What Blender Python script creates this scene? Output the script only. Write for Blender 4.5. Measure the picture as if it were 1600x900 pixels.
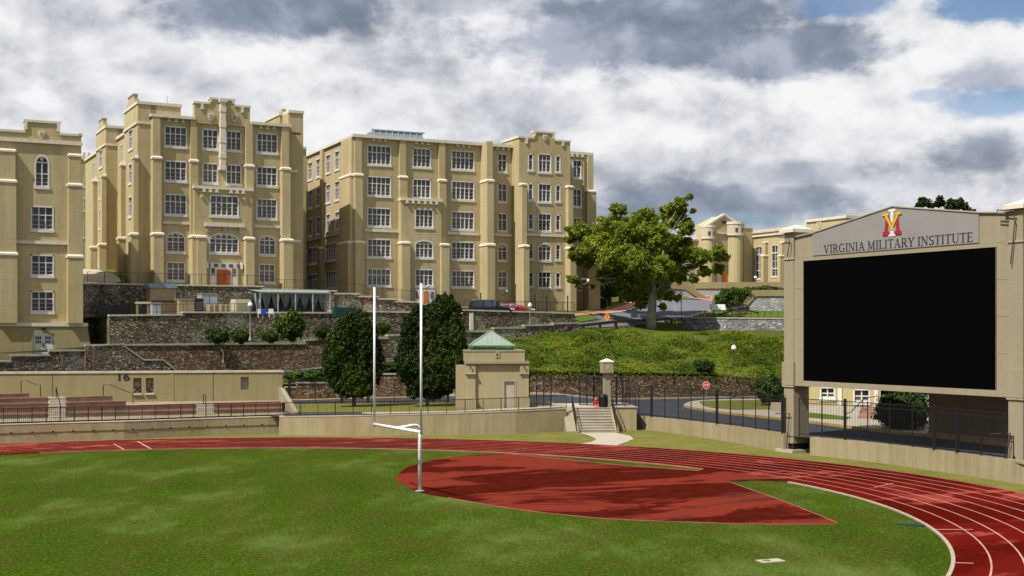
import bpy, bmesh, math, random
import numpy as np
from mathutils import Vector, Matrix
from math import radians as R_, sin, cos, pi, sqrt, atan2
random.seed(7); rng = np.random.default_rng(11)
for o in list(bpy.data.objects): bpy.data.objects.remove(o)
SC = bpy.context.scene; COL = SC.collection
# ---------------------------------------------------------------- camera, light, sky
F, YH, H = 2000.0, 520.0, 7.5            # focal length and horizon in photo pixels, eye height in metres
cam = bpy.data.cameras.new('camera'); co = bpy.data.objects.new('camera', cam); COL.objects.link(co)
co.location = (0, 0, H); co.rotation_euler = (R_(90), 0, 0)
cam.sensor_width = 36; cam.lens = 45; cam.shift_y = (YH-450)/1600; cam.clip_end = 6000; SC.camera = co
SC.view_settings.view_transform = 'Standard'; SC.view_settings.look = 'None'
SC.view_settings.exposure = 0.45; SC.view_settings.gamma = 1
SUN_DIR = Vector((0.52, 0.50, -1)).normalized()
sl = bpy.data.lights.new('sun', 'SUN'); sl.energy = 5.0; sl.angle = R_(0.5); sl.color = (1.0, 0.955, 0.885)
so = bpy.data.objects.new('sun', sl); COL.objects.link(so); so.location = (-40, -40, 90)
so.rotation_euler = SUN_DIR.to_track_quat('-Z', 'Y').to_euler()
SUN_EL = math.asin(-SUN_DIR.z); SUN_AZ = atan2(-SUN_DIR.x, -SUN_DIR.y)

class NT:
    """small helper to wire shader nodes"""
    def __init__(s, tree): s.t = tree; tree.nodes.clear()
    def n(s, typ, ins=None, **kw):
        nd = s.t.nodes.new(typ)
        for k, v in kw.items(): setattr(nd, k, v)
        for k, v in (ins or {}).items():
            sock = nd.inputs[k]
            if isinstance(v, bpy.types.NodeSocket): s.t.links.new(v, sock)
            else: sock.default_value = v
        return nd
    def math(s, op, a, b=0.0, c=None, clamp=False):
        ins = {0: a, 1: b}
        if c is not None: ins[2] = c
        nd = s.n('ShaderNodeMath', ins, operation=op); nd.use_clamp = clamp; return nd.outputs[0]
    def mix(s, f, a, b, blend='MIX'):
        nd = s.n('ShaderNodeMix', None, data_type='RGBA', blend_type=blend)
        for k, v in ((0, f), (6, a), (7, b)):
            if isinstance(v, bpy.types.NodeSocket): s.t.links.new(v, nd.inputs[k])
            else: nd.inputs[k].default_value = (*v, 1) if (k and len(v) == 3) else v
        return nd.outputs[2]
    def ramp(s, f, stops, interp='LINEAR'):
        nd = s.n('ShaderNodeValToRGB', {0: f}); cr = nd.color_ramp; cr.interpolation = interp
        while len(cr.elements) < len(stops): cr.elements.new(0.5)
        for e, (p, c) in zip(cr.elements, stops):
            e.position = p; e.color = (*c, 1) if hasattr(c, '__len__') else (c, c, c, 1)
        return nd.outputs[0]
    def noise(s, vec, scale, detail=4, rough=0.55, out=0, dist=0.0):
        return s.n('ShaderNodeTexNoise', {'Vector': vec, 'Scale': scale, 'Detail': detail, 'Roughness': rough, 'Distortion': dist}).outputs[out]
    def map(s, vec, scale=(1, 1, 1), loc=(0, 0, 0), rot=(0, 0, 0)):
        return s.n('ShaderNodeMapping', {'Vector': vec, 'Scale': scale, 'Location': loc, 'Rotation': rot}).outputs[0]
    def rng(s, v, a, b, c, d, smooth=False):
        nd = s.n('ShaderNodeMapRange', {0: v, 1: a, 2: b, 3: c, 4: d}); nd.clamp = True
        if smooth: nd.interpolation_type = 'SMOOTHSTEP'
        return nd.outputs[0]

# sky: daylight model behind layered clouds, laid out by azimuth and elevation
wd = bpy.data.worlds.new('World'); SC.world = wd; wd.use_nodes = True
w = NT(wd.node_tree)
tc = w.n('ShaderNodeTexCoord').outputs['Generated']
sp = w.n('ShaderNodeSeparateXYZ', {0: tc})
azm = w.math('MULTIPLY', w.math('ARCTAN2', sp.outputs[0], sp.outputs[1]), 2000.0)
elv = w.math('MULTIPLY', w.math('ARCSINE', sp.outputs[2]), 2000.0)
dirv = w.map(tc, (1, 1, 1.35))
n1 = w.noise(dirv, 4.2, 9, 0.52, dist=0.2)
n2 = w.noise(w.map(dirv, (1, 1, 1), (3.1, 1.7, 0.4)), 11.0, 9, 0.56, dist=0.2)
n3 = w.noise(w.map(dirv, (1, 1, 1.4), (9.1, 4.7, 2.4)), 38.0, 7, 0.6)
n1b = w.noise(w.map(dirv, (1, 1, 1), (-0.012, 0.0, -0.03)), 4.2, 9, 0.52, dist=0.2)
n2b = w.noise(w.map(dirv, (1, 1, 1), (3.1-0.008, 1.7, 0.4-0.018)), 11.0, 9, 0.56, dist=0.2)
wob = w.math('ADD', w.math('MULTIPLY', w.math('SUBTRACT', n1, 0.5), 0.55), w.math('MULTIPLY', w.math('SUBTRACT', n2, 0.5), 0.95))
wob = w.math('ADD', wob, w.math('MULTIPLY', w.math('SUBTRACT', n3, 0.5), 0.9))
def blob(px, py, rx, ry, amp=1.0, soft=0.55):
    a = w.math('DIVIDE', w.math('SUBTRACT', azm, math.atan((px-800)/2000)*2000), rx)
    e = w.math('DIVIDE', w.math('SUBTRACT', elv, math.atan((YH-py)/2000*cos(math.atan((px-800)/2000)))*2000), ry)
    d = w.math('SQRT', w.math('ADD', w.math('MULTIPLY', a, a), w.math('MULTIPLY', e, e)))
    d = w.math('ADD', d, wob)
    return w.rng(d, 1.0+soft*0.35, 1.0-soft, 0.0, amp, True)
def union(lst):
    r = lst[0]
    for b in lst[1:]: r = w.math('MAXIMUM', r, b)
    return r
dark = union([blob(410, 14, 205, 62, 1.0, .45), blob(720, 0, 120, 30, .6), blob(975, 48, 290, 78, 1.0, .45), blob(1240, 84, 185, 48, 1.0, .4),
              blob(660, 112, 120, 28, .42), blob(1110, 322, 300, 42, .8), blob(1230, 272, 170, 26, .5), blob(1000, 262, 120, 40, .2),
              blob(1530, 240, 80, 36, .75), blob(1550, 122, 80, 34, .85), blob(90, 20, 90, 26, .12),
              blob(850, 170, 120, 36, .2), blob(1240, 300, 400, 40, .3)])
far = w.rng(w.noise(dirv, 2.6, 8, 0.6, dist=0.3), 0.47, 0.62, 0.0, 1.0, True)         # cloud bodies beyond the frame
inframe = w.math('MULTIPLY', w.rng(w.math('ABSOLUTE', azm), 800, 1150, 1.0, 0.0, True), w.rng(elv, 540, 800, 1.0, 0.0, True))
dark = w.mix(inframe, w.n('ShaderNodeCombineXYZ', {0: far, 1: far, 2: far}).outputs[0], w.n('ShaderNodeCombineXYZ', {0: dark, 1: dark, 2: dark}).outputs[0])
blue_in = union([blob(1560, -5, 120, 48, 1.0, .3), blob(1335, 0, 90, 30, .9, .5), blob(1555, 160, 85, 26, .85, .5), blob(1460, 150, 50, 12, .5, .5), blob(1130, 345, 120, 14, .35, .6)])
blue_out = w.rng(w.noise(w.map(dirv, (1, 1, 1), (5, 2, 8)), 2.3, 7, 0.6), 0.56, 0.63, 0.0, 1.0, True)
blue = w.math('ADD', w.math('MULTIPLY', blue_in, inframe), w.math('MULTIPLY', blue_out, w.math('SUBTRACT', 1.0, inframe)), clamp=True)
rel = w.math('ADD', w.math('MULTIPLY', w.math('SUBTRACT', n1, n1b), 3.6), w.math('MULTIPLY', w.math('SUBTRACT', n2, n2b), 4.6))
body = w.math('ADD', w.math('MULTIPLY', w.math('SUBTRACT', n1, 0.5), 0.7), w.math('ADD', w.math('MULTIPLY', w.math('SUBTRACT', n2, 0.5), 1.0), w.math('MULTIPLY', w.math('SUBTRACT', n3, 0.5), 0.6)))
lum = w.math('ADD', w.math('MULTIPLY', w.math('ADD', rel, body), 0.62), 0.60, clamp=True)
white = w.ramp(lum, [(0.10, (0.50, 0.53, 0.59)), (0.42, (0.70, 0.72, 0.76)), (0.70, (0.86, 0.87, 0.89)), (1.0, (0.97, 0.97, 0.98))])
grey = w.ramp(lum, [(0.15, (0.20, 0.24, 0.32)), (0.55, (0.28, 0.325, 0.42)), (1.0, (0.46, 0.50, 0.60))])
cloud = w.mix(w.rng(dark, 0.0, 0.92, 0.0, 1.0), white, grey)
sky = w.n('ShaderNodeTexSky', sky_type='NISHITA'); sky.sun_disc = False
sky.sun_elevation = SUN_EL; sky.sun_rotation = SUN_AZ; sky.dust_density = 0.1; sky.ozone_density = 4.0; sky.air_density = 0.9; sky.altitude = 300
bg1 = w.n('ShaderNodeBackground', {0: sky.outputs[0], 1: 0.075})
bg2 = w.n('ShaderNodeBackground', {0: cloud, 1: 0.70})
ms = w.n('ShaderNodeMixShader', {0: w.math('MULTIPLY', blue, 0.93), 1: bg2.outputs[0], 2: bg1.outputs[0]})
w.n('ShaderNodeOutputWorld', {0: ms.outputs[0]})

# ---------------------------------------------------------------- photo geometry helpers
def W(px, py, Y): return Vector(((px-800)/F*Y, Y, H-(py-YH)/F*Y))
def G(px, py, z=0.0): return W(px, py, (H-z)*F/(py-YH))
def Zf(py, Y): return H-(py-YH)/F*Y
class Fr:
    """a standing frame: local x along a facade, local y into it, local z up (absolute height)"""
    def __init__(s, P, deg):
        s.O = Vector((P[0], P[1], 0)); s.a = R_(deg)
        s.u = Vector((cos(s.a), sin(s.a), 0)); s.v = Vector((-sin(s.a), cos(s.a), 0))
    def hit(s, px, py=YH, y=0.0):
        d = Vector(((px-800)/F, 1, -(py-YH)/F)); C = Vector((0, 0, H)); t = (y-(C-s.O).dot(s.v))/d.dot(s.v)
        P = C+d*t; q = P-s.O; return q.dot(s.u), P.z
    def x(s, px, y=0.0): return s.hit(px, YH, y)[0]
    def z(s, px, py, y=0.0): return s.hit(px, py, y)[1]
    def hitx(s, px, py=YH, x=0.0):
        d = Vector(((px-800)/F, 1, -(py-YH)/F)); C = Vector((0, 0, H)); t = (x-(C-s.O).dot(s.u))/d.dot(s.u)
        P = C+d*t; return (P-s.O).dot(s.v), P.z
    def w(s, x, y, z=0.0): return s.O+s.u*x+s.v*y+Vector((0, 0, z))
class MB:
    def __init__(s): s.v = []; s.f = []
    def quad(s, *P):
        n = len(s.v); s.v += [tuple(p) for p in P]; s.f.append(tuple(range(n, n+len(P)))); return s
    def box(s, x0, x1, y0, y1, z0, z1):
        n = len(s.v)
        s.v += [(x0,y0,z0),(x1,y0,z0),(x1,y1,z0),(x0,y1,z0),(x0,y0,z1),(x1,y0,z1),(x1,y1,z1),(x0,y1,z1)]
        s.f += [tuple(n+i for i in q) for q in ((0,3,2,1),(4,5,6,7),(0,1,5,4),(1,2,6,5),(2,3,7,6),(3,0,4,7))]; return s
    def prism(s, pts, a, b, m=None):
        """extrude polygon pts (2D) from a to b; m maps (p, q, c) to a point"""
        m = m or (lambda p, q, c: (p, q, c)); n = len(s.v); k = len(pts)
        s.v += [tuple(m(p, q, a)) for p, q in pts]+[tuple(m(p, q, b)) for p, q in pts]
        s.f.append(tuple(range(n+k-1, n-1, -1))); s.f.append(tuple(range(n+k, n+2*k)))
        for i in range(k): j = (i+1) % k; s.f.append((n+i, n+j, n+k+j, n+k+i))
        return s
    def tube(s, pts, rad, k=8, cap=True):
        pts = [Vector(p) for p in pts]; rad = rad if hasattr(rad, '__len__') else [rad]*len(pts); n = len(s.v)
        for i, p in enumerate(pts):
            d = (pts[min(i+1, len(pts)-1)]-pts[max(i-1, 0)]).normalized()
            a = d.cross(Vector((0, 0, 1)) if abs(d.z) < 0.9 else Vector((1, 0, 0))).normalized(); b = d.cross(a)
            for j in range(k):
                t = 2*pi*j/k; s.v.append(tuple(p+(a*cos(t)+b*sin(t))*rad[i]))
        for i in range(len(pts)-1):
            for j in range(k):
                q = (j+1) % k; s.f.append((n+i*k+j, n+i*k+q, n+(i+1)*k+q, n+(i+1)*k+j))
        if cap: s.f.append(tuple(range(n+k-1, n-1, -1))); m = n+(len(pts)-1)*k; s.f.append(tuple(range(m, m+k)))
        return s
    def lathe(s, prof, c=(0, 0, 0), k=12):
        n = len(s.v)
        for r, z in prof:
            for j in range(k): t = 2*pi*j/k; s.v.append((c[0]+r*cos(t), c[1]+r*sin(t), c[2]+z))
        for i in range(len(prof)-1):
            for j in range(k): q = (j+1) % k; s.f.append((n+i*k+j, n+i*k+q, n+(i+1)*k+q, n+(i+1)*k+j))
        s.f.append(tuple(range(n+k-1, n-1, -1))); m = n+(len(prof)-1)*k; s.f.append(tuple(range(m, m+k))); return s
    def bar(s, a, b, wd, ht=None):
        a = Vector(a); b = Vector(b); d = (b-a).normalized(); ht = ht or wd
        p = d.cross(Vector((0, 0, 1)) if abs(d.z) < 0.95 else Vector((1, 0, 0))).normalized(); q = d.cross(p)
        n = len(s.v)
        for e in (a, b):
            for i, j in ((-1,-1),(1,-1),(1,1),(-1,1)): s.v.append(tuple(e+p*(i*wd/2)+q*(j*ht/2)))
        s.f += [tuple(n+i for i in r) for r in ((0,3,2,1),(4,5,6,7),(0,1,5,4),(1,2,6,5),(2,3,7,6),(3,0,4,7))]; return s
    def mesh(s, name, mat, smooth=False):
        me = bpy.data.meshes.new(name); me.from_pydata(s.v, [], s.f)
        if mat: me.materials.append(mat)
        if smooth: me.polygons.foreach_set('use_smooth', [True]*len(me.polygons))
        me.update(); return me
    def build(s, name, mat, parent=None, loc=None, rz=0.0, smooth=False):
        return link(name, s.mesh(name, mat, smooth), parent, loc, rz)
def link(name, me, parent=None, loc=None, rz=0.0):
    o = bpy.data.objects.new(name, me); COL.objects.link(o); o.parent = parent
    if loc is not None: o.location = loc
    o.rotation_euler.z = rz; return o
def tag(o, label=None, cat=None, group=None, kind=None):
    if label: o['label'] = label
    if cat: o['category'] = cat
    if group: o['group'] = group
    if kind: o['kind'] = kind
    return o
def thing(name, label, cat, loc=(0, 0, 0), rz=0.0, group=None):
    o = bpy.data.objects.new(name, None); COL.objects.link(o); o.location = loc; o.rotation_euler.z = rz
    o.empty_display_size = 0.3; return tag(o, label, cat, group)
KIDS = {}
def copy_tree(o, loc, rz, label, group=None):
    kids = {}
    for q in bpy.data.objects:
        if q.parent: kids.setdefault(q.parent.name, []).append(q)
    def rec(a, par):
        c = a.copy(); COL.objects.link(c); c.parent = par
        for k in kids.get(a.name, []): rec(k, c)
        return c
    c = rec(o, None); c.location = loc; c.rotation_euler.z = rz; c['label'] = label
    if group: c['group'] = group
    return c
def sheet(name, pts, mat, parent=None, kind='structure', thick=0.0):
    m = MB()
    if thick:
        n = len(pts); m.v += [tuple(p) for p in pts]+[(p[0], p[1], p[2]-thick) for p in pts]
        m.f.append(tuple(range(n)))
        for i in range(n): j = (i+1) % n; m.f.append((i, j, n+j, n+i))
    else: m.quad(*pts)
    o = m.build(name, mat, parent)
    if kind and not parent: o['kind'] = kind
    return o
def dense(pts, step):
    out = []
    for a, b in zip(pts, pts[1:]+pts[:1]):
        n = max(1, int((b-a).length/step)); out += [a.lerp(b, i/n) for i in range(n)]
    return out
def spline(pts, n=8):
    """smooth a closed or open pixel outline (Catmull-Rom, open)"""
    P = [pts[0]]+list(pts)+[pts[-1]]; out = []
    for i in range(1, len(P)-2):
        for k in range(n):
            t = k/n; a, b, c, d = P[i-1], P[i], P[i+1], P[i+2]
            out.append(tuple(0.5*((2*b[j])+(-a[j]+c[j])*t+(2*a[j]-5*b[j]+4*c[j]-d[j])*t*t+(-a[j]+3*b[j]-3*c[j]+d[j])*t**3) for j in (0, 1)))
    return out+[tuple(pts[-1])]

# ---------------------------------------------------------------- materials
def newmat(name):
    m = bpy.data.materials.new(name); m.use_nodes = True; t = NT(m.node_tree)
    return m, t
def finish(t, col, rough=0.8, bump=None, bs=0.3, bd=0.05, spec=0.3, metal=0.0, extra=None):
    ins = {'Base Color': col if isinstance(col, bpy.types.NodeSocket) else (*col, 1), 'Roughness': rough, 'Specular IOR Level': spec, 'Metallic': metal}
    ins.update(extra or {})
    b = t.n('ShaderNodeBsdfPrincipled', ins)
    if bump is not None:
        bn = t.n('ShaderNodeBump', {'Height': bump, 'Strength': bs, 'Distance': bd}); t.t.links.new(bn.outputs[0], b.inputs['Normal'])
    t.n('ShaderNodeOutputMaterial', {0: b.outputs[0]}); return b
def pos(t): return t.n('ShaderNodeNewGeometry').outputs['Position']
def flat(name, col, rough=0.6, var=0.15, scale=1.5, spec=0.3, metal=0.0, bump=0.0, coat=0.0):
    col = tuple(x*0.86 for x in col)
    m, t = newmat(name); p = pos(t); n = t.noise(p, scale, 6, 0.6)
    c = t.mix(t.rng(n, 0.3, 0.7, 0, 1), tuple(x*(1-var) for x in col), tuple(min(1, x*(1+var)) for x in col))
    finish(t, c, rough, t.noise(p, scale*12, 4) if bump else None, bump, 0.02, spec, metal, {'Coat Weight': coat} if coat else None); return m
K_ALB = {'pale_stucco': 0.64, 'tan_wall': 0.86, 'board_wall': 0.68, 'pillar_finish': 0.53, 'cream_wall': 0.8, 'brown_wall': 0.7}
def stucco(name, col, streak=0.18, course=0.0, tint=(1.0, 0.95, 0.85)):
    col = tuple(x*K_ALB.get(name, 1.07) for x in col)
    m, t = newmat(name); p = pos(t)
    big = t.noise(p, 0.14, 4, 0.6); st = t.noise(t.map(p, (1.6, 1.6, 0.12)), 1.1, 5, 0.65); fine = t.noise(p, 7.0, 4, 0.6); mid = t.noise(p, 0.9, 5, 0.6)
    a = tuple(x*(1-streak) for x in col); b = tuple(x*(1+streak*0.6) for x in col); d = tuple(x*(1-streak*1.3)*k for x, k in zip(col, tint))
    c = t.mix(t.rng(st, 0.35, 0.65, 0, 1), a, b); c = t.mix(t.rng(big, 0.45, 0.68, 0, 0.7), c, d)
    c = t.mix(t.rng(mid, 0.4, 0.75, 0, 0.35), c, b); dr = t.noise(t.map(p, (2.6, 2.6, 0.05), (4, 1, 2)), 1.0, 6, 0.7); c = t.mix(t.rng(dr, 0.56, 0.72, 0, 0.34), c, tuple(x*0.55 for x in col)); c = t.mix(t.rng(fine, 0.3, 0.8, 0, 0.16), c, tuple(x*0.6 for x in col))
    bump = fine
    if course:
        sp_ = t.n('ShaderNodeSeparateXYZ', {0: p}); f = t.math('FRACT', t.math('DIVIDE', sp_.outputs[2], course))
        ln = t.rng(t.math('ABSOLUTE', t.math('SUBTRACT', f, 0.5)), 0.44, 0.5, 0, 1)
        c = t.mix(t.math('MULTIPLY', ln, 0.09), c, tuple(x*0.5 for x in col)); bump = t.math('SUBTRACT', fine, t.math('MULTIPLY', ln, 0.5))
    finish(t, c, 0.88, bump, 0.35, 0.03, 0.06); return m
def rubble(name, cols, mortar, sx=2.3, sz=4.2, dirt=0.35):
    m, t = newmat(name); p = pos(t)
    q = t.n('ShaderNodeVectorMath', {0: p, 1: t.n('ShaderNodeVectorMath', {0: t.noise(p, 3.0, 3, out=1), 1: (0.12, 0.12, 0.12)}, operation='MULTIPLY').outputs[0]}, operation='ADD').outputs[0]
    q = t.map(q, (sx, sx, sz))
    v = t.n('ShaderNodeTexVoronoi', {'Vector': q, 'Scale': 1.0, 'Randomness': 1.0}); e = t.n('ShaderNodeTexVoronoi', {'Vector': q, 'Scale': 1.0, 'Randomness': 1.0}, feature='DISTANCE_TO_EDGE')
    sc = t.n('ShaderNodeSeparateColor', {0: v.outputs['Color']})
    n = len(cols); c = t.ramp(sc.outputs[0], [(i/n, k) for i, k in enumerate(cols)], 'CONSTANT')
    c = t.mix(t.rng(sc.outputs[1], 0, 1, 0.0, 0.55), c, tuple(x*0.35 for x in cols[0]))
    c = t.mix(t.rng(t.noise(p, 9, 4), 0.35, 0.7, 0, 0.4), c, tuple(x*0.5 for x in mortar))
    c = t.mix(t.rng(t.noise(t.map(p, (1, 1, 0.4)), 0.22, 5, 0.6), 0.42, 0.62, 0, dirt), c, (0.035, 0.028, 0.022))
    c = t.mix(t.rng(t.noise(t.map(p, (1, 1, 1), (3, 8, 1)), 0.30, 5, 0.65), 0.50, 0.66, 0, 0.5), c, tuple(min(.6, x*1.15) for x in cols[3]))
    ed = t.rng(e.outputs['Distance'], 0.02, 0.09, 0, 1)
    c = t.mix(ed, mortar, c)
    finish(t, c, 0.92, t.math('ADD', ed, t.math('MULTIPLY', t.noise(p, 12, 3), 0.3)), 1.0, 0.09, 0.04); return m
def ground_mat(name, cols, s1, s2, bs=0.5, bd=0.04, fine=40.0, stretch=None):
    cols = [tuple(x*0.78 for x in c) for c in cols]
    m, t = newmat(name); p = pos(t)
    if stretch: p = t.map(p, stretch, rot=(0, 0, R_(-28)))
    a = t.noise(p, s1, 8, 0.72); b = t.noise(p, s2, 6, 0.65); f = t.noise(p, fine, 3, 0.6)
    c = t.ramp(a, [(0.34, cols[0]), (0.5, cols[1]), (0.64, cols[2])])
    c = t.mix(t.rng(b, 0.42, 0.62, 0, 0.65), c, cols[3] if len(cols) > 3 else cols[0])
    c = t.mix(t.rng(f, 0.38, 0.62, 0, 0.8), c, tuple(x*0.42 for x in cols[1])); c = t.mix(t.rng(t.noise(p, fine*0.28, 5, 0.7), 0.48, 0.72, 0, 0.38), c, tuple(min(1, x*1.35) for x in cols[2]))
    finish(t, c, 0.95, f, bs, bd, 0.0); return m
M = {}
M['stucco'] = stucco('barracks_stucco', (0.400, 0.330, 0.186), 0.16, 0.62)
M['stucco_low'] = stucco('pale_stucco', (0.40, 0.33, 0.172), 0.10)
M['hall'] = stucco('hall_stucco', (0.40, 0.335, 0.185), 0.08)
M['kiosk'] = stucco('kiosk_stucco', (0.30, 0.252, 0.142), 0.12)
M['van_paint'] = flat('dark_navy_paint', (0.004, 0.006, 0.018), 0.25, 0.1, 1, 0.3)
M['hall_pale'] = stucco('hall_limestone', (0.46, 0.39, 0.31), 0.08)
M['concrete_tan'] = stucco('tan_wall', (0.40, 0.325, 0.19), 0.2)
M['concrete_board'] = stucco('board_wall', (0.42, 0.345, 0.205), 0.2)
M['pillar'] = stucco('pillar_finish', (0.50, 0.43, 0.29), 0.07, 0.0, (1, 1, 1))
M['panel'] = flat('gable_panel', (0.255, 0.24, 0.225), 0.5, 0.06, 0.6)
M['trim'] = flat('stone_trim', (0.66, 0.59, 0.47), 0.75, 0.12, 2.0, bump=0.2)
M['coping'] = flat('coping_stone', (0.50, 0.44, 0.34), 0.8, 0.2, 1.2, bump=0.3)
M['dull_cap'] = flat('weathered_cap', (0.36, 0.32, 0.25), 0.85, 0.25, 1.2, bump=0.3)
M['white'] = flat('white_paint', (0.66, 0.63, 0.58), 0.45, 0.06, 2.0)
M['gloss_white'] = flat('goal_paint', (0.80, 0.80, 0.79), 0.3, 0.04, 2.0, 0.5)
M['black'] = flat('black_metal', (0.012, 0.012, 0.013), 0.45, 0.2, 3, 0.4)
M['dark'] = flat('dark_soil', (0.03, 0.026, 0.022), 0.9, 0.3, 2)
M['wood_red'] = flat('stained_door', (0.42, 0.10, 0.02), 0.5, 0.25, 2.5)
M['wood_orange'] = flat('orange_door', (0.62, 0.20, 0.03), 0.5, 0.2, 2.5)
M['copper'] = flat('copper_roof', (0.235, 0.29, 0.24), 0.55, 0.1, 1.2)
M['copper_dark'] = flat('copper_edge', (0.08, 0.20, 0.16), 0.5, 0.1, 1.2)
M['blue_steel'] = flat('blue_steel', (0.20, 0.27, 0.34), 0.45, 0.15, 1.5)
M['pale_blue'] = flat('pale_blue_metal', (0.33, 0.38, 0.41), 0.5, 0.15, 2)
M['tan_metal'] = flat('tan_metal', (0.36, 0.27, 0.15), 0.6, 0.15, 1.5)
M['cream_metal'] = flat('cream_metal', (0.58, 0.50, 0.33), 0.5, 0.1, 1.5)
M['grey_metal'] = flat('grey_metal', (0.30, 0.31, 0.32), 0.45, 0.12, 2)
M['timber'] = flat('brown_timber', (0.10, 0.055, 0.042), 0.8, 0.3, 3, bump=0.4)
M['wet_white'] = flat('cloth', (0.23, 0.27, 0.245), 0.8, 0.15, 2.5)
M['teal'] = flat('teal_plastic', (0.008, 0.045, 0.042), 0.4, 0.2, 2)
M['orange'] = flat('orange_vinyl', (0.62, 0.10, 0.03), 0.5, 0.12, 2)
M['red_paint'] = flat('red_paint', (0.62, 0.02, 0.025), 0.35, 0.1, 2, 0.5)
M['sign_yellow'] = flat('sign_orange', (0.85, 0.30, 0.02), 0.45, 0.08, 3)
M['sign_red'] = flat('sign_red', (0.60, 0.03, 0.04), 0.4, 0.05, 3)
M['logo_yellow'] = flat('logo_yellow', (0.62, 0.39, 0.03), 0.45, 0.03, 3)
M['logo_red'] = flat('logo_red', (0.36, 0.012, 0.03), 0.45, 0.05, 3)
M['car_blue'] = flat('dark_blue_car_paint', (0.008, 0.014, 0.045), 0.2, 0.1, 1, 0.5, coat=1.0)
M['car_grey'] = flat('slate_car_paint', (0.03, 0.04, 0.07), 0.2, 0.1, 1, 0.5, coat=1.0)
M['car_red'] = flat('dark_red_car_paint', (0.22, 0.008, 0.012), 0.2, 0.1, 1, 0.5, coat=1.0)
M['tyre'] = flat('tyre_rubber', (0.012, 0.012, 0.012), 0.9, 0.1, 3)
M['path'] = flat('pale_concrete', (0.40, 0.35, 0.265), 0.85, 0.12, 1.0, bump=0.3)
M['kerb'] = flat('kerb_concrete', (0.36, 0.30, 0.22), 0.85, 0.15, 1.5, bump=0.3)
M['kerb_yellow'] = flat('yellow_dirt', (0.42, 0.27, 0.09), 0.9, 0.35, 1.5, bump=0.3)
M['line'] = flat('lane_paint', (0.50, 0.27, 0.21), 0.6, 0.25, 0.8)
M['bench_red'] = flat('faded_red_seat', (0.31, 0.115, 0.09), 0.75, 0.3, 0.7, bump=0.2)
M['bench_conc'] = flat('seat_concrete', (0.27, 0.215, 0.14), 0.9, 0.25, 1.2, bump=0.3)
M['rock_brown'] = rubble('brown_fieldstone', [(0.26,0.205,0.13),(0.42,0.36,0.25),(0.11,0.085,0.055),(0.60,0.54,0.42),(0.20,0.185,0.16),(0.32,0.24,0.14)], (0.045,0.036,0.025), 4.4, 8.0, 0.40)
M['rock_warm'] = rubble('warm_fieldstone', [(0.34,0.22,0.12),(0.24,0.15,0.08),(0.46,0.36,0.24),(0.15,0.10,0.06),(0.52,0.44,0.32),(0.30,0.17,0.08)], (0.08,0.055,0.035), 4.2, 7.6, 0.2)
M['rock_grey'] = rubble('grey_limestone', [(0.30,0.30,0.32),(0.42,0.42,0.43),(0.16,0.16,0.18),(0.52,0.50,0.48),(0.24,0.24,0.27),(0.36,0.34,0.33)], (0.16,0.15,0.14), 1.9, 4.6, 0.45)
M['rock_pale'] = rubble('pale_limestone', [(0.42,0.40,0.40),(0.52,0.50,0.49),(0.34,0.33,0.35),(0.58,0.56,0.53)], (0.38,0.36,0.34), 1.6, 3.2, 0.15)
M['turf'] = ground_mat('field_turf', [(0.022,0.062,0.002),(0.056,0.102,0.005),(0.165,0.225,0.055),(0.085,0.070,0.015)], 0.13, 0.55, 1.0, 0.05, 30.0, (1, 0.45, 1))
M['lawn'] = ground_mat('dry_lawn', [(0.10,0.15,0.015),(0.19,0.20,0.04),(0.30,0.25,0.08),(0.24,0.20,0.07)], 0.35, 1.1, 0.6, 0.05, 22.0)
M['lawn_green'] = ground_mat('green_lawn', [(0.07,0.13,0.015),(0.12,0.19,0.03),(0.20,0.24,0.06),(0.09,0.13,0.02)], 0.3, 1.1, 0.6, 0.05, 22.0)
M['hill'] = ground_mat('hill_soil', [(0.06,0.09,0.015),(0.10,0.13,0.025),(0.17,0.16,0.05),(0.07,0.09,0.02)], 0.25, 0.9, 0.7, 0.08, 14.0)
M['asphalt'] = ground_mat('asphalt', [(0.060,0.066,0.080),(0.078,0.084,0.10),(0.10,0.106,0.12),(0.05,0.055,0.068)], 0.08, 0.4, 0.3, 0.01, 30.0)
M['asphalt_pale'] = ground_mat('worn_asphalt', [(0.16,0.17,0.20),(0.20,0.21,0.24),(0.24,0.25,0.27),(0.17,0.18,0.21)], 0.1, 0.4, 0.3, 0.01, 30.0)
def brick_mat():
    m, t = newmat('brick_paving'); p = t.map(pos(t), (1, 1, 1), rot=(0, 0, R_(30)))
    b = t.n('ShaderNodeTexBrick', {'Vector': p, 'Scale': 2.5, 'Color1': (0.42,0.13,0.075,1), 'Color2': (0.30,0.09,0.05,1), 'Mortar': (0.30,0.22,0.17,1), 'Mortar Size': 0.02})
    c = t.mix(t.rng(t.noise(pos(t), 0.8, 4), 0.3, 0.7, 0, 0.4), b.outputs[0], (0.50, 0.22, 0.15)); finish(t, c, 0.85, b.outputs[1], 0.3, 0.02); return m
M['brick'] = brick_mat()
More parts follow.
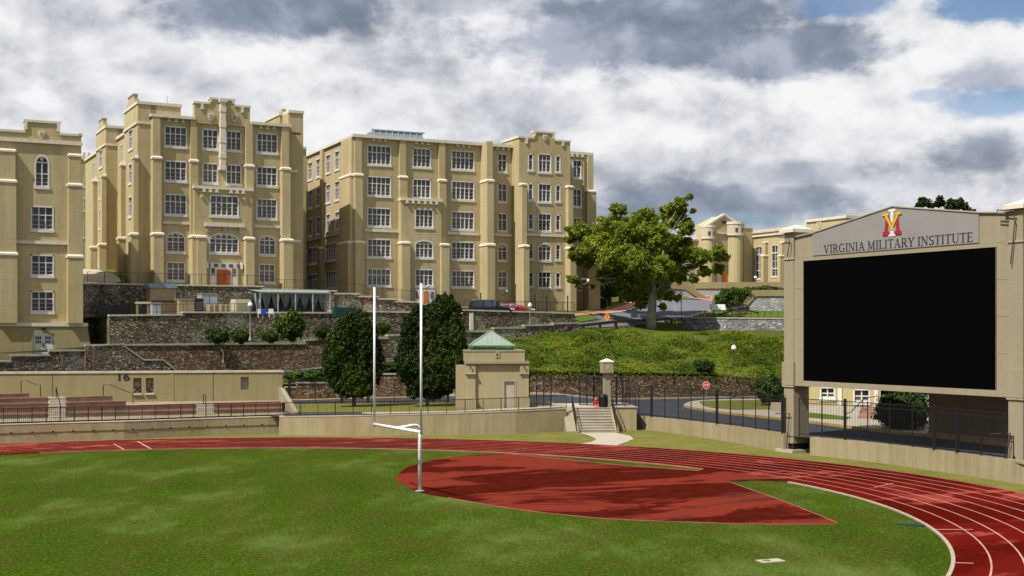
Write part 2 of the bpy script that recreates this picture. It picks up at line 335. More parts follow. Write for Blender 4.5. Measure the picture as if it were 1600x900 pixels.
def track_mat(name, base, wetcol, wet_lo, wet_hi, pale, s=0.16, pale_hi=0.75):
    m, t = newmat(name); p = t.map(pos(t), (1, 1, 1), rot=(0, 0, R_(-28))); q = t.map(p, (0.55, 1.3, 1))
    wet = t.rng(t.noise(q, s, 7, 0.62, dist=0.6), wet_lo, wet_hi, 0, 1, True)
    pl = t.rng(t.noise(t.map(q, (1, 1, 1), (7, 3, 1)), s*1.5, 6, 0.6, dist=0.5), pale_hi-0.15, pale_hi-0.10, 0, 1, True)
    f = t.noise(p, 30, 4, 0.7); g = t.noise(p, 1.2, 5, 0.6)
    c = t.mix(pl, base, pale); c = t.mix(wet, c, wetcol); c = t.mix(t.rng(g, 0.35, 0.7, 0, 0.35), c, tuple(x*0.7 for x in base))
    c = t.mix(t.rng(f, 0.35, 0.7, 0, 0.25), c, tuple(x*0.5 for x in base))
    rough = t.math('SUBTRACT', 0.85, t.math('MULTIPLY', wet, 0.12))
    finish(t, c, rough, f, 0.25, 0.01, 0.0); return m
M['track'] = track_mat('track_rubber', (0.105, 0.0072, 0.0045), (0.062, 0.0042, 0.0024), 0.46, 0.54, (0.27, 0.050, 0.038), 0.15, 0.70)
M['dzone'] = track_mat('apron_rubber', (0.155, 0.024, 0.014), (0.040, 0.0040, 0.0022), 0.45, 0.505, (0.070, 0.020, 0.015), 0.17, 0.70)
def glass_mat(name, a, b, rough=0.12, blinds=False):
    m, t = newmat(name); p = pos(t); n = t.noise(p, 0.55, 3, 0.6)
    c = t.mix(t.rng(n, 0.35, 0.65, 0, 1), a, b)
    if blinds:
        oi = t.n('ShaderNodeObjectInfo').outputs['Random']; z = t.n('ShaderNodeSeparateXYZ', {0: t.n('ShaderNodeTexCoord').outputs['Object']}).outputs[2]
        lim = t.math('ADD', 0.5, t.math('MULTIPLY', t.math('FRACT', t.math('MULTIPLY', oi, 7.3)), 3.2))
        on = t.math('MULTIPLY', t.math('GREATER_THAN', z, lim), t.math('GREATER_THAN', oi, 0.45))
        c = t.mix(t.math('MULTIPLY', on, 0.55), c, (0.16, 0.145, 0.12))
    finish(t, c, rough, t.noise(p, 0.8, 2), 0.05, 0.02, 0.45); return m
M['glass'] = glass_mat('window_glass', (0.022, 0.026, 0.032), (0.062, 0.068, 0.076), 0.12, True)
M['glass_pale'] = glass_mat('blind_glass', (0.22, 0.20, 0.18), (0.36, 0.32, 0.28), 0.3)
M['car_glass'] = glass_mat('car_glass', (0.01, 0.015, 0.02), (0.03, 0.04, 0.05), 0.05)
M['screen'] = flat('led_screen', (0.0006, 0.0006, 0.0007), 0.7, 0.1, 2, 0.03)
def leaf_mat(name, cols, trans=0.25, spread=1.0):
    m, t = newmat(name); g = t.n('ShaderNodeNewGeometry'); p = g.outputs['Position']
    r = g.outputs['Random Per Island']; n = t.noise(p, 0.55, 3, 0.6)
    n2_ = t.noise(p, 0.17, 3, 0.6); k = t.math('ADD', t.math('MULTIPLY', r, 0.45), t.math('ADD', t.math('MULTIPLY', t.rng(n, 0.3, 0.7, 0, 1), 0.3), t.math('MULTIPLY', t.rng(n2_, 0.35, 0.65, 0, 1), 0.28)), clamp=True)
    c = t.ramp(k, [(0.15, cols[0]), (0.5, cols[1]), (0.85, cols[2])])
    b = t.n('ShaderNodeBsdfPrincipled', {'Base Color': c, 'Roughness': 0.6, 'Specular IOR Level': 0.12})
    tr = t.n('ShaderNodeBsdfTranslucent', {'Color': c}); mx = t.n('ShaderNodeMixShader', {0: trans, 1: b.outputs[0], 2: tr.outputs[0]})
    t.n('ShaderNodeOutputMaterial', {0: mx.outputs[0]}); return m
M['leaf_plane'] = leaf_mat('plane_tree_leaf', [(0.032,0.062,0.004),(0.150,0.195,0.012),(0.34,0.36,0.045)], 0.38)
M['leaf_cone'] = leaf_mat('hornbeam_leaf', [(0.003,0.008,0.001),(0.011,0.024,0.002),(0.055,0.085,0.007)], 0.04)
M['leaf_dark'] = leaf_mat('dark_shrub_leaf', [(0.010,0.022,0.006),(0.022,0.042,0.008),(0.05,0.085,0.014)], 0.1)
M['leaf_shrub'] = leaf_mat('shrub_leaf', [(0.007,0.020,0.002),(0.024,0.050,0.004),(0.075,0.118,0.012)], 0.08)
M['ivy'] = leaf_mat('ground_cover_leaf', [(0.022,0.045,0.002),(0.068,0.108,0.004),(0.175,0.190,0.014)], 0.15)
M['bark'] = flat('pale_bark', (0.30, 0.26, 0.19), 0.9, 0.4, 3.5, bump=0.6)
M['bark_dark'] = flat('dark_bark', (0.09, 0.07, 0.05), 0.9, 0.3, 3.5, bump=0.6)
M['flower'] = flat('white_blossom', (0.7, 0.7, 0.62), 0.7)
M['globe'] = flat('lamp_globe', (0.80, 0.79, 0.74), 0.25, 0.05, 2, 0.5)
M['roof'] = flat('flat_roofing', (0.12, 0.12, 0.12), 0.9, 0.2, 1)
M['pink_brick'] = flat('terracotta_panel', (0.42, 0.24, 0.17), 0.8, 0.2, 1.5)
M['text'] = flat('dark_lettering', (0.02, 0.022, 0.03), 0.5, 0.05)
# ================================================================ FIELD AND TRACK
TC = Vector((-14.8, 52.2, 0)); TR = 31.0; TD = Vector((cos(R_(28)), sin(R_(28)), 0)); TN = Vector((-sin(R_(28)), cos(R_(28)), 0))
def oval(r, n=96, back=70.0, z=0.0):
    """points round the end of the running track at radius r: far straight, curve, near straight"""
    P = [TC+TN*r-TD*back]
    for i in range(n+1):
        a = R_(90)-pi*i/n; P.append(TC+TD*(r*cos(a))+TN*(r*sin(a)))
    P.append(TC-TN*r-TD*back)
    return [Vector((p.x, p.y, z)) for p in P]
def band(name, r0, r1, z, mat, n=96, back=70.0):
    A = oval(r0, n, back, z); B = oval(r1, n, back, z); m = MB()
    m.v = [tuple(p) for p in A+B]; k = len(A)
    m.f = [(i, k+i, k+i+1, i+1) for i in range(k-1)]; return m, mat, name
g = MB(); g.quad((-2500, -400, -0.06), (2500, -400, -0.06), (2500, 5000, -0.06), (-2500, 5000, -0.06))
tag(g.build('ground', M['lawn_green']), kind='structure')
verge = MB(); A = oval(TR+5, 96, 70, -0.02); B = oval(TR+34, 96, 70, -0.02); k = len(A)
verge.v = [tuple(p) for p in A+B]; verge.f = [(i, k+i, k+i+1, i+1) for i in range(k-1)]
tag(verge.build('grass_verge', M['lawn']), kind='structure')
TW = 8.5
tag(sheet('field_turf', oval(TR+0.1, 96, 70, 0.0), M['turf']), kind='structure')
m_, mt_, nm_ = band('running_track', TR+0.05, TR+TW, 0.012, M['track'])
track = m_.build('running_track', mt_); tag(track, kind='structure')
for i in range(1, 9):
    r = TR+0.15+i*(TW-0.3)/8
    m_, a_, b_ = band('lane_line', r-0.03, r+0.03, 0.018, M['line']); m_.build('lane_line', M['line'], track)
# short cross marks (relay and finish marks)
for (a, b, wd) in (((1462, 828), (1520, 828), .10), ((1493, 880), (1521, 881), .10), ((215, 690), (238, 703), .12), ((178, 694), (196, 704), .10), ((1270+96, 762), (1395, 756), .08)):
    p, q = G(*a), G(*b); p.z = q.z = 0.021
    MB().bar(p, q, wd, 0.002).build('lane_mark', M['line'], track)
M['kerb_red'] = flat('worn_red_kerb', (0.34, 0.13, 0.09), 0.8, 0.3, 0.8)
# kerb round the inside, interrupted at the apron
cutA, cutB = G(1098, 734), G(1234, 754)
def arc_kerb(a0, a1, n):
    m = MB(); P0 = []; P1 = []
    for i in range(n+1):
        a = a0+(a1-a0)*i/n; e = TD*cos(a)+TN*sin(a); P0.append(TC+e*(TR-0.06)); P1.append(TC+e*(TR+0.07))
    for z in (0.0, 0.055):
        m.v += [(p.x, p.y, z) for p in P0]+[(p.x, p.y, z) for p in P1]
    k = n+1
    for i in range(n):
        m.f += [(2*k+i, 3*k+i, 3*k+i+1, 2*k+i+1), (i, 2*k+i, 2*k+i+1, i+1), (k+i, k+i+1, 3*k+i+1, 3*k+i)]
    return m
def ang(p): d = p-TC; return atan2(d.dot(TN), d.dot(TD))
arc_kerb(R_(-90), ang(cutB), 70).build('inner_kerb', M['kerb'], track)
arc_kerb(ang(cutA), R_(90), 50).build('inner_kerb', M['kerb_red'], track)
ap = [(619, 748), (624, 740), (637, 730), (675, 719), (712, 713.5), (750, 710.5), (802, 710), (862, 716), (920, 721.5), (975, 727.5), (1040, 732), (1090, 735.5)]
apron_px = spline(ap, 5)+['arc']+[(1200, 751), (1170, 751.5), (1140, 753)]+spline([(1140, 753.5), (1170, 764), (1215, 780), (1262, 798), (1308, 817)], 4)+spline([(1308, 818.5), (1200, 819), (1100, 816.5), (960, 811), (860, 802), (780, 791.5), (700, 777.5), (656, 769), (630, 757), (620, 750)], 5)
aw_ = []
a0_, a1_ = ang(G(1098, 733.5)), ang(G(1236, 753))
for i in range(13):
    a_ = a0_+(a1_-a0_)*i/12; e_ = TC+TD*((TR+.35)*cos(a_))+TN*((TR+.35)*sin(a_)); aw_.append(Vector((e_.x, e_.y, .020)))
apn_ = []
for q in apron_px: apn_ += aw_ if q == 'arc' else [G(q[0], q[1], 0.020)]
apr = sheet('apron', apn_, M['dzone'])
def edge_strip(pxs, wd, z, mat, name, parent, ht=0.01):
    P = [G(x, y, z) for x, y in pxs]; m = MB()
    for a, b in zip(P[:-1], P[1:]): m.bar(a, b+(b-a)*0.02, ht, wd)
    return m.build(name, mat, parent)
edge_strip(spline([(1140, 753.5), (1170, 764), (1215, 780), (1262, 798), (1308, 817)], 4), 0.04, 0.02, M['kerb_red'], 'edging', apr, 0.03)
edge_strip(spline([(1308, 818.5), (1200, 819), (1100, 816.5), (960, 811), (860, 802), (780, 791.5), (700, 777.5)], 5), 0.025, 0.02, M['kerb_red'], 'edging', apr, 0.02)
edge_strip([(1140, 752.5), (1170, 751), (1232, 749.2)], 0.12, 0.0, M['black'], 'edging', apr, 0.08)
edge_strip(spline([(802, 709.8), (862, 715.8), (920, 721.3), (975, 727.2), (1040, 731.6), (1092, 735.2)], 4), 0.03, 0.02, M['kerb_red'], 'edging', apr, 0.02)
t_ = thing('drain_plate', 'small pale concrete plate set in the turf at the bottom of the field', 'drain cover', G(1204, 877, 0.0), R_(20))
MB().box(-0.42, 0.42, -0.26, 0.26, -0.02, 0.03).build('plate', M['path'], t_); MB().box(-0.25, -0.05, -0.1, 0.1, 0.031, 0.045).build('lid', M['rock_brown'], t_)
t_ = thing('plastic_cover', 'flat teal plastic cover lying against the inner kerb of the track', 'cover', G(1424, 821, 0.0), R_(-30))
MB().prism([(-0.5, -0.2), (0.45, -0.25), (0.5, 0.15), (-0.4, 0.22)], 0.0, 0.05).build('sheet', M['teal'], t_)

# ---- goal post
base = G(656, 768); mid = (W(657.5, 677, 57.4)+W(585.5, 663, 62.2))*0.5; cd = Vector((-0.47, 0.88, 0)).normalized()
gp = thing('goal_post', 'white football goal post with two tall uprights at the tip of the red apron', 'goal post', base)
zc = 3.05; c0 = Vector((mid.x, mid.y, zc))-base; c0.z = zc
L0 = c0-cd*2.78; L1 = c0+cd*2.78
MB().tube([(0, 0, -0.02), (0, 0, 2.55), (0, 0, 2.8)], [0.085, 0.085, 0.085], 12).build('post', M['gloss_white'], gp, smooth=True)
MB().tube([(0, 0, 2.75), (0, 0, 3.02), (c0.x*.12, c0.y*.12, 3.12), (c0.x*.3, c0.y*.3, 3.14), (c0.x*.95, c0.y*.95, zc)], [0.085, .085, .08, .075, .07], 10).build('gooseneck', M['gloss_white'], gp, smooth=True)
MB().tube([L0, L1], 0.075, 10).build('crossbar', M['gloss_white'], gp, smooth=True)
for L in (L0, L1): MB().tube([L+Vector((0, 0, -0.12)), L+Vector((0, 0, 6.66))], 0.055, 10).build('upright', M['gloss_white'], gp, smooth=True)
MB().lathe([(0.22, 0), (0.22, 0.03), (0.1, 0.05)], (0, 0, 0.02)).build('foot_plate', M['grey_metal'], gp)
rb = thing('wind_ribbon', 'orange ribbon streaming from the top of the left goal upright', 'ribbon', base+L1+Vector((0, 0, 6.6)))
mm = MB(); pr = None
for i in range(9):
    t = i/8; p = Vector((-0.05-0.34*t, 0.05*sin(t*7), 0.05-0.80*t+0.05*sin(t*9))); wdd = 0.012+0.11*max(0, t-0.5)
    if pr: mm.quad(pr[0], p+Vector((wdd, 0, 0.02)), p-Vector((wdd, 0, 0.0)), pr[1])
    pr = (p+Vector((wdd, 0, 0.02)), p-Vector((wdd, 0, 0)))
mm.build('ribbon', M['orange'], rb)
rb = thing('wind_ribbon', 'faded pink ribbon wound on the top of the right goal upright', 'ribbon', base+L0+Vector((0, 0, 6.5)))
MB().tube([(-0.02, -.03, 0.0), (-0.09, 0, -0.25), (-0.05, 0, -0.5), (-0.1, 0, -0.75)], [0.02, 0.05, 0.04, 0.02], 6).build('ribbon', flat('faded_ribbon', (0.6, 0.3, 0.28), 0.7), rb)

# ================================================================ LOW GROUND BEHIND THE FIELD WALLS
def zlow(X):
    t = min(1, max(0, (X-2)/8)); t = t*t*(3-2*t); u = min(1, max(0, (X+18)/24)); return (1.32+0.38*u)*(1-t)+1.0*t
frontL = [G(-260, 702), G(0, 692), G(100, 688.5), G(200, 685.5), G(320, 680.5), G(437, 676.5)]
frontM = [G(437, 680), G(560, 680.5), G(700, 679.5), G(800, 677.5), G(885, 674)]
frontR = [G(979, 667), G(1060, 677.5), G(1140, 690), G(1224, 706)]
frontR2 = [G(1265.5, 710.5), G(1340, 718.5), G(1420, 729), G(1500, 741), G(1573, 752.5)]
front = frontL[:-1]+frontM+frontR+frontR2+[G(1800, 800), G(2300, 940)]
# ---- hillside height field (thin plate through surveyed points)
CP = [(441,584,122.8),(525,571,126),(610,560,129),(700,545,132.5),(785,530,135.5),(850,520,138),(903,508,141.5),
      (445,600,118.6),(520,599,119.5),(600,589,121),(700,588,122.3),(830,583,122.8),(950,583,124.5),(1050,585,126.2),(1120,588,127.6),(1185,594,129.5),(1240,600,131),
      (860,552,131),(950,545,134),(1050,548,136),(1150,560,136),(1225,568,136),(820,540,131),
      (900,523,142),(950,519,146),(1000,516,149),(1040,515,150),(1075,517,149),(1110,519.5,147),(1160,523,143),(1228,531,138),
      (1017,512,153),(1060,511,155),(1065,513,154),(1130,518,150),(1225,527.5,143),
      (905,500,147),(935,497,152),(960,502,152),(1000,500,158),(1050,500,158),(1075,497,160),
      (915,486,160),(950,488,163),(985,484,170),(945,478,172),(930,470,180),(975,474,178),(1000,476,182),(1040,474,185),(1080,478,178),(1110,480,178),(1130,487,164),(1225,494,157),
      (1100,467,230),(1180,468,228),(1040,465,225),(1190,487,167),(1245,489,165),(1215,480,180),(1080,468,205),(1140,470,205),(1000,462,205),(950,455,215),(1200,468,195),(1300,466,180),(1400,470,170),(1300,500,150),(1400,520,140),(1500,560,125)]
cp = [W(*c) for c in CP]
cp += [Vector(v) for v in ((-50,150,6),(-50,200,8),(-20,150,8),(-20,200,9.5),(0,160,10),(5,200,11.5),(-50,260,14),(0,260,15),(40,260,15.5),(100,260,15),(100,200,13),(110,150,8),(100,120,3),(60,118,1.5),(-50,120,4),(0,330,20),(-60,330,18),(100,330,18))]
cpa = np.array([tuple(v) for v in cp]); XY = cpa[:, :2]/50.0
def tps(r2): return np.where(r2 > 1e-12, 0.5*r2*np.log(r2+1e-12), 0)
n_ = TPSN = len(XY); K = tps(((XY[:, None]-XY[None])**2).sum(-1))+np.eye(n_)*2e-3
Pm = np.c_[np.ones(n_), XY]; Am = np.block([[K, Pm], [Pm.T, np.zeros((3, 3))]])
TPSW = np.linalg.solve(Am, np.r_[cpa[:, 2], 0, 0, 0])
def hz(X, Y):
    q = np.c_[np.ravel(X), np.ravel(Y)]/50.0; r = tps(((q[:, None]-XY[None])**2).sum(-1))@TPSW[:TPSN]+np.c_[np.ones(len(q)), q]@TPSW[TPSN:]
    return r
def drape(px, py, dz=0.0, y0=122.0, y1=300.0):
    """where the sight line through a photo point meets the hillside"""
    Y = np.linspace(y0, y1, 900); X = (px-800)/F*Y; Z = H-(py-YH)/F*Y; h = hz(X, Y)+dz
    s = np.where(Z <= h)[0]; i = int(s[0]) if len(s) else 899
    if i > 0 and len(s):
        a = Z[i-1]-h[i-1]; b = h[i]-Z[i]; y = Y[i-1]+(Y[i]-Y[i-1])*(a/(a+b+1e-9))
    else: y = Y[i]
    x = (px-800)/F*y; return Vector((x, y, float(hz(x, y)[0])+dz))
WL = [W(445, 600, 118.2), W(560, 600, 120.4), W(700, 600, 122.0), W(860, 600, 123.2), W(960, 600, 124.8), W(1070, 600, 126.6), W(1185, 600, 129.5), W(1300, 600, 133), W(1600, 600, 140)]
def wl_y(X):
    for a, b in zip(WL, WL[1:]):
        if a.x <= X <= b.x: return a.y+(b.y-a.y)*(X-a.x)/(b.x-a.x)
    return WL[0].y if X < WL[0].x else WL[-1].y
nx, ny = 170, 190
xs = np.linspace(-70, 110, nx); m = MB(); vv = []
for j in range(ny):
    t = j/(ny-1); t = t**1.5
    for X in xs:
        y0 = wl_y(X)+0.3; vv.append((X, y0+(420-y0)*t))
vv = np.array(vv); zz = np.concatenate([hz(vv[i:i+4000, 0], vv[i:i+4000, 1]) for i in range(0, len(vv), 4000)])
m.v = [(a, b, c) for (a, b), c in zip(vv, zz)]
m.f = [(j*nx+i, j*nx+i+1, (j+1)*nx+i+1, (j+1)*nx+i) for j in range(ny-1) for i in range(nx-1)]
tag(m.build('hillside', M['hill'], smooth=True), kind='structure')
# ---- low road between the field walls and the stone wall
def along(path, n):
    L = [0]
    for a, b in zip(path, path[1:]): L.append(L[-1]+(b-a).length)
    out = []
    for i in range(n+1):
        s = L[-1]*i/n; k = max(j for j in range(len(path)) if L[j] <= s+1e-9); k = min(k, len(path)-2)
        out.append(path[k].lerp(path[k+1], (s-L[k])/(L[k+1]-L[k])))
    return out
def ruled(name, fx, A, B, mat, nu=60, nv=10):
    P, Q = along(A, nu), along(B, nu); m = MB()
    for j in range(nv+1):
        for i in range(nu+1):
            p = P[i].lerp(Q[i], j/nv); m.v.append((p.x, p.y, fx(p)))
    m.f = [(j*(nu+1)+i, j*(nu+1)+i+1, (j+1)*(nu+1)+i+1, (j+1)*(nu+1)+i) for j in range(nv) for i in range(nu)]
    o = m.build(name, mat); o['kind'] = 'structure'; return o
inner = [W(-220, 520, 98), W(0, 520, 100.6), W(436, 520, 105.2)]+[p+Vector((0, 0.45, 0)) for p in frontM]+[G(893, 674)+Vector((0, 3.4, 0)), G(955, 674)+Vector((.0, 3.4, 0))]+[p+Vector((0.0, 0.45, 0)) for p in front[len(frontL)-1+len(frontM):]]
backl = [Vector((-75, 112, 0)), Vector((-30, 114, 0))]+[p+Vector((0, -0.3, 0)) for p in WL]
ruled('low_road', lambda p: zlow(p.x), inner, backl, M['asphalt'], 420, 6)
def lowpt(px, py, dz=0.0):
    z = 1.3
    for _ in range(6): p = G(px, py, z); z = zlow(p.x)
    p = G(px, py, z); return Vector((p.x, p.y, z+dz))
# grass between platform and road, left
lg = [lowpt(x, y, 0.02) for x, y in [(442, 645), (560, 644), (700, 642), (760, 640), (860, 636.5), (866, 628), (800, 629), (700, 629.5), (600, 630), (500, 631), (446, 632)]]
tag(sheet('lawn_strip', lg, M['lawn']), kind='structure')
# far kerb and dirt strip at the foot of the stone wall
for (nm, mt, w0, w1, dz, pa, pb) in (('dirt_strip', M['kerb_yellow'], 0.0, 0.9, 0.03, 0, 3), ('far_kerb', M['kerb'], 0.0, 0.55, 0.13, 2, 7)):
    P = along([WL[i]+Vector((0, -0.35, 0)) for i in range(pa, pb+1)], 30); m = MB()
    for p in P: m.v += [(p.x, p.y-w1, zlow(p.x)+0.002), (p.x, p.y-w1, zlow(p.x)+dz), (p.x, p.y, zlow(p.x)+dz+0.02)]
    m.f = [f for i in range(30) for f in ((3*i, 3*i+3, 3*i+4, 3*i+1), (3*i+1, 3*i+4, 3*i+5, 3*i+2))]
    tag(m.build(nm, mt), kind='structure')
isl = spline([(1068, 635), (1074, 631), (1090, 628), (1130, 626), (1180, 625), (1240, 623)], 3)+[(1500, 620), (1750, 640), (1750, 720)]+spline([(1560, 697), (1455, 683), (1370, 674.5), (1263, 661), (1225, 656.5), (1150, 649), (1100, 642.5), (1070, 636.5)], 3)
tag(sheet('island_pavement', [lowpt(x, y, 0.14) for x, y in isl], M['path'], thick=0.14), kind='structure')
kb = spline([(1560, 697), (1455, 683), (1370, 674.5), (1263, 661), (1225, 656.5), (1150, 649), (1100, 642.5), (1070, 636.5)], 3)
P = [lowpt(x, y, 0.08) for x, y in kb]; m = MB()
for a, b in zip(P, P[1:]): m.bar(a, b, 0.16, 0.2)
tag(m.build('island_kerb', M['kerb_yellow']), kind='structure')
tag(sheet('island_lawn', [lowpt(x, y, 0.165) for x, y in [(1092, 630), (1110, 628.5), (1225, 627), (1225, 642), (1190, 642.5), (1150, 643), (1112, 640), (1098, 636)]], M['lawn']), kind='structure')
tag(sheet('house_lawn', [lowpt(x, y, 0.165) for x, y in [(1255, 647), (1290, 650), (1330, 655), (1322, 659), (1290, 657.5), (1255, 655)]], M['lawn_green']), kind='structure')

# ================================================================ ROAD AND PAVEMENTS ON THE HILL
def strip(name, A, B, mat, n=40, dz=0.05, nv=6):
    a, b = A, B
    def res(P, n):
        P = [Vector((p[0], p[1], 0)) for p in P]; return [(q.x, q.y) for q in along(P, n)]
    a, b = res(a, n), res(b, n)
    m = MB()
    Pa = [drape(x, y) for x, y in a]; Pb = [drape(x, y) for x, y in b]
    for i in range(n+1):
        for j in range(nv+1):
            p = Pa[i].lerp(Pb[i], j/nv); m.v.append((p.x, p.y, float(hz(p.x, p.y)[0])+dz))
    k = nv+1; m.f = [(i*k+j, (i+1)*k+j, (i+1)*k+j+1, i*k+j+1) for i in range(n) for j in range(nv)]
    o = m.build(name, mat, smooth=True); o['kind'] = 'structure'; return o
near = spline([(436, 586), (525, 573.5), (620, 560.5), (700, 546.5), (785, 532), (850, 521.5), (900, 515), (960, 511), (1010, 507), (1052, 502), (1066, 497.5), (1100, 489), (1135, 481), (1128, 474), (1100, 469.5)], 3)
farr = spline([(436, 582), (525, 569.5), (620, 556), (700, 542), (785, 527), (850, 516), (903, 506), (935, 502.5), (937, 499), (905, 494), (935, 491.5), (970, 489), (995, 483.5), (1010, 476), (1020, 469)], 3)
strip('hill_road', near, farr, M['asphalt_pale'], 90, 0.07, 8)
strip('brick_pavement', [(1078, 466.5), (1100, 469.5), (1128, 474), (1137, 480.5), (1150, 483)], [(1075, 463), (1105, 466), (1140, 470), (1160, 474), (1172, 479)], M['brick'], 20, 0.10)
strip('brick_pavement', [(890, 494.5), (935, 491), (968, 487.5), (990, 481.5), (1003, 476)], [(893, 491.5), (925, 489), (950, 484), (975, 478), (985, 472)], M['brick'], 24, 0.10)
strip('hill_kerb', [(890, 495.6), (935, 492.3), (970, 489.3), (992, 483.5), (1010, 475.5)], [(890, 494.2), (935, 490.9), (969, 487.8), (990.5, 482), (1006, 475.5)], M['kerb'], 30, 0.14, 2)
strip('hill_kerb', [(1068, 500), (1100, 491), (1137, 483.5)], [(1068, 497), (1098, 488.5), (1134, 480.5)], M['kerb'], 20, 0.14, 2)
strip('corner_lawn', [(900, 505), (930, 500), (934, 497), (918, 492), (895, 490)], [(898, 503), (900, 500), (900, 497), (898, 495), (893, 493)], M['lawn_green'], 16, 0.08)
strip('corner_lawn', [(898, 491), (925, 488.5), (950, 483.5), (975, 477.5)], [(928, 483), (945, 480), (962, 477), (985, 470)], M['lawn'], 16, 0.10)
strip('monument_lawn', [(1075, 499), (1100, 496.5), (1150, 498), (1225, 500)], [(1100, 487), (1140, 483), (1175, 482), (1226, 482)], M['lawn_green'], 16, 0.09)
strip('centre_line', [(1010, 503), (1040, 496), (1056, 487), (1052, 478), (1040, 473)], [(1010.5, 502.3), (1040.5, 495.4), (1056.8, 486.5), (1052.6, 478), (1040.5, 473)], M['kerb'], 26, 0.10, 1)

# ================================================================ RETAINING WALLS ROUND THE FIELD
def path_wall(name, label, cat, path, ztop, zbot, th, mat, capmat=None, capw=0.06, caph=0.10, group=None, ztop2=None):
    t = thing(name, label, cat, (path[0].x, path[0].y, 0), 0, group); m = MB(); c = MB(); o = t.location.copy(); n = len(path)
    nr = []
    for i, p in enumerate(path):
        d = (path[min(i+1, n-1)]-path[max(i-1, 0)]); d.z = 0; d.normalize(); nr.append(Vector((-d.y, d.x, 0)))
    zt = [ztop+((ztop2 if ztop2 is not None else ztop)-ztop)*i/(n-1) for i in range(n)]
    def ring(mb, off0, off1, za, zb):
        for i, p in enumerate(path):
            a = p+nr[i]*off0-o; b = p+nr[i]*off1-o
            mb.v += [(a.x, a.y, za(i)), (a.x, a.y, zb(i)), (b.x, b.y, zb(i)), (b.x, b.y, za(i))]
        for i in range(n-1):
            for q in range(4): r = (q+1) % 4; mb.f.append((4*i+q, 4*i+r, 4*i+4+r, 4*i+4+q))
        mb.f += [(0, 3, 2, 1), (4*n-4, 4*n-3, 4*n-2, 4*n-1)]
    ring(m, 0, th, lambda i: zbot, lambda i: zt[i]-(caph if capmat else 0)); m.build('wall_body', mat, t)
    if capmat: ring(c, -capw, th+capw, lambda i: zt[i]-caph, lambda i: zt[i]); c.build('wall_cap', capmat, t)
    return t
wl1 = path_wall('field_wall', 'low tan retaining wall below the red stadium seats with a grooved line of bolt holes', 'retaining wall', along(frontL, 26), 1.27, -0.1, 0.4, M['concrete_tan'], M['trim'], 0.02, 0.06)
gm = MB(); P = along(frontL, 60)
for a, b in zip(P, P[1:]): gm.bar(a+Vector((0, -0.02, 0.62))-wl1.location, b+Vector((0, -0.02, 0.62))-wl1.location, 0.03, 0.03)
gm.build('groove_line', M['timber'], wl1)
P = along(frontL, 22)
for p in P[1:]:
    q = p+Vector((0, -0.03, 0.66))-wl1.location; MB().box(-0.06, 0.06, -0.02, 0.04, -0.05, 0.05).build('bolt_recess', M['black'], wl1, q)
path_wall('field_wall', 'tan retaining wall between the seats and the stairs, behind the goal post', 'retaining wall', [G(436, 677), *along(frontM, 10)], 1.33, -0.1, 0.4, M['concrete_tan'], M['path'], 0.02, 0.07, ztop2=1.76)
path_wall('field_wall', 'tan board-marked retaining wall from the stairs to the left scoreboard pillar', 'retaining wall', along(frontR, 14), 0.98, -0.1, 0.35, M['concrete_board'], None, ztop2=1.17)
path_wall('field_wall', 'tan board-marked retaining wall under the scoreboard between its two pillars', 'retaining wall', along(frontR2+[G(1660, 767)], 16), 1.10, -0.1, 0.35, M['concrete_board'], None, ztop2=1.14)
# terrace walk behind the middle wall
plat = [G(442, 677.5), G(560, 678.5), G(700, 677.5), G(800, 675.5), G(885, 672)]
P = [Vector((p.x, p.y+0.3, 1.32+0.42*i/4)) for i, p in enumerate(plat)]
Pb = [Vector((p.x-.02*i, p.y+3.3, 1.32+0.42*i/4)) for i, p in enumerate(plat)]
m = MB(); m.v = [tuple(p) for p in P+Pb]; m.f = [(i, i+1, 6+i, 5+i) for i in range(4)]
tag(m.build('terrace_walk', M['path']), kind='structure')
# ---- stairs
stf = Fr(G(904, 676), 4.0); sx1 = stf.x(960, 0); run = 2.4
st = thing('concrete_stairs', 'pale concrete stairs between tan side walls leading down to the track', 'stairs', (stf.O.x, stf.O.y, 0), stf.a)
NS = 9
for i in range(NS):
    MB().box(0, sx1, i*run/NS, run+0.6, 1.75*i/NS-(0.1 if i == 0 else 0.0), 1.75*(i+1)/NS-0.03).build('riser_block', M['dull_cap'], st)
    MB().box(-0.0, sx1, i*run/NS-0.03, (i+1)*run/NS+0.0, 1.75*(i+1)/NS-0.03, 1.75*(i+1)/NS).build('tread', M['path'], st)
xa = stf.x(885, 0)
for (a, b) in ((-0.95, 0.0), (sx1, sx1+0.3)):
    MB().prism([(-0.35, -0.1), (run+0.5, -0.1), (run+0.5, 1.80), (run, 1.80), (-0.35, 0.12)], a, b, lambda p, q, c: (c, p, q)).build('side_wall', M['pillar'], st)
stp = [stf.w(-1.2, run+0.5), stf.w(sx1+2.0, run+0.5), stf.w(sx1+2.4, run+6), stf.w(-6, run+6)]
tag(sheet('stair_landing', [Vector((p.x, p.y, 1.745)) for p in stp], M['path'], thick=0.9), kind='structure')
t_ = thing('landing_wall', 'tan wall block holding up the landing right of the stairs', 'retaining wall', (stf.O.x, stf.O.y, 0), stf.a)
MB().box(sx1+0.3, sx1+2.05, run-0.2, run+5.8, -0.1, 1.74).build('wall_body', M['concrete_tan'], t_)
MB().box(sx1+0.3, sx1+2.15, run-0.27, run+5.8, 1.741, 1.80).build('wall_cap', M['path'], t_)
pth = [(905, 676), (962, 676), (985, 681), (990, 686), (975, 692), (962, 696.5), (930, 695.6), (905, 693.5), (925, 690), (932, 686), (922, 681)]
tag(sheet('path', [G(x, y, 0.006) for x, y in pth], M['path']), kind='structure')

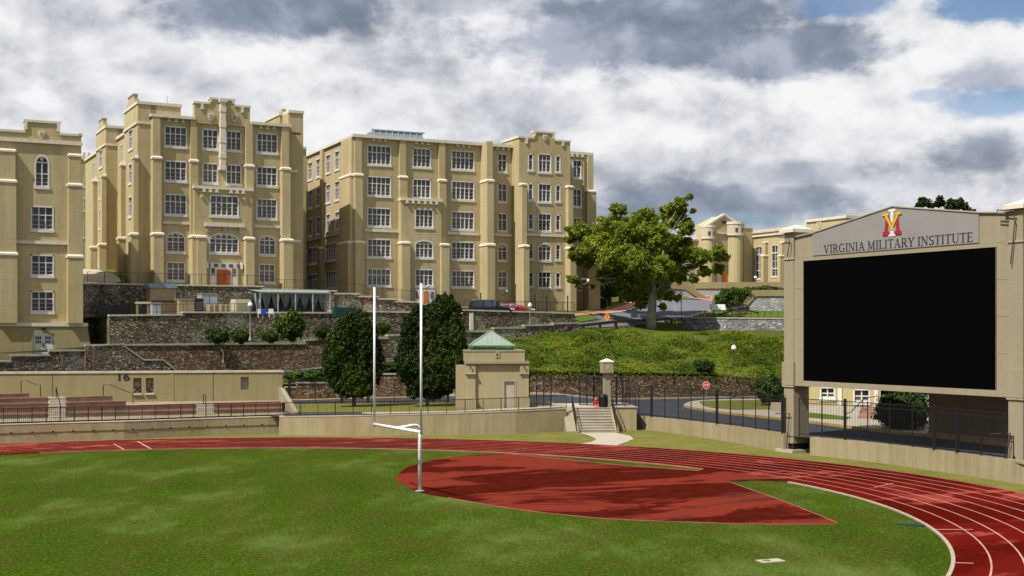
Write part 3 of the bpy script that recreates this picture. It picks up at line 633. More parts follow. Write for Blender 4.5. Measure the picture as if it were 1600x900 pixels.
# ================================================================ RAILINGS AND FENCES
def rail_line(name, label, path, ht, posts, rails, picket=0.13, pr=0.016, post=0.05, cat='railing', mat=None, base=0.0, big=(), bigw=0.12, bigh=0.15):
    """path: ground points; posts: number of bays"""
    mat = mat or M['black']; o = path[0].copy(); t = thing(name, label, cat, o); L = along(path, posts)
    for i, p in enumerate(L):
        q = p-o; b = i in big; r = (bigw if b else post)/2
        MB().box(q.x-r, q.x+r, q.y-r, q.y+r, q.z-0.05, q.z+ht+(bigh if b else 0.04)).build('post', mat, t)
    for (rz, rt) in rails:
        m = MB()
        for a, b in zip(L, L[1:]): m.bar(a-o+Vector((0, 0, rz)), b-o+Vector((0, 0, rz)), rt, rt)
        m.build('rail', mat, t)
    if picket:
        m = MB()
        tot = sum((b-a).length for a, b in zip(L, L[1:])); P = along(path, int(tot/picket))
        for p in P: q = p-o; m.box(q.x-pr/2, q.x+pr/2, q.y-pr/2, q.y+pr/2, q.z+base+0.08, q.z+ht-0.02)
        k = m.build('pickets', mat, t); k['kind'] = 'stuff'
    return t
fl = [Vector((p.x, p.y+0.2, 1.27)) for p in along(frontL, 12)]
rail_line('black_railing', 'black metal railing along the front of the red stadium seats', fl, 1.05, 32, [(1.05, .06), (.09, .04)], 0.13, 0.018)
fm = [Vector((p.x, p.y+0.2, 1.33+0.43*i/10)) for i, p in enumerate(along([G(442, 678)]+frontM[1:], 10))]
rail_line('black_railing', 'black metal railing on the tan wall behind the goal post, ending at the stairs', fm, 0.98, 16, [(.98, .05), (.07, .04)], 0.13, 0.018)
for s, (x0) in enumerate((-0.2, sx1+0.15)):
    a = stf.w(x0, run, 1.75); b = stf.w(x0, -0.3, 0.12)
    rail_line('stair_railing', ('black sloping handrail on the left side of the concrete stairs', 'black sloping handrail on the right side of the concrete stairs')[s], [a, b], 0.95, 2, [(.95, .05), (.12, .035)], 0.16, 0.018)
# short railing on right landing
rail_line('black_railing', 'short black railing on the landing right of the stairs', [stf.w(sx1+0.3, run-0.1, 1.8), stf.w(sx1+2.0, run-0.1, 1.8)], 1.0, 2, [(1.0, .05), (.1, .04)], 0.13, 0.018)
fr_ = [Vector((p.x, p.y+0.18, 0.98+0.19*i/14)) for i, p in enumerate(along(frontR, 14))]
tg = rail_line('tall_fence', 'tall black picket fence on the board-marked wall between the stairs and the scoreboard', fr_, 2.35, 12, [(2.3, .045), (2.05, .035), (.12, .04)], 0.125, 0.02, 0.06, 'fence', big=(2, 7, 12), bigw=0.17, bigh=0.12)
fr2 = [Vector((p.x, p.y+0.18, 1.10+0.03*i/14)) for i, p in enumerate(along([G(1250, 709)]+frontR2, 14))]
rail_line('tall_fence', 'tall black picket fence under the scoreboard between its pillars', fr2, 2.35, 9, [(2.3, .045), (2.05, .035), (.12, .04)], 0.125, 0.02, 0.06, 'fence', big=(2, 6, 7), bigw=0.15, bigh=0.1)
# fence behind the lawn, left of the kiosk
fp = [lowpt(x, y, 0.0) for x, y in [(452, 631), (560, 630.5), (640, 630), (700, 629.5)]]
rail_line('tall_fence', 'tall black picket fence behind the two upright trees, left of the kiosk', fp, 2.1, 6, [(2.05, .045), (.15, .04)], 0.13, 0.02, 0.07, 'fence', big=(0, 2, 3, 6), bigw=0.2, bigh=0.05)
def panel_px(name, label, px0, px1, ytop, ybot, Y, nb, cat, pick=0.14, Y1=None):
    a = W(px0, ybot, Y); b = W(px1, ybot, Y1 or Y); b.z = a.z; ht = (ybot-ytop)/F*Y
    return rail_line(name, label, [a, b], ht, nb, [(ht-0.03, .05), (ht-0.35, .04), (.12, .05)], pick, 0.022, 0.10, cat)
panel_px('tall_fence', 'tall black fence panel beside the right corner of the kiosk', 827, 861, 587, 634, 100.5, 3, 'fence')
panel_px('iron_gate', 'open black iron gate leaf left of the gate pillar', 906, 928, 588, 634, 102, 2, 'gate', 0.12, 101)
panel_px('iron_gate', 'black iron gate leaf against the left side of the gate pillar', 928, 943, 590, 634, 101, 1, 'gate', 0.12, 103)
panel_px('tall_fence', 'tall black fence panel right of the gate pillar, stepping down to the long fence', 953, 983, 589, 634, 101.5, 3, 'fence')
# ================================================================ TERRACES OF STONE
FA = Fr(W(140, 520, 115), 28); FB = Fr(W(172, 520, 122), 28); FC = Fr(W(137, 520, 128), 28)
def tier(name, label, fr, segs, zbot, th, mat, capmat, y=0.0, cap=0.16, over=0.1, cat='stone wall', group=None):
    t = thing(name, label, cat, (fr.O.x, fr.O.y, 0), fr.a, group); m = MB()
    for (p0, p1, py0, py1) in segs:
        xa, xb = fr.x(p0, y), fr.x(p1, y); za, zb = fr.z(p0, py0, y), fr.z(p1, py1, y)
        m.prism([(xa, zbot), (xb, zbot), (xb, zb-cap), (xa, za-cap)], y, y+th, lambda p, q, c: (p, c, q))
        MB().prism([(xa-0.04, za-cap), (xb+0.04, zb-cap), (xb+0.04, zb), (xa-0.04, za)], y-over, y+th+over, lambda p, q, c: (p, c, q)).build('cap_stone', capmat, t)
    m.build('stone_face', mat, t); return t
tA = tier('stone_wall', 'lowest dark fieldstone wall left of the tan stairwell, stepping down under the nearest building', FA,
     [(-60, 17, 564, 563), (17, 77, 554, 553.6), (77, 134, 546.5, 546)], -0.5, 0.6, M['rock_brown'], M['dull_cap'])
tA = tier('stone_wall', 'long lowest brown fieldstone wall behind the tan wall numbered 16', FA, [(134, 477, 538, 535.5), (477, 606, 530, 527)], -0.5, 0.6, M['rock_warm'], M['dull_cap'])
zz_ = FA.z(134, 538)
MB().prism([(FA.x(134)-0.1, -0.4), (FA.x(145), -0.4), (FA.x(145), zz_-0.2), (FA.x(134)-0.1, zz_-0.2)], -0.45, 0, lambda p, q, c: (p, c, q)).build('buttress', M['rock_warm'], tA)
y_ = -1.5; q_ = [FA.hit(a, b, y_) for a, b in ((146, 541), (190, 538.5), (225, 563), (255, 563), (277, 581))]
t_ = thing('stair_parapet', 'fieldstone parapet of the outdoor stairway slanting down across the lowest stone wall', 'stair parapet', (FA.O.x, FA.O.y, 0), FA.a)
MB().prism([(q_[0][0], -0.4)]+q_+[(q_[-1][0], -0.4)], y_, y_+0.35, lambda p, q, c: (p, c, q)).build('stone_face', M['rock_brown'], t_)
for a, b in zip(q_, q_[1:]): MB().bar((a[0], y_+0.17, a[1]+0.04), (b[0], y_+0.17, b[1]+0.04), 0.5, 0.12).build('cap_stone', M['dull_cap'], t_)
t_ = thing('drain_pipe', 'short white drain pipe on the brown stone wall left of the tan opening', 'pipe', FA.w(FA.x(348), -0.12, 0))
MB().tube([(0, 0, FA.z(348, 566)), (0, 0, FA.z(348, 549)), (-0.2, 0, FA.z(348, 546))], 0.07, 8).build('pipe', M['white'], t_)
tier('stone_wall', 'lower dark stone wall with stepped caps below the car park, above the green kiosk roof', FA,
     [(606, 718, 523, 519), (718, 772, 517, 516.5), (772, 820, 511.5, 511), (820, 865, 507.5, 506.5), (865, 905, 504.5, 503.5)], 2.0, 0.6, M['rock_brown'], M['dull_cap'])
tB = tier('stone_wall', 'middle brown fieldstone terrace wall with pale caps behind the shrubs', FB,
     [(171, 285, 491.5, 490.5), (285, 518, 486.5, 487.5), (516, 722, 484.5, 488)], 4.0, 0.6, M['rock_brown'], M['coping'])
tB2 = tier('stone_wall', 'car park retaining wall of dark stone under the parked cars', FB, [(718, 898, 483, 488.5)], 4.0, 0.6, M['rock_brown'], M['coping'])
xp = FB.x(736); MB().box(xp-0.2, xp+0.2, -0.2, 0.0, 6.5, FB.z(736, 489)).build('quoin_pier', M['trim'], tB2)
# return of the middle wall, left end
MB().box(FB.x(171)-0.02, FB.x(171)+0.6, 0.6, 9.0, 4.0, FB.z(171, 491.5)-0.17).build('return_wall', M['rock_brown'], tB)
tC = tier('stone_wall', 'upper stone terrace wall with stepped pale caps below the barracks', FC,
     [(120, 412, 441.5, 446.5), (410, 526, 450.5, 453.5), (523, 562, 457.5, 458), (560, 592, 462, 462.5), (590, 621, 466, 466.5), (618, 656, 470, 471), (655, 690, 474, 474.5), (689, 730, 478, 479)], 6.0, 0.6, M['rock_brown'], M['coping'])
def local_sheet(name, pts, mat, kind='structure'): return tag(sheet(name, pts, mat), kind=kind)
local_sheet('lower_terrace', [FA.w(-12, 0.5, 5.4), FA.w(FA.x(140), 0.5, 6.1), FA.w(FA.x(470), 0.5, 6.3), FB.w(FB.x(500), 0.1, 6.8), FB.w(FB.x(171), 0.1, 6.3), FB.w(-14, 0.1, 5.4)], M['hill'])
local_sheet('lower_terrace', [FA.w(FA.x(470), 0.5, 6.3), FA.w(FA.x(900), 0.5, 8.2), FB.w(FB.x(900), 0.1, 8.6), FB.w(FB.x(500), 0.1, 6.8)], M['hill'])
local_sheet('middle_terrace', [FB.w(FB.x(171), 0.5, 9.0), FB.w(FB.x(730), 0.5, 9.0), FC.w(FC.x(730), 0.1, 9.2), FC.w(FC.x(120), 0.1, 9.0)], M['path'])
local_sheet('car_park', [FB.w(FB.x(722), 0.5, 9.35), FB.w(FB.x(897), 0.5, 9.35), FB.w(FB.x(897), 22, 9.6), FB.w(FB.x(722)-3, 22, 9.6)], M['asphalt'])
local_sheet('upper_terrace', [FC.w(FC.x(115), 0.5, 12.1), FC.w(FC.x(412), 0.5, 12.1), FC.w(FC.x(412)+6, 26, 12.1), FC.w(-12, 26, 12.1)], M['path'])
local_sheet('upper_terrace', [FC.w(FC.x(412), 0.5, 11.2), FC.w(FC.x(600), 0.5, 10.6), FC.w(FC.x(600)+6, 34, 10.6), FC.w(FC.x(412)+2, 34, 11.2)], M['path'])
# sloping drive left of the barracks
sv = [W(120, 441, 131), W(192, 441, 131), W(184, 432, 136), W(170, 425.5, 142), W(150, 421, 150), W(120, 419.5, 154)]
local_sheet('sloping_drive', sv, M['path'])
local_sheet('grass_bank', [W(192, 440, 132), W(200, 434, 137), W(176, 421, 150), W(164, 421, 150), W(184, 431, 137)], M['lawn_green'])

# ---- lower stone wall along the low road
def lw(name, label, pa, pb, ztl, ztr, mat, cap=None, n=20):
    t = path_wall(name, label, 'stone wall', along(pa, n), ztl, 0.2, 0.5, mat, cap, 0.08, 0.12, None, ztr); return t
def wlpt(px):
    for a, b in zip(WL, WL[1:]):
        pa, pb = 800+a.x/a.y*F, 800+b.x/b.y*F
        if pa <= px <= pb: t = (px-pa)/(pb-pa); return a.lerp(b, t)
    return WL[0]
def zc_(px, py): return Zf(py, wlpt(px).y)
lw('stone_wall', 'low warm fieldstone wall end left of the first upright tree, beside the low road', [wlpt(445), wlpt(463)], [0], zc_(450, 604), zc_(463, 604), M['rock_warm'], M['dull_cap'], 3)
lw('stone_wall', 'warm fieldstone wall beside the low road, behind the first upright tree', [wlpt(463), wlpt(560)], [0], zc_(463, 597), zc_(560, 597), M['rock_warm'], M['dull_cap'], 8)
lw('stone_wall', 'warm fieldstone wall beside the low road, between the two upright trees', [wlpt(560), wlpt(700), wlpt(735)], [0], zc_(590, 583), zc_(735, 584), M['rock_warm'], M['dull_cap'], 10)
lw('stone_wall', 'long fieldstone wall under the green bank, behind the stop sign', [wlpt(735), wlpt(860), wlpt(960), wlpt(1070), wlpt(1185), WL[7]], [0], zc_(850, 584), zc_(1185, 591), M['rock_warm'], None, 24)

# ================================================================ FACADE TOOLS
def mfront(y=0.0): return lambda a, b, c: (a, y+c, b)
def mleft(x=0.0): return lambda a, b, c: (x+c, a, b)
def arc_pts(a0, a1, zs, rise, n=8):
    return [(a0+(a1-a0)*i/n, zs+rise*max(0.0, 1-(2*i/n-1)**2)**0.7) for i in range(n+1)]
def wall_holes(mb, a0, a1, b0, b1, holes, mp, depth=0.3, through=False):
    A = sorted({a0, a1, *[h[0] for h in holes], *[h[1] for h in holes]}); B = sorted({b0, b1, *[h[2] for h in holes], *[h[3] for h in holes]})
    A = [a for a in A if a0-1e-6 <= a <= a1+1e-6]; B = [b for b in B if b0-1e-6 <= b <= b1+1e-6]
    for i in range(len(A)-1):
        for j in range(len(B)-1):
            ca, cb = (A[i]+A[i+1])/2, (B[j]+B[j+1])/2
            if any(h[0] < ca < h[1] and h[2] < cb < h[3] for h in holes): continue
            mb.quad(mp(A[i], B[j], 0), mp(A[i+1], B[j], 0), mp(A[i+1], B[j+1], 0), mp(A[i], B[j+1], 0))
    for h in holes:
        x0, x1, z0, z1 = h[:4]
        if z0 < b0-1e-6 or z1 > b1+1e-6 or x0 < a0-1e-6 or x1 > a1+1e-6: continue
        for (p, q) in (((x0, z0), (x1, z0)), ((x1, z0), (x1, z1)), ((x1, z1), (x0, z1)), ((x0, z1), (x0, z0))):
            mb.quad(mp(p[0], p[1], 0), mp(q[0], q[1], 0), mp(q[0], q[1], depth), mp(p[0], p[1], depth))
        if len(h) > 4 and h[4]:
            r = h[4]; top = arc_pts(x0, x1, z1-r, r)
            k = len(top)//2
            mb.prism([(x0, z1)]+top[:k+1][::-1][:-0 or None], 0, depth, mp) if False else None
            L = [(x0, z1)]+[top[k]]+top[:k][::-1]; Rr = [(x1, z1)]+top[k+1:][::-1]+[top[k]]
            mb.prism([(x0, z1-0.001)]+[(top[i][0], min(top[i][1], z1-0.001)) for i in range(k, -1, -1)], 0.0, depth, mp)
            mb.prism([(x1, z1-0.001)]+[(top[i][0], min(top[i][1], z1-0.001)) for i in range(len(top)-1, k-1, -1)], 0.0, depth, mp)
WC = {}
def window_mesh(w_, h, nx, arch=0.0, trans=0.66, lead=True, pale=False):
    key = (round(w_, 1), round(h, 1), nx, round(arch, 1), trans, lead, pale)
    if key in WC: return WC[key]
    mp = mfront(0); f = MB(); tr = 0.13; g = MB()
    hs = h-arch                                                # spring of the arch
    f.box(0, tr, -0.035, 0.2, 0, hs); f.box(w_-tr, w_, -0.035, 0.2, 0, hs); f.box(-0.06, w_+0.06, -0.09, 0.2, -0.16, 0.10)
    if arch:
        o_ = arc_pts(0, w_, hs, arch); i_ = arc_pts(tr, w_-tr, hs-0.06, arch-0.12)
        for a, b, c, d in zip(o_, o_[1:], i_, i_[1:]): f.prism([a, b, d, c], -0.035, 0.2, mp)
        f.box(tr, w_-tr, 0.10, 0.2, hs-0.10, hs+0.02)
        for k in range(nx):                                     # little cusps over each light
            x0 = tr+(w_-2*tr)*k/nx; x1 = tr+(w_-2*tr)*(k+1)/nx; cx = (x0+x1)/2; top = hs+arch*0.80*max(0.35, sin(pi*(cx/w_)))
            f.prism([(x0, hs), (x0+0.05, hs+0.3*(top-hs)), (cx, top), (x0, top+0.04)], 0.11, 0.2, mp); f.prism([(x1, hs), (x1, top+0.04), (cx, top), (x1-0.05, hs+0.3*(top-hs))], 0.11, 0.2, mp)
    else: f.box(0, w_, -0.035, 0.2, h-tr, h)
    ih = (hs if arch else h-tr)
    for k in range(1, nx):
        x = tr+(w_-2*tr)*k/nx; f.box(x-0.05, x+0.05, 0.08, 0.2, 0.1, ih)
    zt = 0.1+(ih-0.1)*trans; f.box(tr, w_-tr, 0.085, 0.2, zt-0.045, zt+0.045)
    if lead:
        for zz in (0.1+(zt-0.1)/3, 0.1+(zt-0.1)*2/3): f.box(tr, w_-tr, 0.165, 0.2, zz-0.013, zz+0.013)
        f.box(tr, w_-tr, 0.15, 0.2, 0.1, 0.22)
    if arch: g.prism([(tr*0.5, 0.0)]+[(w_-tr*0.5, 0.0)]+arc_pts(tr*0.5, w_-tr*0.5, hs-0.02, arch-0.03)[::-1], 0.205, 0.24, mp)
    else: g.box(0.02, w_-0.02, 0.205, 0.24, 0.0, h-0.02)
    r = (f.mesh('window_frame', M['white']), g.mesh('glass', M['glass_pale'] if pale else M['glass'])); WC[key] = r; return r
def put_window(root, side, off, a0, a1, z0, z1, nx, arch=0.0, trans=0.66, lead=True, pale=False):
    f, g = window_mesh(a1-a0, z1-z0, nx, arch, trans, lead, pale); rec = 0.0
    if side == 'front': o = link('window', f, root, (a0, off+rec, z0))
    else: o = link('window', f, root, (off+rec, a1, z0), R_(-90))
    link('glass', g, o); return o
def facade(root, side, off, a0, a1, b0, b1, wins, mat, name='wall'):
    """wins: (a0,a1,z0,z1,lights[,arch[,trans]])"""
    m = MB(); mp = mfront(off) if side == 'front' else mleft(off)
    wall_holes(m, a0, a1, b0, b1, [(w[0], w[1], w[2], w[3], w[5] if len(w) > 5 else 0) for w in wins], mp)
    o = m.build(name, mat, root)
    for w_ in wins: put_window(root, side, off, *w_)
    return o
def coping(root, side, off, a0, a1, z, h=0.34, over=0.14, dep=0.5, mat=None):
    m = MB(); mp = mfront(off) if side == 'front' else mleft(off)
    m.prism([(a0, z-h), (a1, z-h), (a1, z), (a0, z)], -over, dep, mp); return m.build('coping', mat or M['trim'], root)
def corbels(root, side, off, ac, z, n=3, gap=0.75, w_=0.26, h=0.55):
    m = MB(); mp = mfront(off) if side == 'front' else mleft(off)
    for i in range(n):
        a = ac+(i-(n-1)/2)*gap; m.prism([(a-w_/2, z-h), (a+w_/2, z-h), (a+w_/2, z-0.3), (a-w_/2, z-0.3)], -0.20, 0.0, mp)
        m.prism([(a-w_/2-.06, z-h-.12), (a+w_/2+.06, z-h-.12), (a+w_/2+.06, z-h), (a-w_/2-.06, z-h)], -0.26, 0.0, mp)
    return m.build('corbels', M['trim'], root)
def pier(root, side, off, a0, a1, steps, mat, capmat=None, grow=0.06):
    """steps from the ground up: (z0, z1, proud); a pale weathering cap where it steps back"""
    m = MB(); mp = mfront(off) if side == 'front' else mleft(off)
    for i, (z0, z1, pr) in enumerate(steps):
        e = grow*(len(steps)-1-i)
        m.prism([(a0-e, z0), (a1+e, z0), (a1+e, z1), (a0-e, z1)], -pr, 0.0, mp)
    o = m.build('pier', mat, root)
    for i, (z0, z1, pr) in enumerate(steps[:-1]):
        e = grow*(len(steps)-1-i)+0.08; k_ = -(pr+steps[i+1][2])/2-0.03; c = MB(); n = len(c.v)
        L = [(a0-e, z1, -pr-.07), (a1+e, z1, -pr-.07), (a1+e, z1+.17, -pr-.07), (a0-e, z1+.17, -pr-.07), (a0-e+.1, z1+.32, k_), (a1+e-.1, z1+.32, k_)]
        c.v = [tuple(mp(*p)) for p in L]+[tuple(mp(p, q, 0.0)) for p, q in ((a0-e, z1), (a1+e, z1), (a1+e, z1+.17), (a0-e, z1+.17), (a0-e+.1, z1+.32), (a1+e-.1, z1+.32))]
        c.f = [(0, 1, 2, 3), (3, 2, 5, 4), (4, 5, 11, 10), (0, 3, 9, 6), (3, 4, 10, 9), (1, 7, 8, 2), (2, 8, 11, 5), (0, 6, 7, 1)]
        c.build('pier_cap', capmat or M['trim'], o)
    return o
def gable_top(root, side, off, steps, zb, mat, dep=0.5):
    """stepped parapet: steps = (a0, a1, z)"""
    m = MB(); c = MB(); mp = mfront(off) if side == 'front' else mleft(off)
    for a0, a1, z in steps:
        m.prism([(a0, zb), (a1, zb), (a1, z-0.3), (a0, z-0.3)], 0.001, dep, mp)
        c.prism([(a0-0.08, z-0.3), (a1+0.08, z-0.3), (a1+0.08, z-0.08), (a0-0.08, z-0.08)], -0.10, dep+0.1, mp)
    for (s0, s1) in zip(steps, steps[1:]):
        lo, hi = min(s0[2], s1[2]), max(s0[2], s1[2]); x = s0[1]; sg = 1 if s1[2] > s0[2] else -1
        xa, xb = (x, x+0.26) if sg > 0 else (x-0.26, x)
        c.prism([(xa, lo), (xb, lo), (xb, hi-0.3), (xa, hi-0.3)], -0.12, 0.0, mp)
    m.build('parapet', mat, root); c.build('coping', M['trim'], root)
def drop_stones(root, off, aa, z, h=0.9, w_=0.3):
    m = MB()
    for a in aa: m.box(a-w_/2, a+w_/2, off-0.13, off, z-h, z-0.25)
    return m.build('drop_stone', M['trim'], root)
def shield(root, off, a, z, s=1.0):
    pts = [(-.5, .6), (.5, .6), (.5, 0), (.3, -.4), (0, -.65), (-.3, -.4), (-.5, 0)]
    o = MB().prism([(a+p*s, z+q*s) for p, q in pts], off-0.12, off, lambda p, q, c: (p, c, q)).build('shield', M['trim'], root)
    MB().prism([(a+p*s*.6, z+q*s*.6) for p, q in pts], off-0.17, off-0.121, lambda p, q, c: (p, c, q)).build('crest', M['dull_cap'], o); return o
def belt(root, side, off, a0, a1, z, h=0.28, pr=0.14):
    m = MB(); mp = mfront(off) if side == 'front' else mleft(off)
    m.prism([(a0, z), (a1, z), (a1, z+h), (a0, z+h)], -pr, 0.0, mp); return m.build('string_course', M['trim'], root)
ST = M['stucco']

# ================================================================ RIGHT BARRACKS (long block behind the goal post)
f3 = Fr(W(553, 520, 150.7), 25.5)
B3 = thing('barracks_building', 'long tan five-storey barracks behind the parked cars and the goal post', 'building', (f3.O.x, f3.O.y, 0), f3.a)
rz3 = [(f3.z(592, b), f3.z(592, a)) for a, b in ((227, 258.3), (275.3, 307), (324.5, 354.6), (373.3, 402.8), (419.5, 447.5))]
zt3 = f3.z(592, 212.5); zb3 = 8.6
def X3(px, y=0): return f3.x(px, y)
w3 = []
for i, (a, b) in enumerate(rz3):
    w3.append((X3(573.5), X3(611.3), a, b, 5)); w3.append((X3(705), X3(741.5), a, b, 5)); w3.append((X3(777.3), X3(792.5), a, b, 2, 0.42 if i == 3 else 0))
    if i < 2: w3.append((X3(644.3), X3(673.6), a, b, 4))
facade(B3, 'front', 0.0, 0, X3(801), zb3, zt3-0.05, w3, ST)
bx0, bx1 = X3(627, -0.9), X3(690, -0.9); zbay = f3.z(627, 308.5, -0.9)
wb = [(X3(648.3, -.9), X3(677.6, -.9), a, b, 4, 0.45 if i == 1 else 0) for i, (a, b) in enumerate(rz3[2:])]
zd0 = f3.z(660, 478, -0.9); zd1 = f3.z(660, 452.5, -0.9); dx0, dx1 = X3(648, -.9), X3(679, -.9)
facade(B3, 'front', -0.9, bx0, bx1, zb3, zbay-0.3, wb+[], ST, 'bay_wall')
MB().box(bx0, bx0+0.02, -0.899, 0, zb3, zbay-.3).box(bx1-.02, bx1, -0.899, 0, zb3, zbay-.3).box(bx0, bx1, -0.9, 0, zbay-0.32, zbay-0.3).build('bay_side', ST, B3)
coping(B3, 'front', -0.9, bx0-.1, bx1+.1, zbay, 0.34, 0.16, 0.9)
for c_ in (0.28, 0.72): corbels(B3, 'front', -0.9, bx0+(bx1-bx0)*c_, zbay)
dr = MB().box(dx0, dx1, -1.05, -0.901, zd0, zd1).build('door_surround', M['white'], B3)
xq = X3(661.5, -1.05), X3(669, -1.05)
dd = MB().box(xq[0], xq[1], -1.10, -1.051, zd0+.1, zd1-0.2).build('door', M['wood_orange'], B3)
for s in ((X3(649.5, -1.05), X3(656.5, -1.05)), (X3(673, -1.05), X3(678, -1.05))): MB().box(s[0], s[1], -1.08, -1.051, zd0+0.9, zd1-0.25).build('sidelight', M['glass'], dr)
zc4 = f3.z(566, 381); zc2 = f3.z(566, 276); zc1 = f3.z(645, 281)
pier(B3, 'front', 0, 0.0, X3(566, -.5), [(zb3, zc4, 0.95), (zc4, zc2, 0.6), (zc2, zt3-.3, 0.35)], ST)
pier(B3, 'front', 0, X3(625, -.4), X3(635, -.4), [(zb3, f3.z(625, 382), 1.4), (f3.z(625, 382), f3.z(625, 279), 0.6), (f3.z(625, 279), zt3-.3, 0.35)], ST)
pier(B3, 'front', 0, X3(686.5, -.4), X3(696, -.4), [(zb3, f3.z(690, 385), 1.4), (f3.z(690, 385), f3.z(690, 284.5), 0.6), (f3.z(690, 284.5), zt3-.3, 0.35)], ST)
pier(B3, 'front', 0, X3(761, -1.9), X3(770, -1.9), [(zb3, f3.z(761, 386), 2.3), (f3.z(761, 386), f3.z(761, 287), 2.1), (f3.z(761, 287), zt3-.02, 1.9)], ST)
for i in (2,):
    zs = f3.z(592, 362.5)
    for a, b in ((567, 623), (697, 748), (771, 800)): belt(B3, 'front', 0, X3(a)+0.1, X3(b), zs, 0.34, 0.16)
coping(B3, 'front', 0, -0.3, X3(801), zt3, 0.36, 0.45, 0.6)
for pc in (592, 659, 723, 785): corbels(B3, 'front', -0.02, X3(pc), zt3)
# tower
ty = -2.1; tx0, tx1 = X3(811, ty), X3(891, ty); ztl = f3.z(811, 211.5, ty); zgm = f3.z(833, 203.5, ty)
wt = []
for i, (a, b) in enumerate(rz3):
    ad = 0.15
    wt += [(X3(825, ty), X3(833.5, ty), a+ad, b-.1, 1), (X3(840.6, ty), X3(861.6, ty), a, b, 3, 0.42 if i == 3 else 0), (X3(867.8, ty), X3(876.6, ty), a+ad, b-.1, 1)]
facade(B3, 'front', ty, tx0, tx1, zb3, ztl-.35, wt, ST, 'tower_wall')
MB().box(tx0, tx0+.02, ty+.001, 1.0, zb3, ztl-.3).box(tx1-.02, tx1, ty+.001, 1.0, zb3, ztl-.3).build('tower_side', ST, B3)
MB().prism([(tx0-0.12, ztl-0.3), (tx0+0.35, ztl-.3), (tx0+.35, ztl), (tx0-.12, ztl)], ty-0.12, 3, lambda p, q, c: (p, c, q)).build('coping', M['trim'], B3)
zr = f3.z(880, 216.5, ty)
gable_top(B3, 'front', ty, [(tx0, X3(834, ty), ztl), (X3(834, ty), X3(866.5, ty), zgm+0.05), (X3(866.5, ty), tx1, ztl-0.1)], ztl-.36, ST, 0.6)
drop_stones(B3, ty, [X3(822.5, ty), X3(879.5, ty)], ztl-0.05); shield(B3, ty, X3(851.5, ty), f3.z(851, 215.5, ty), 0.62)
zs = f3.z(592, 362.5); belt(B3, 'front', ty, X3(819, ty), X3(882, ty), zs, 0.34, 0.16)
pier(B3, 'front', ty, X3(811.5, ty), X3(817.5, ty), [(zb3, f3.z(811, 387, ty), 1.5), (f3.z(811, 387, ty), f3.z(811, 290.5, ty), 0.9), (f3.z(811, 290.5, ty), f3.z(811, 289, ty), 0.1)], ST)
pier(B3, 'front', ty, X3(884.5, ty), X3(891, ty), [(zb3, f3.z(884, 390, ty), 1.4), (f3.z(884, 390, ty), f3.z(884, 294, ty), 0.7), (f3.z(884, 294, ty), f3.z(884, 292.5, ty), 0.1)], ST)
# right wing
wy = 0.9; wx1 = X3(925.5, wy); ztw = f3.z(905, 237.5, wy)
facade(B3, 'front', wy, tx1-1.0, wx1, zb3, ztw-.3, [(X3(894.5, wy), X3(908, wy), a-.05, b-.05, 2) for a, b in rz3], ST, 'wing_wall')
coping(B3, 'front', wy, tx1, wx1+.1, ztw); corbels(B3, 'front', wy-.02, X3(901.5, wy), ztw)
pier(B3, 'front', wy, X3(917, wy), wx1, [(zb3, f3.z(917, 395, wy), 1.2), (f3.z(917, 395, wy), f3.z(917, 301, wy), 0.6), (f3.z(917, 301, wy), ztw-.3, 0.3)], ST, grow=0.25)
pier(B3, 'front', wy, X3(908.5, wy), X3(912, wy), [(zb3, ztw-.35, 0.12)], M['trim']) if False else None
ff = MB().tube([(X3(911.5, wy), wy-0.15, zb3), (X3(911.5, wy), wy-.15, ztw-1.2)], 0.09, 6).build('downpipe', M['tan_metal'], B3)
# flank, roof, skylight
dF = f3.hitx(478)[0]
wf = []
for i, (a, b) in enumerate(rz3):
    if i < 3: prs = ((481, 488.6), (493.8, 501.3), (509.2, 516.8), (523, 530.8))
    else: prs = ((480, 497.5), (508, 526.8))
    for p, q in prs: wf.append((f3.hitx(q)[0], f3.hitx(p)[0], a, b, 2 if i < 3 else 5))
facade(B3, 'left', 0.0, 0, dF, zb3, zt3-.05, wf, ST, 'flank_wall')
pier(B3, 'left', 0, 0.0, f3.hitx(536.5)[0], [(zb3, zc4, 0.75), (zc4, zc2, 0.5), (zc2, zt3-.3, 0.3)], ST)
pier(B3, 'left', 0, f3.hitx(507.5)[0], f3.hitx(504)[0], [(zb3, zc4, 0.7), (zc4, zt3-.3, 0.35)], ST)
pier(B3, 'left', 0, f3.hitx(481)[0], dF, [(zb3, zc4, 0.5), (zc4, zt3-.3, 0.3)], ST)
belt(B3, 'left', 0, f3.hitx(536)[0], dF, zs, 0.3, 0.14)
coping(B3, 'left', 0, -0.3, dF+.2, zt3, 0.3, 0.25, 0.5)
rf = MB().box(0.02, X3(801), 0.3, dF-.1, zt3-1.0, zt3-0.7).box(X3(801), wx1, wy+.3, 20, ztw-1.5, ztw-1.0).box(tx0+.02, tx1-.02, ty+.3, 1.4, ztl-1.4, ztl-1.0).build('roof', M['roof'], B3)
MB().box(0.02, wx1-0.02, dF-.1, dF, zb3, zt3-1).box(wx1-.3, wx1, wy+.02, dF, zb3, ztw-.3).build('back_wall', ST, B3)
s0, s1 = f3.x(588, 6), f3.x(664, 6); zsk = f3.z(620, 204, 6)
sk = MB().prism([(6, zt3-.7), (10.5, zt3-.7), (9.6, zsk), (7, zsk)], s0, s1, lambda p, q, c: (c, p, q)).build('skylight', M['blue_steel'], rf)
for i in range(9):
    x = s0+(s1-s0)*i/8; MB().bar((x, 5.95, zt3-.65), (x, 6.95, zsk+.05), 0.09).build('glazing_bar', M['pale_blue'], sk)
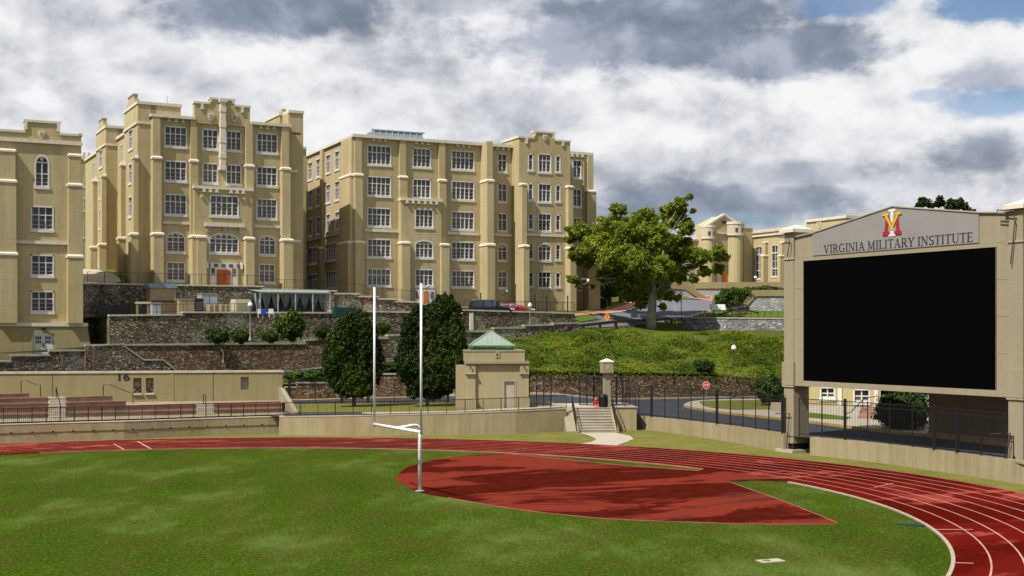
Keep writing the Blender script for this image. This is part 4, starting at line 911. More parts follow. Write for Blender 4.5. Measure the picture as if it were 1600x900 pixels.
MB().bar((s0-.3, 6.95, zsk+.06), (s1+.3, 6.95, zsk+.06), 0.16).build('glazing_bar', M['grey_metal'], sk)
# ================================================================ LEFT-CENTRE BARRACKS
f2 = Fr(W(237, 520, 136), 28)
B2 = thing('barracks_building', 'tan castle-like barracks with stepped gable, white central pilaster and red double door', 'building', (f2.O.x, f2.O.y, 0), f2.a)
def X2(px, y=0): return f2.x(px, y)
rz2 = [(f2.z(274, b), f2.z(274, a)) for a, b in ((197.5, 230), (251.2, 283.7), (303.5, 336.5), (362, 394.8), (409, 439.5))]
zb2 = 11.0; zt2 = f2.z(250, 179.5)
w2 = []
for i, (a, b) in enumerate(rz2):
    ar = 0.55 if i == 3 else 0
    l_ = ((256.5, 292.3) if i < 3 else (259.5, 289.5)); r_ = ((400.5, 434) if i < 3 else (404.3, 430.8))
    w2 += [(X2(l_[0]), X2(l_[1]), a, b, 4 if i < 3 else 3, ar), (X2(r_[0]), X2(r_[1]), a, b, 4 if i < 3 else 3, ar)]
    if i < 2: w2 += [(X2(316), X2(341.2), a, b, 3), (X2(352.8), X2(378.5), a, b, 3)]
bc0, bc1 = X2(303.5, -1.0), X2(394, -1.0)
facade(B2, 'front', 0, 0, X2(452), zb2, zt2-.3, w2, ST)
zbal = f2.z(350, 292, -1.0)
dw0, dw1 = X2(328, -1), X2(371, -1); zdt = f2.z(350, 410.5, -1.0); zdb = f2.z(350, 444.5, -1.0)
facade(B2, 'front', -1.0, bc0, bc1, zb2, zbal-.3, [(X2(327.8, -1), X2(373.3, -1), rz2[2][0], rz2[2][1]+.05, 5), (X2(326.5, -1), X2(373.5, -1), rz2[3][0], rz2[3][1], 5, 0.62)], ST, 'bay_wall')
MB().box(bc0, bc0+.02, -0.999, 0, zb2, zbal-.3).box(bc1-.02, bc1, -0.999, 0, zb2, zbal-.3).box(bc0, bc1, -1.0, 0, zbal-.32, zbal-.3).build('bay_side', ST, B2)
coping(B2, 'front', -1.0, bc0-.1, bc1+.1, zbal, 0.32, 0.16, 1.0)
for c_ in (0.27, 0.73): corbels(B2, 'front', -1.0, bc0+(bc1-bc0)*c_, zbal, 3, 0.68)
for c_ in (.13, .87): shield(B2, -1.0, bc0+(bc1-bc0)*c_, f2.z(350, 309, -1), 0.33)
lz = f2.z(350, 349.5, -1.0); la, lb = X2(319.8, -1), X2(381.5, -1)
lg_ = MB().box(la, lb, -1.3, -1.0, lz-.35, lz).build('stone_ledge', M['trim'], B2)
for x in (la+.4, (la+lb)/2, lb-.4): MB().box(x-.22, x+.22, -1.2, -1.0, lz-.95, lz-.36).build('bracket', M['dull_cap'], lg_)
ds = MB().box(dw0, dw1, -1.14, -1.001, zdb-.3, zdt).build('door_surround', M['white'], B2)
q0, q1 = X2(338.7, -1.14), X2(359.8, -1.14); zdd = f2.z(350, 421.5, -1.1)
for (a, b) in ((q0, (q0+q1)/2-.01), ((q0+q1)/2+.01, q1)): MB().box(a, b, -1.2, -1.141, zdb-.3, zdd).box(a+.15, b-.15, -1.22, -1.2, zdd-.9, zdd-.15).build('door', M['wood_red'], B2)
for k in range(5):
    xx = q0-.9+(q1-q0+1.8)*k/4.0; MB().box(xx-.22, xx+.22, -1.17, -1.141, zdd+.28, zdt-.15).build('transom_light', M['glass'], ds)
for (a, b) in ((X2(330.3, -1.14), X2(336, -1.14)), (X2(362.6, -1.14), X2(368.6, -1.14))):
    MB().box(a, b, -1.17, -1.141, zdb+.95, zdd-.55).build('sidelight', M['glass'], ds); MB().box(a, b, -1.17, -1.141, zdd-.45, zdd+.15).build('sidelight', M['glass'], ds)
for pxl in (323.5, 376.8):
    lt = MB().box(X2(pxl, -1)-.1, X2(pxl, -1)+.1, -1.3, -1.001, f2.z(350, 420, -1), f2.z(350, 410, -1)).build('wall_lantern', M['globe'], B2)
def Zp(py): return f2.z(250, py)
pier(B2, 'front', 0, 0.0, X2(251, -.6), [(zb2, Zp(369), 1.5), (Zp(369), Zp(250), 0.8), (Zp(250), zt2-.3, 0.5)], ST)
pier(B2, 'front', 0, X2(298.5, -.5), X2(308.5, -.5), [(zb2, f2.z(298, 372.5), 1.6), (f2.z(298, 372.5), f2.z(298, 254), 0.6), (f2.z(298, 254), zt2-.3, 0.4)], ST)
pier(B2, 'front', -1.0, X2(306, -1), X2(318.5, -1), [(zb2, f2.z(306, 372.5, -1), 0.9), (f2.z(306, 372.5, -1), f2.z(306, 371.5, -1), 0.2)], ST)
pier(B2, 'front', -1.0, X2(381.5, -1), X2(393, -1), [(zb2, f2.z(385, 375, -1), 0.9), (f2.z(385, 375, -1), f2.z(385, 374, -1), 0.2)], ST)
pier(B2, 'front', 0, X2(384.5, -.5), X2(395.5, -.5), [(zb2, f2.z(390, 376), 0.7), (f2.z(390, 376), f2.z(390, 262), 0.6), (f2.z(390, 262), zt2-.3, 0.4)], ST)
pier(B2, 'front', 0, X2(440.5, -.5), X2(452, -.5), [(zb2, f2.z(440, 378), 1.5), (f2.z(440, 378), f2.z(440, 266.5), 0.8), (f2.z(440, 266.5), zt2-.3, 0.45)], ST)
zsg = f2.z(275, 350.5)
belt(B2, 'front', 0, X2(254), X2(297), zsg, 0.3); belt(B2, 'front', 0, X2(396.5), X2(438), zsg, 0.3)
coping(B2, 'front', 0, -.2, X2(303.5), zt2, 0.3, 0.55, 0.5); coping(B2, 'front', 0, X2(390.6), X2(453), zt2, 0.3, 0.55, 0.5)
corbels(B2, 'front', -.02, X2(274.5), zt2); corbels(B2, 'front', -.02, X2(417), zt2)
zl_ = f2.z(303.5, 157.5); zm_ = f2.z(327, 152.5)
gx = X2(303.5, -.25), X2(327.5, -.25), X2(366.5, -.25), X2(390.6, -.25)
gable_top(B2, 'front', -0.25, [(gx[0], gx[1], zl_), (gx[1], gx[2], zm_+.1), (gx[2], gx[3], zl_)], zt2-.32, ST, 0.7)
MB().box(gx[0], gx[3], -.249, 0, f2.z(350, 196), zt2-.3).build('gable_wall', ST, B2)
drop_stones(B2, -.25, [X2(315.8, -.25), X2(378.5, -.25)], zl_)
shield(B2, -.25, X2(329.5, -.25), f2.z(329, 183, -.25), 0.72); shield(B2, -.25, X2(366, -.25), f2.z(366, 184.5, -.25), 0.72)
zpil0 = f2.z(347.5, 262, -.4); zpil1 = f2.z(347.5, 156, -.4); mp_ = MB(); xm = X2(347.6, -.4)
mp_.box(xm-.28, xm+.28, -.75, 0, zpil0, zpil1).box(xm-.4, xm+.4, -.85, 0, zpil1-.3, zpil1+.1).box(xm-.34, xm+.34, -.8, 0, zpil0-.25, zpil0+.1)
for k in range(4): zz = zpil0+(zpil1-zpil0)*(k+.6)/4.4; mp_.box(xm-.33, xm+.33, -.79, 0, zz, zz+.55)
mp_.build('pilaster', M['trim'], B2)
# right stair tower, link wing
rt0, rt1 = X2(452.5, 2.5), X2(464, 2.5); zrt = f2.z(455, 177.5, 2.5)
MB().box(X2(437, 2.5), rt1, 2.5, 9, zt2-2, zrt-.3).box(X2(452)-.01, rt1, 0.3, 12, zb2, zrt-.3).build('stair_tower', ST, B2)
MB().box(X2(437, 2.5)-.1, rt1+.1, 2.4, 9.1, zrt-.3, zrt).box(X2(452), rt1+.1, 0.2, 12, zrt-.3, zrt).build('coping', M['trim'], B2)
belt(B2, 'front', 0.3, X2(452), X2(464.3, .3), f2.z(455, 269), .3)
ch = MB().box(X2(441, 3), X2(447, 3), 3, 4.2, zrt, f2.z(443, 170, 3)).build('chimney', ST, B2)
bx_ = X2(466, .3); pier(B2, 'front', 0.3, X2(453.5, .3), bx_, [(zb2, f2.z(455, 379, .3), 0.5), (f2.z(455, 379, .3), f2.z(455, 378, .3), 0.1)], ST)
lk = f2.x(478.5, 14); MB().box(rt1-1, lk, 14, 24, 10, f2.z(470, 233, 14)).build('link_wall', ST, B2); MB().box(rt1-1, lk, 13.85, 24.1, f2.z(470, 233, 14), f2.z(470, 233, 14)+.3).build('coping', M['trim'], B2)
# left flank with two projecting stair towers
yA0, yA1, yB0, yB1, yE = 0.5, 7.6, 18.4, 24.6, 40.0
rzf = rz2
def fw(p, q, x=0.0): a, b = f2.hitx(q, YH, x)[0], f2.hitx(p, YH, x)[0]; return a, b
wfl = []
for i, (a, b) in enumerate(rzf):
    for p, q in ((188.3, 191.6), (194.2, 196.0)) if i < 3 else ((187.8, 192.0),):
        y0, y1 = fw(p, q); wfl.append((y0, y1, a, b, 2 if i < 3 else 3, 0.5 if i == 3 else 0))
    for p, q in ((145.0, 147.4), (149.5, 152)) if i < 3 else ((144.5, 148.6),):
        y0, y1 = fw(p, q); wfl.append((y0, y1, a, b, 2 if i < 3 else 3, 0.5 if i == 3 else 0))
facade(B2, 'left', 0, 0, yE, zb2, zt2-.3, wfl, ST, 'flank_wall'); coping(B2, 'left', 0, 0, yE, zt2, .3, .2, .5)
zta = f2.z(218, 158, yA0); zto = zta-2.4
for (y0, y1, pa, pb) in ((yA0, yA1, 205, 212), (yB0, yB1, 158.5, 164)):
    yc = (y0+y1)/2; aw = [(yc-1.15, yc+1.15, a, b, 2, 0.5 if i == 3 else 0) for i, (a, b) in enumerate(rzf)]
    facade(B2, 'left', -1.35, y0, y1, zb2, zta-.3, aw, ST, 'tower_wall')
    MB().box(-1.349, 0.6, y0, y0+.02, zb2, zta-.3).box(-1.349, 3, y1-.02, y1, zb2, zta-.3).box(0.02, 3.2, y0, y1, zt2-2, zta-.3).build('tower_side', ST, B2)
    MB().box(-1.45, 3.3, y0-.1, y1+.1, zta-.3, zta).build('coping', M['trim'], B2)
    m = MB()
    for k, (u, v) in enumerate(((0.18, 0.45), (0.30, 1.0))): m.box(-1.35, -0.9, y0+(y1-y0)*u, y1-(y1-y0)*u, zta+(0 if k == 0 else .45), zta+v)
    m.build('gable_step', ST, B2); MB().box(-1.42, -.85, y0+(y1-y0)*.30-.06, y1-(y1-y0)*.30+.06, zta+1.001, zta+1.15).build('gable_cap', M['dull_cap'], B2)
    belt(B2, 'left', -1.35, y0, y1, zta-2.4, .25); belt(B2, 'front', y0, -1.35, .2, zta-2.4, .25, .1)
    pier(B2, 'left', -1.35, y0-.3, y0+0.75, [(zb2, Zp(369), 0.8), (Zp(369), Zp(250), 0.5), (Zp(250), Zp(249), 0.1)], ST)
    pier(B2, 'left', -1.35, y1-0.75, y1, [(zb2, Zp(369), 0.8), (Zp(369), Zp(250), 0.5), (Zp(250), Zp(249), 0.1)], ST)
MB().box(0.02, rt1-.3, 0.3, yE, zt2-1, zt2-.7).build('roof', M['roof'], B2); MB().box(0, rt1, yE, yE+.3, zb2, zt2-.5).build('back_wall', ST, B2)
an = thing('roof_antenna', 'thin mast with small dish on the barracks roof beside the left stair tower', 'antenna', f2.w(X2(261, 4), 4, zt2-.7))
hA = f2.z(261, 150, 4)-zt2+.7
MB().tube([(0, 0, 0), (0, 0, hA)], .035, 6).build('mast', M['grey_metal'], an); MB().tube([(.25, 0, hA-3.2), (.25, 0, hA-1.9)], .22, 8).tube([(0, 0, hA-2.6), (.25, 0, hA-2.6)], .04, 6).build('dish', M['black'], an)
MB().tube([(-.35, 0, 0), (-.35, 0, hA-1.2)], .025, 6).build('mast', M['grey_metal'], an)
# ================================================================ NEAREST BARRACKS (left edge)
f1 = Fr(W(24, 520, 119.5), 26.7)
B1 = thing('barracks_building', 'tall tan building at the left edge with flared base and white double door', 'building', (f1.O.x, f1.O.y, 0), f1.a)
def X1(px, y=0): return f1.x(px, y)
def Z1(py, px=66): return f1.z(px, py)
xl, xr = X1(-60), X1(127); zt1 = Z1(210, 127)
wn = [(X1(54), X1(77.3), Z1(293), Z1(241.5), 2, 0.7, 0.52), (X1(48), X1(84), Z1(360.5), Z1(322), 3), (X1(48), X1(84.6), Z1(432), Z1(398), 3), (X1(48), X1(84.6), Z1(488.5), Z1(455.5), 3)]
for k in range(4): wn.append((X1(-35), X1(-6), wn[k][2], wn[k][3], 3))
facade(B1, 'front', 0, xl, xr, Z1(505), zt1-.3, wn, ST)
pier(B1, 'front', 0, X1(-1, -.5), X1(23, -.5), [(Z1(505), Z1(400, 24), 0.95), (Z1(400, 24), Z1(287, 24), 0.7), (Z1(287, 24), Z1(239, 24), 0.5), (Z1(239, 24), Z1(238, 24), .05)], ST)
pier(B1, 'front', 0, X1(108.5, -.5), X1(125.5, -.5), [(Z1(505), Z1(403.5, 110), 0.95), (Z1(403.5, 110), Z1(292, 110), 0.7), (Z1(292, 110), Z1(245.5, 110), 0.5), (Z1(245.5, 110), Z1(244.5, 110), .05)], ST)
belt(B1, 'front', 0, xl, xr+.1, Z1(228, 127), .3, .22); belt(B1, 'front', 0, X1(25), X1(108), Z1(381.5, 66), .3, .18)
belt(B1, 'front', 0, xl, xr+.55, Z1(510, 66), .34, .55)
zg = Z1(208.5, 127)
gable_top(B1, 'front', 0, [(xl, X1(-8), zg+1.3), (X1(-8), X1(38), zg), (X1(38), X1(93.5), zg+1.05), (X1(93.5), xr, zg)], zt1-.32, ST, .6)
shield(B1, 0, X1(65), Z1(211), 0.62)
zbs = Z1(580)
mb_ = MB(); zq = Z1(510, 66)
mb_.quad((xl, -.45, zq), (X1(50), -.45, zq), (X1(50), -.8, zbs), (xl, -.8, zbs)); mb_.quad((X1(84), -.45, zq), (xr+.5, -.45, zq), (xr+1.1, -.8, zbs), (X1(84), -.8, zbs))
mb_.quad((X1(50), -.45, zq), (X1(84), -.45, zq), (X1(84), -.5, Z1(521)), (X1(50), -.5, Z1(521)))
mb_.quad((xr+.5, -.45, zq), (xr+.5, 20, zq), (xr+1.1, 20.4, zbs), (xr+1.1, -.8, zbs))
mb_.quad((X1(50), -.8, zbs), (X1(50), -.45, zq), (X1(50), 0.1, zq), (X1(50), 0.1, zbs)).quad((X1(84), -.8, zbs), (X1(84), -.45, zq), (X1(84), 0.1, zq), (X1(84), 0.1, zbs))
mb_.build('base_wall', M['stucco_low'], B1)
zdt = Z1(522); d0, d1 = X1(51, -.2), X1(83, -.2); zdb = Z1(553)
df = MB().box(d0-.1, d1+.1, -.42, -.2, zdt, zdt+.3).box(d0-.1, d0+.05, -.42, 0, zdb, zdt).box(d1-.05, d1+.1, -.42, 0, zdb, zdt).build('door_frame', M['dull_cap'], B1)
for (a, b) in ((d0+.06, (d0+d1)/2-.01), ((d0+d1)/2+.01, d1-.06)):
    dl = MB().box(a, b, -.28, -.2, zdb-1, zdt-.02).build('door', M['white'], B1)
    wq = (b-a)
    for r in range(2):
        for c in range(3): MB().box(a+wq*(.2+.22*c), a+wq*(.38+.22*c), -.30, -.281, zdt-.5-.36*r, zdt-.22-.36*r).build('pane', M['glass'], dl)
    MB().box((a if a > d0+.5 else b)-.12+(0.16 if a > d0+.5 else 0), (a if a > d0+.5 else b)-.06+(0.16 if a > d0+.5 else 0), -.36, -.281, zdb+.7, zdb+1.05).build('handle', M['black'], dl)
MB().lathe([(.05, 0), (.22, .05), (.25, .16), (.1, .22)], (X1(68, -.5), -.55, zdt+.42)).build('wall_lamp', M['black'], B1)
MB().box(xl, xr, .3, 20, zt1-1.2, zt1-.9).build('roof', M['roof'], B1)
MB().box(xr-.3, xr, .02, 20, Z1(505), zt1-.3).box(xl, xr, 19.7, 20, Z1(505), zt1-.3).build('back_wall', ST, B1)
coping(B1, 'front', 0, xr-.3, xr+.1, zg, .3, .1, 20)
# distant wing seen in the gap
fg = Fr(W(120, 520, 178), 26.7); Bg = thing('distant_wing', 'far crenellated tan wing glimpsed in the narrow gap between the two left buildings', 'building', (fg.O.x, fg.O.y, 0), fg.a)
a0, a1 = fg.x(115), fg.x(150); zt_ = fg.z(130, 246); ws = []
for (ya, yb) in ((274, 292), (296, 310), (312, 330), (345, 372)): ws.append((fg.x(130.5), fg.x(138), fg.z(130, yb), fg.z(130, ya), 2))
facade(Bg, 'front', 0, a0, a1, 10, zt_, ws, ST)
for k in range(10): MB().box(a0+k*.62, a0+k*.62+.34, -.12, .4, zt_, zt_+.7).build('merlon', M['trim'], Bg)
belt(Bg, 'front', 0, a0, a1, zt_-.3, .3)
MB().box(fg.x(129), fg.x(139), -2.5, -2.3, fg.z(130, 418), fg.z(130, 404)).build('gate_screen', M['pink_brick'], Bg)
# ================================================================ STADIUM SEATS
fs = Fr(W(0, 520, 100), 11.4)
SW = thing('tan_wall', 'long tan wall behind the red seats with a painted black 16 and small openings', 'wall', (fs.O.x, fs.O.y, 0), fs.a)
xe = fs.x(441.5); ztS = fs.z(0, 581)
hol = [(fs.x(208.3), fs.x(221), fs.z(214, 615), fs.z(214, 590.5)), (fs.x(228), fs.x(240), fs.z(234, 614.5), fs.z(234, 590.5)), (fs.x(376), fs.x(388.5), fs.z(382, 609), fs.z(382, 589))]
m = MB(); wall_holes(m, -22, xe, 0.8, ztS-.16, hol, mfront(0), 0.45); m.quad((xe, 0, .8), (xe, .45, .8), (xe, .45, ztS-.16), (xe, 0, ztS-.16)); m.quad((-22, .45, ztS-.16), (xe, .45, ztS-.16), (xe, .45, ztS-.9), (-22, .45, ztS-.9))
m.build('wall_body', M['stucco_low'], SW); MB().box(-22, xe+.06, -.07, .52, ztS-.16, ztS).build('wall_cap', M['coping'], SW)
for h in hol[:2]: MB().box(h[0]-.06, h[1]+.06, -.14, .3, h[2]-.12, h[2]+.02).build('ledge', M['coping'], SW)
h = hol[2]; MB().box(h[0], h[1], .40, .44, h[2], h[3]).build('opening_pane', M['glass_pale'], SW)
for k, px in enumerate((82, 268.5, 333)): MB().box(fs.x(px)-(.16 if k == 1 else .03), fs.x(px)+(.16 if k == 1 else .03), -.03 if k == 1 else -.012, 0, .8, ztS-.17).build('wall_joint', M['stucco_low'] if k == 1 else M['timber'], SW)
def text_mesh(txt, size, depth=0.02, sx=1.0, bold=0.0):
    cu = bpy.data.curves.new('t', 'FONT'); cu.body = txt; cu.size = size; cu.extrude = depth; cu.align_x = 'CENTER'; cu.align_y = 'CENTER'; cu.offset = bold
    o = bpy.data.objects.new('t', cu); COL.objects.link(o); bpy.context.view_layer.update()
    me = bpy.data.meshes.new_from_object(o.evaluated_get(bpy.context.evaluated_depsgraph_get())); bpy.data.objects.remove(o)
    me.transform(Matrix.Diagonal((sx, 1, 1, 1))); me.transform(Matrix.Rotation(R_(90), 4, 'X')); return me
me = text_mesh('16', .80, .01, 1.35, .02); me.materials.append(M['text'])
link('painted_number', me, SW, (fs.x(192), -.02, fs.z(192, 589.5)))
# slanting end wall
e0 = fs.w(xe, 0.2); e1 = W(465, 520, 97.5); e1.z = 0
fe = Fr(e1, math.degrees(atan2(e1.y-e0.y, e1.x-e0.x))+180); Lw = (Vector((e0.x, e0.y, 0))-e1).length
te = thing('slanted_wall', 'short bright tan wall with a slanting top closing the right end of the seats', 'wall', (e1.x, e1.y, 0), fe.a)
MB().prism([(-.3, 1.1), (Lw, 1.1), (Lw, 3.05), (Lw-1.2, 2.95), (0.1, 1.62), (-.3, 1.5)], 0, .35, lambda p, q, c: (p, c, q)).build('wall_body', M['pillar'], te)
SE = thing('stadium_seating', 'faded red bench rows on concrete steps in front of the tan wall numbered 16', 'stadium seats', W(200, 520, 95)*1)
SE.location.z = 0; so_ = SE.location.copy()
rows = [((-60, 649, 1.68), (441, 637.5, 1.68)), ((-60, 639.5, 2.08), (441, 629, 2.08)), ((-60, 632.5, 2.40), (197, 626.5, 2.40)), ((-60, 624.5, 2.74), (176, 618.5, 2.74)), ((-60, 617, 3.05), (46, 614.5, 3.05))]
prev = None; RP = []
for (a, b) in rows: RP.append((G(*a), G(*b)))
aisles = [((75, 103), 4), ((306, 334), 2)]
def on(row, px):
    a, b = RP[row]; pa, pb = 800+a.x/a.y*F, 800+b.x/b.y*F
    lo, hi = 0.0, 1.0
    for _ in range(40):
        t = (lo+hi)/2; p = a.lerp(b, t)
        if 800+p.x/p.y*F < px: lo = t
        else: hi = t
    return a.lerp(b, t)
for r, (a, b) in enumerate(RP):
    pxs = [-60]+[v for (q, nn) in aisles for v in q if r < nn and v < (441, 441, 197, 176, 46)[r]]+[(441, 441, 197, 176, 46)[r]]
    for k in range(0, len(pxs)-1, 2):
        p, q = on(r, pxs[k])-so_, on(r, pxs[k+1])-so_; d = (q-p); d.z = 0; d.normalize(); nrm = Vector((-d.y, d.x, 0))
        z = a.z; zb_ = z-(.42 if r == 0 else .40)
        m = MB(); P_ = [p, q, q+nrm*2.2, p+nrm*2.2]; m.v = [(v.x, v.y, zb_) for v in P_]+[(v.x, v.y, z-.07) for v in P_]; m.f = [(0,1,5,4),(1,2,6,5),(2,3,7,6),(3,0,4,7),(4,5,6,7)]
        m.build('concrete_step', M['bench_conc'], SE)
        n_s = max(1, int((q-p).length/5.0))
        for s in range(n_s):
            u, v = p.lerp(q, s/n_s)+d*0.02, p.lerp(q, (s+1)/n_s)-d*0.02; m = MB(); P_ = [u-nrm*.06, v-nrm*.06, v+nrm*.40, u+nrm*.40]
            m.v = [(w_.x, w_.y, z-.068) for w_ in P_]+[(w_.x, w_.y, z+.02) for w_ in P_]; m.f = [(0,1,5,4),(1,2,6,5),(2,3,7,6),(3,0,4,7),(4,5,6,7),(3,2,1,0)]
            m.build('seat_plank', M['bench_red'], SE)
for (pq, nn) in aisles:
    for k in range(nn*2):
        r = min(k//2, len(RP)-1); p, q = on(r, pq[0]+.5)-so_, on(r, pq[1]-.5)-so_; d = (q-p); d.z = 0; d.normalize(); nrm = Vector((-d.y, d.x, 0))
        off = -0.45+.42*(k % 2); z = RP[r][0].z-(.22 if k % 2 == 0 else 0.02)
        m = MB(); P_ = [p+nrm*off, q+nrm*off, q+nrm*(off+1.2), p+nrm*(off+1.2)]; m.v = [(v.x, v.y, z-.25) for v in P_]+[(v.x, v.y, z) for v in P_]; m.f = [(0,1,5,4),(1,2,6,5),(2,3,7,6),(3,0,4,7),(4,5,6,7)]
        m.build('aisle_step', M['path'], SE)
walkp = [RP[1][0]+Vector((0, 2, 0)), RP[1][1]+Vector((0, 1.6, 0)), fs.w(xe, 0), fs.w(-22, 0)]
tag(sheet('seat_walkway', [Vector((p.x, p.y, 2.0)) for p in walkp], M['bench_conc']), kind='structure')
P = along(frontL, 20); mm = MB()
for p in P: mm.v += [(p.x, p.y+.42, 1.34), (p.x, p.y+6.5, 1.34)]
mm.f = [(2*i, 2*i+2, 2*i+3, 2*i+1) for i in range(20)]; tag(mm.build('seat_front_walk', M['bench_conc']), kind='structure')
def pxrail(label, pts, Y, r=.035):
    a = W(*pts[0], Y); t = thing('handrail', label, 'handrail', a); P_ = [W(*p, Y)-a for p in pts]
    m = MB().tube(P_[0:], r, 6); m.build('rail_tube', M['timber'] if False else M['black'], t); return t
pxrail('bent dark handrail against the tan wall at the upper left end of the seats', [(33, 614), (33, 596), (36, 594), (41, 594.5), (57, 601), (63, 601.5), (63.5, 620)], 98.2)
pxrail('bent dark handrail against the tan wall, left of the two openings', [(161.5, 618), (161.5, 602), (164, 600), (171, 600.5), (203, 613.5), (207.5, 614), (208, 631)], 99.4)
t_ = pxrail('dark handrail running down the middle of the left seat aisle', [(88, 622), (87.5, 605), (94.5, 634), (94.5, 647)], 92.5)
t_ = pxrail('dark handrail in the middle of the right seat aisle', [(318, 633), (318, 615.5), (321.5, 619), (321.5, 640)], 97.5)

# ================================================================ KIOSK
fk = Fr(W(728, 520, 99.5), 4.0); kx = lambda p, y=0: fk.x(p, y); kz = lambda p, y=0: fk.z(775, p, y)
K = thing('tan_kiosk', 'small tan ticket building with a green pyramid roof behind the railing', 'kiosk', (fk.O.x, fk.O.y, 0), fk.a)
x0, x1 = kx(728), kx(826); zkt = kz(564.5); zb = 1.2; D = 5.6
drx = (kx(788, .35), kx(804, .35)); zdk = fk.z(790, 596, .35)
m = MB(); wall_holes(m, x0, x1, zb, zkt-.25, [(drx[0], drx[1], zb+.2, zdk)], mfront(.35), .18)
m.quad((x1, .35, zb), (x1, D, zb), (x1, D, zkt-.25), (x1, .35, zkt-.25)).quad((x0, .35, zb), (x0, D, zb), (x0, D, zkt-.25), (x0, .35, zkt-.25)).quad((x0, D, zb), (x1, D, zb), (x1, D, zkt-.25), (x0, D, zkt-.25))
m.build('wall', M['kiosk'], K)
MB().box(x0-.05, x1+.05, .05, D+.1, zkt-.2, zkt).build('cornice', M['pillar'], K)
for (a, b) in ((x0-.02, kx(743)), (kx(812.5), x1+.02)):
    pk = MB().box(a, b, 0.14, .349, zb, zkt-.26).build('corner_pier', M['kiosk'], K)
    MB().box(a-.03, b+.03, -.03, .34, kz(584.5), kz(582.5)).build('band', M['dull_cap'], pk)
    MB().box(a-.05, b+.05, -.06, .34, zb, kz(622)).build('plinth', M['kiosk'], pk)
    xm_ = (a+b)/2; MB().box(xm_-.06, xm_+.06, -.02, 0, kz(577), kz(570)).build('vertical_slot', M['timber'], pk)
# side face buttressing on the left
fl_ = MB(); fl_.prism([(0, zb), (D*.9, zb), (D*.9, zkt-.6), (D*.45, zkt-.35), (0, zkt-.26)], x0-.7, x0-.02, lambda p, q, c: (c, p+.35, q)); fl_.build('side_wing', M['kiosk'], K)
u0, u1 = kx(726, .4), kx(820, .4); zu = kz(547, .4)
MB().box(u0, u1, .45, D-.3, zkt, zu-.12).build('parapet', M['kiosk'], K); MB().box(u0-.04, u1+.04, .41, D-.2, zu-.12, zu).build('cornice', M['pillar'], K)
MB().box(kx(774, .4), kx(781, .4), .40, .449, kz(559, .4), kz(549, .4)).build('emblem_plate', M['pillar'], K)
cxm = kx(777, .4); MB().box(cxm-.05, cxm+.05, .38, .40, kz(556, .4), kz(552.5, .4)).build('emblem', M['black'], K)
r0, r1 = kx(733, .9), kx(805, .9); ze = kz(545, .9); zr_ = fk.z(763, 517, 2.8); yb0, yb1 = .9, D-.8
MB().box(r0+.1, r1-.1, yb0+.05, yb1-.05, zu, ze+.02).build('roof_fascia', M['copper_dark'], K)
ap_ = ((r0+r1)/2, (yb0+yb1)/2, zr_); zE = fk.z(763, 540.5, .9)
m = MB(); c4 = [(r0, yb0, zE), (r1, yb0, zE), (r1, yb1, zE), (r0, yb1, zE)]
for i in range(4): m.quad(c4[i], c4[(i+1) % 4], ap_)
m.quad(*c4[::-1]); rfk = m.build('roof', M['copper'], K)
for i in range(4): MB().bar(c4[i], ap_, .09).build('hip_ridge', M['copper'], rfk)
for i in range(1, 10):
    t = i/10; a = Vector(c4[0]).lerp(Vector(c4[1]), t); h_ = 1-abs(2*t-1); b = a.lerp(Vector(ap_)+(a-Vector(c4[0]).lerp(Vector(c4[1]), .5)), h_)
    MB().bar(a+Vector((0, 0, .02)), b+Vector((0, 0, .02)), .045, .03).build('seam', M['copper'], rfk)
MB().bar((r0-.05, yb0-.03, zE), (r1+.05, yb0-.03, zE), .09).build('gutter', M['copper_dark'], rfk)
MB().box(drx[0]+.02, drx[1]-.02, .44, .5, zb+.2, zdk-.02).build('door', M['path'], K)
MB().box(drx[0]-.09, drx[0], .30, .345, zb+.2, zdk+.09).box(drx[1], drx[1]+.09, .30, .345, zb+.2, zdk+.09).box(drx[0], drx[1], .30, .345, zdk, zdk+.09).build('door_frame', M['dull_cap'], K)
# gate pillar, hydrant, bin
gpz = W(948, 636, 100.5); t_ = thing('gate_pillar', 'square tan gate pillar with a pyramid cap behind the stairs', 'gate pillar', (gpz.x, gpz.y, 0), R_(10))
zt_p, zs_ = Zf(566, 100.5), Zf(582, 100.5)
MB().box(-.25, .25, -.25, .25, 1.2, zs_).build('shaft', M['pillar'], t_); MB().box(-.43, .43, -.43, .43, zs_, zt_p).build('head', M['pillar'], t_)
MB().box(-.46, .46, -.46, .46, zs_-.07, zs_).build('band', M['timber'], t_); m = MB(); z9 = zt_p
m.box(-.47, .47, -.47, .47, z9, z9+.09); [m.quad((-.47+.94*(i in (1, 2)), -.47+.94*(i in (2, 3)), z9+.09), (-.47+.94*((i+1) % 4 in (1, 2)), -.47+.94*((i+1) % 4 in (2, 3)), z9+.09), (0, 0, z9+.30)) for i in range(4)]
m.build('cap', M['trim'], t_); MB().box(-.08, .08, -.445, -.431, zs_+.25, zt_p-.2).build('vertical_slot', M['dull_cap'], t_)
hp = W(931, 635, 98.9); t_ = thing('fire_hydrant', 'red fire hydrant between the gate and the trash bin at the top of the stairs', 'fire hydrant', (hp.x, hp.y, 1.745))
MB().lathe([(.16, 0), (.16, .05), (.105, .07), (.105, .5), (.13, .52), (.13, .57), (.11, .62), (.07, .72), (.03, .76)]).build('body', M['red_paint'], t_, smooth=True)
MB().tube([(-.2, 0, .42), (.2, 0, .42)], .055, 8).tube([(0, 0, .42), (0, -.19, .42)], .07, 8).build('nozzle', M['red_paint'], t_); MB().lathe([(.035, 0), (.035, .06)], (0, 0, .76), 5).build('bonnet_nut', M['red_paint'], t_)
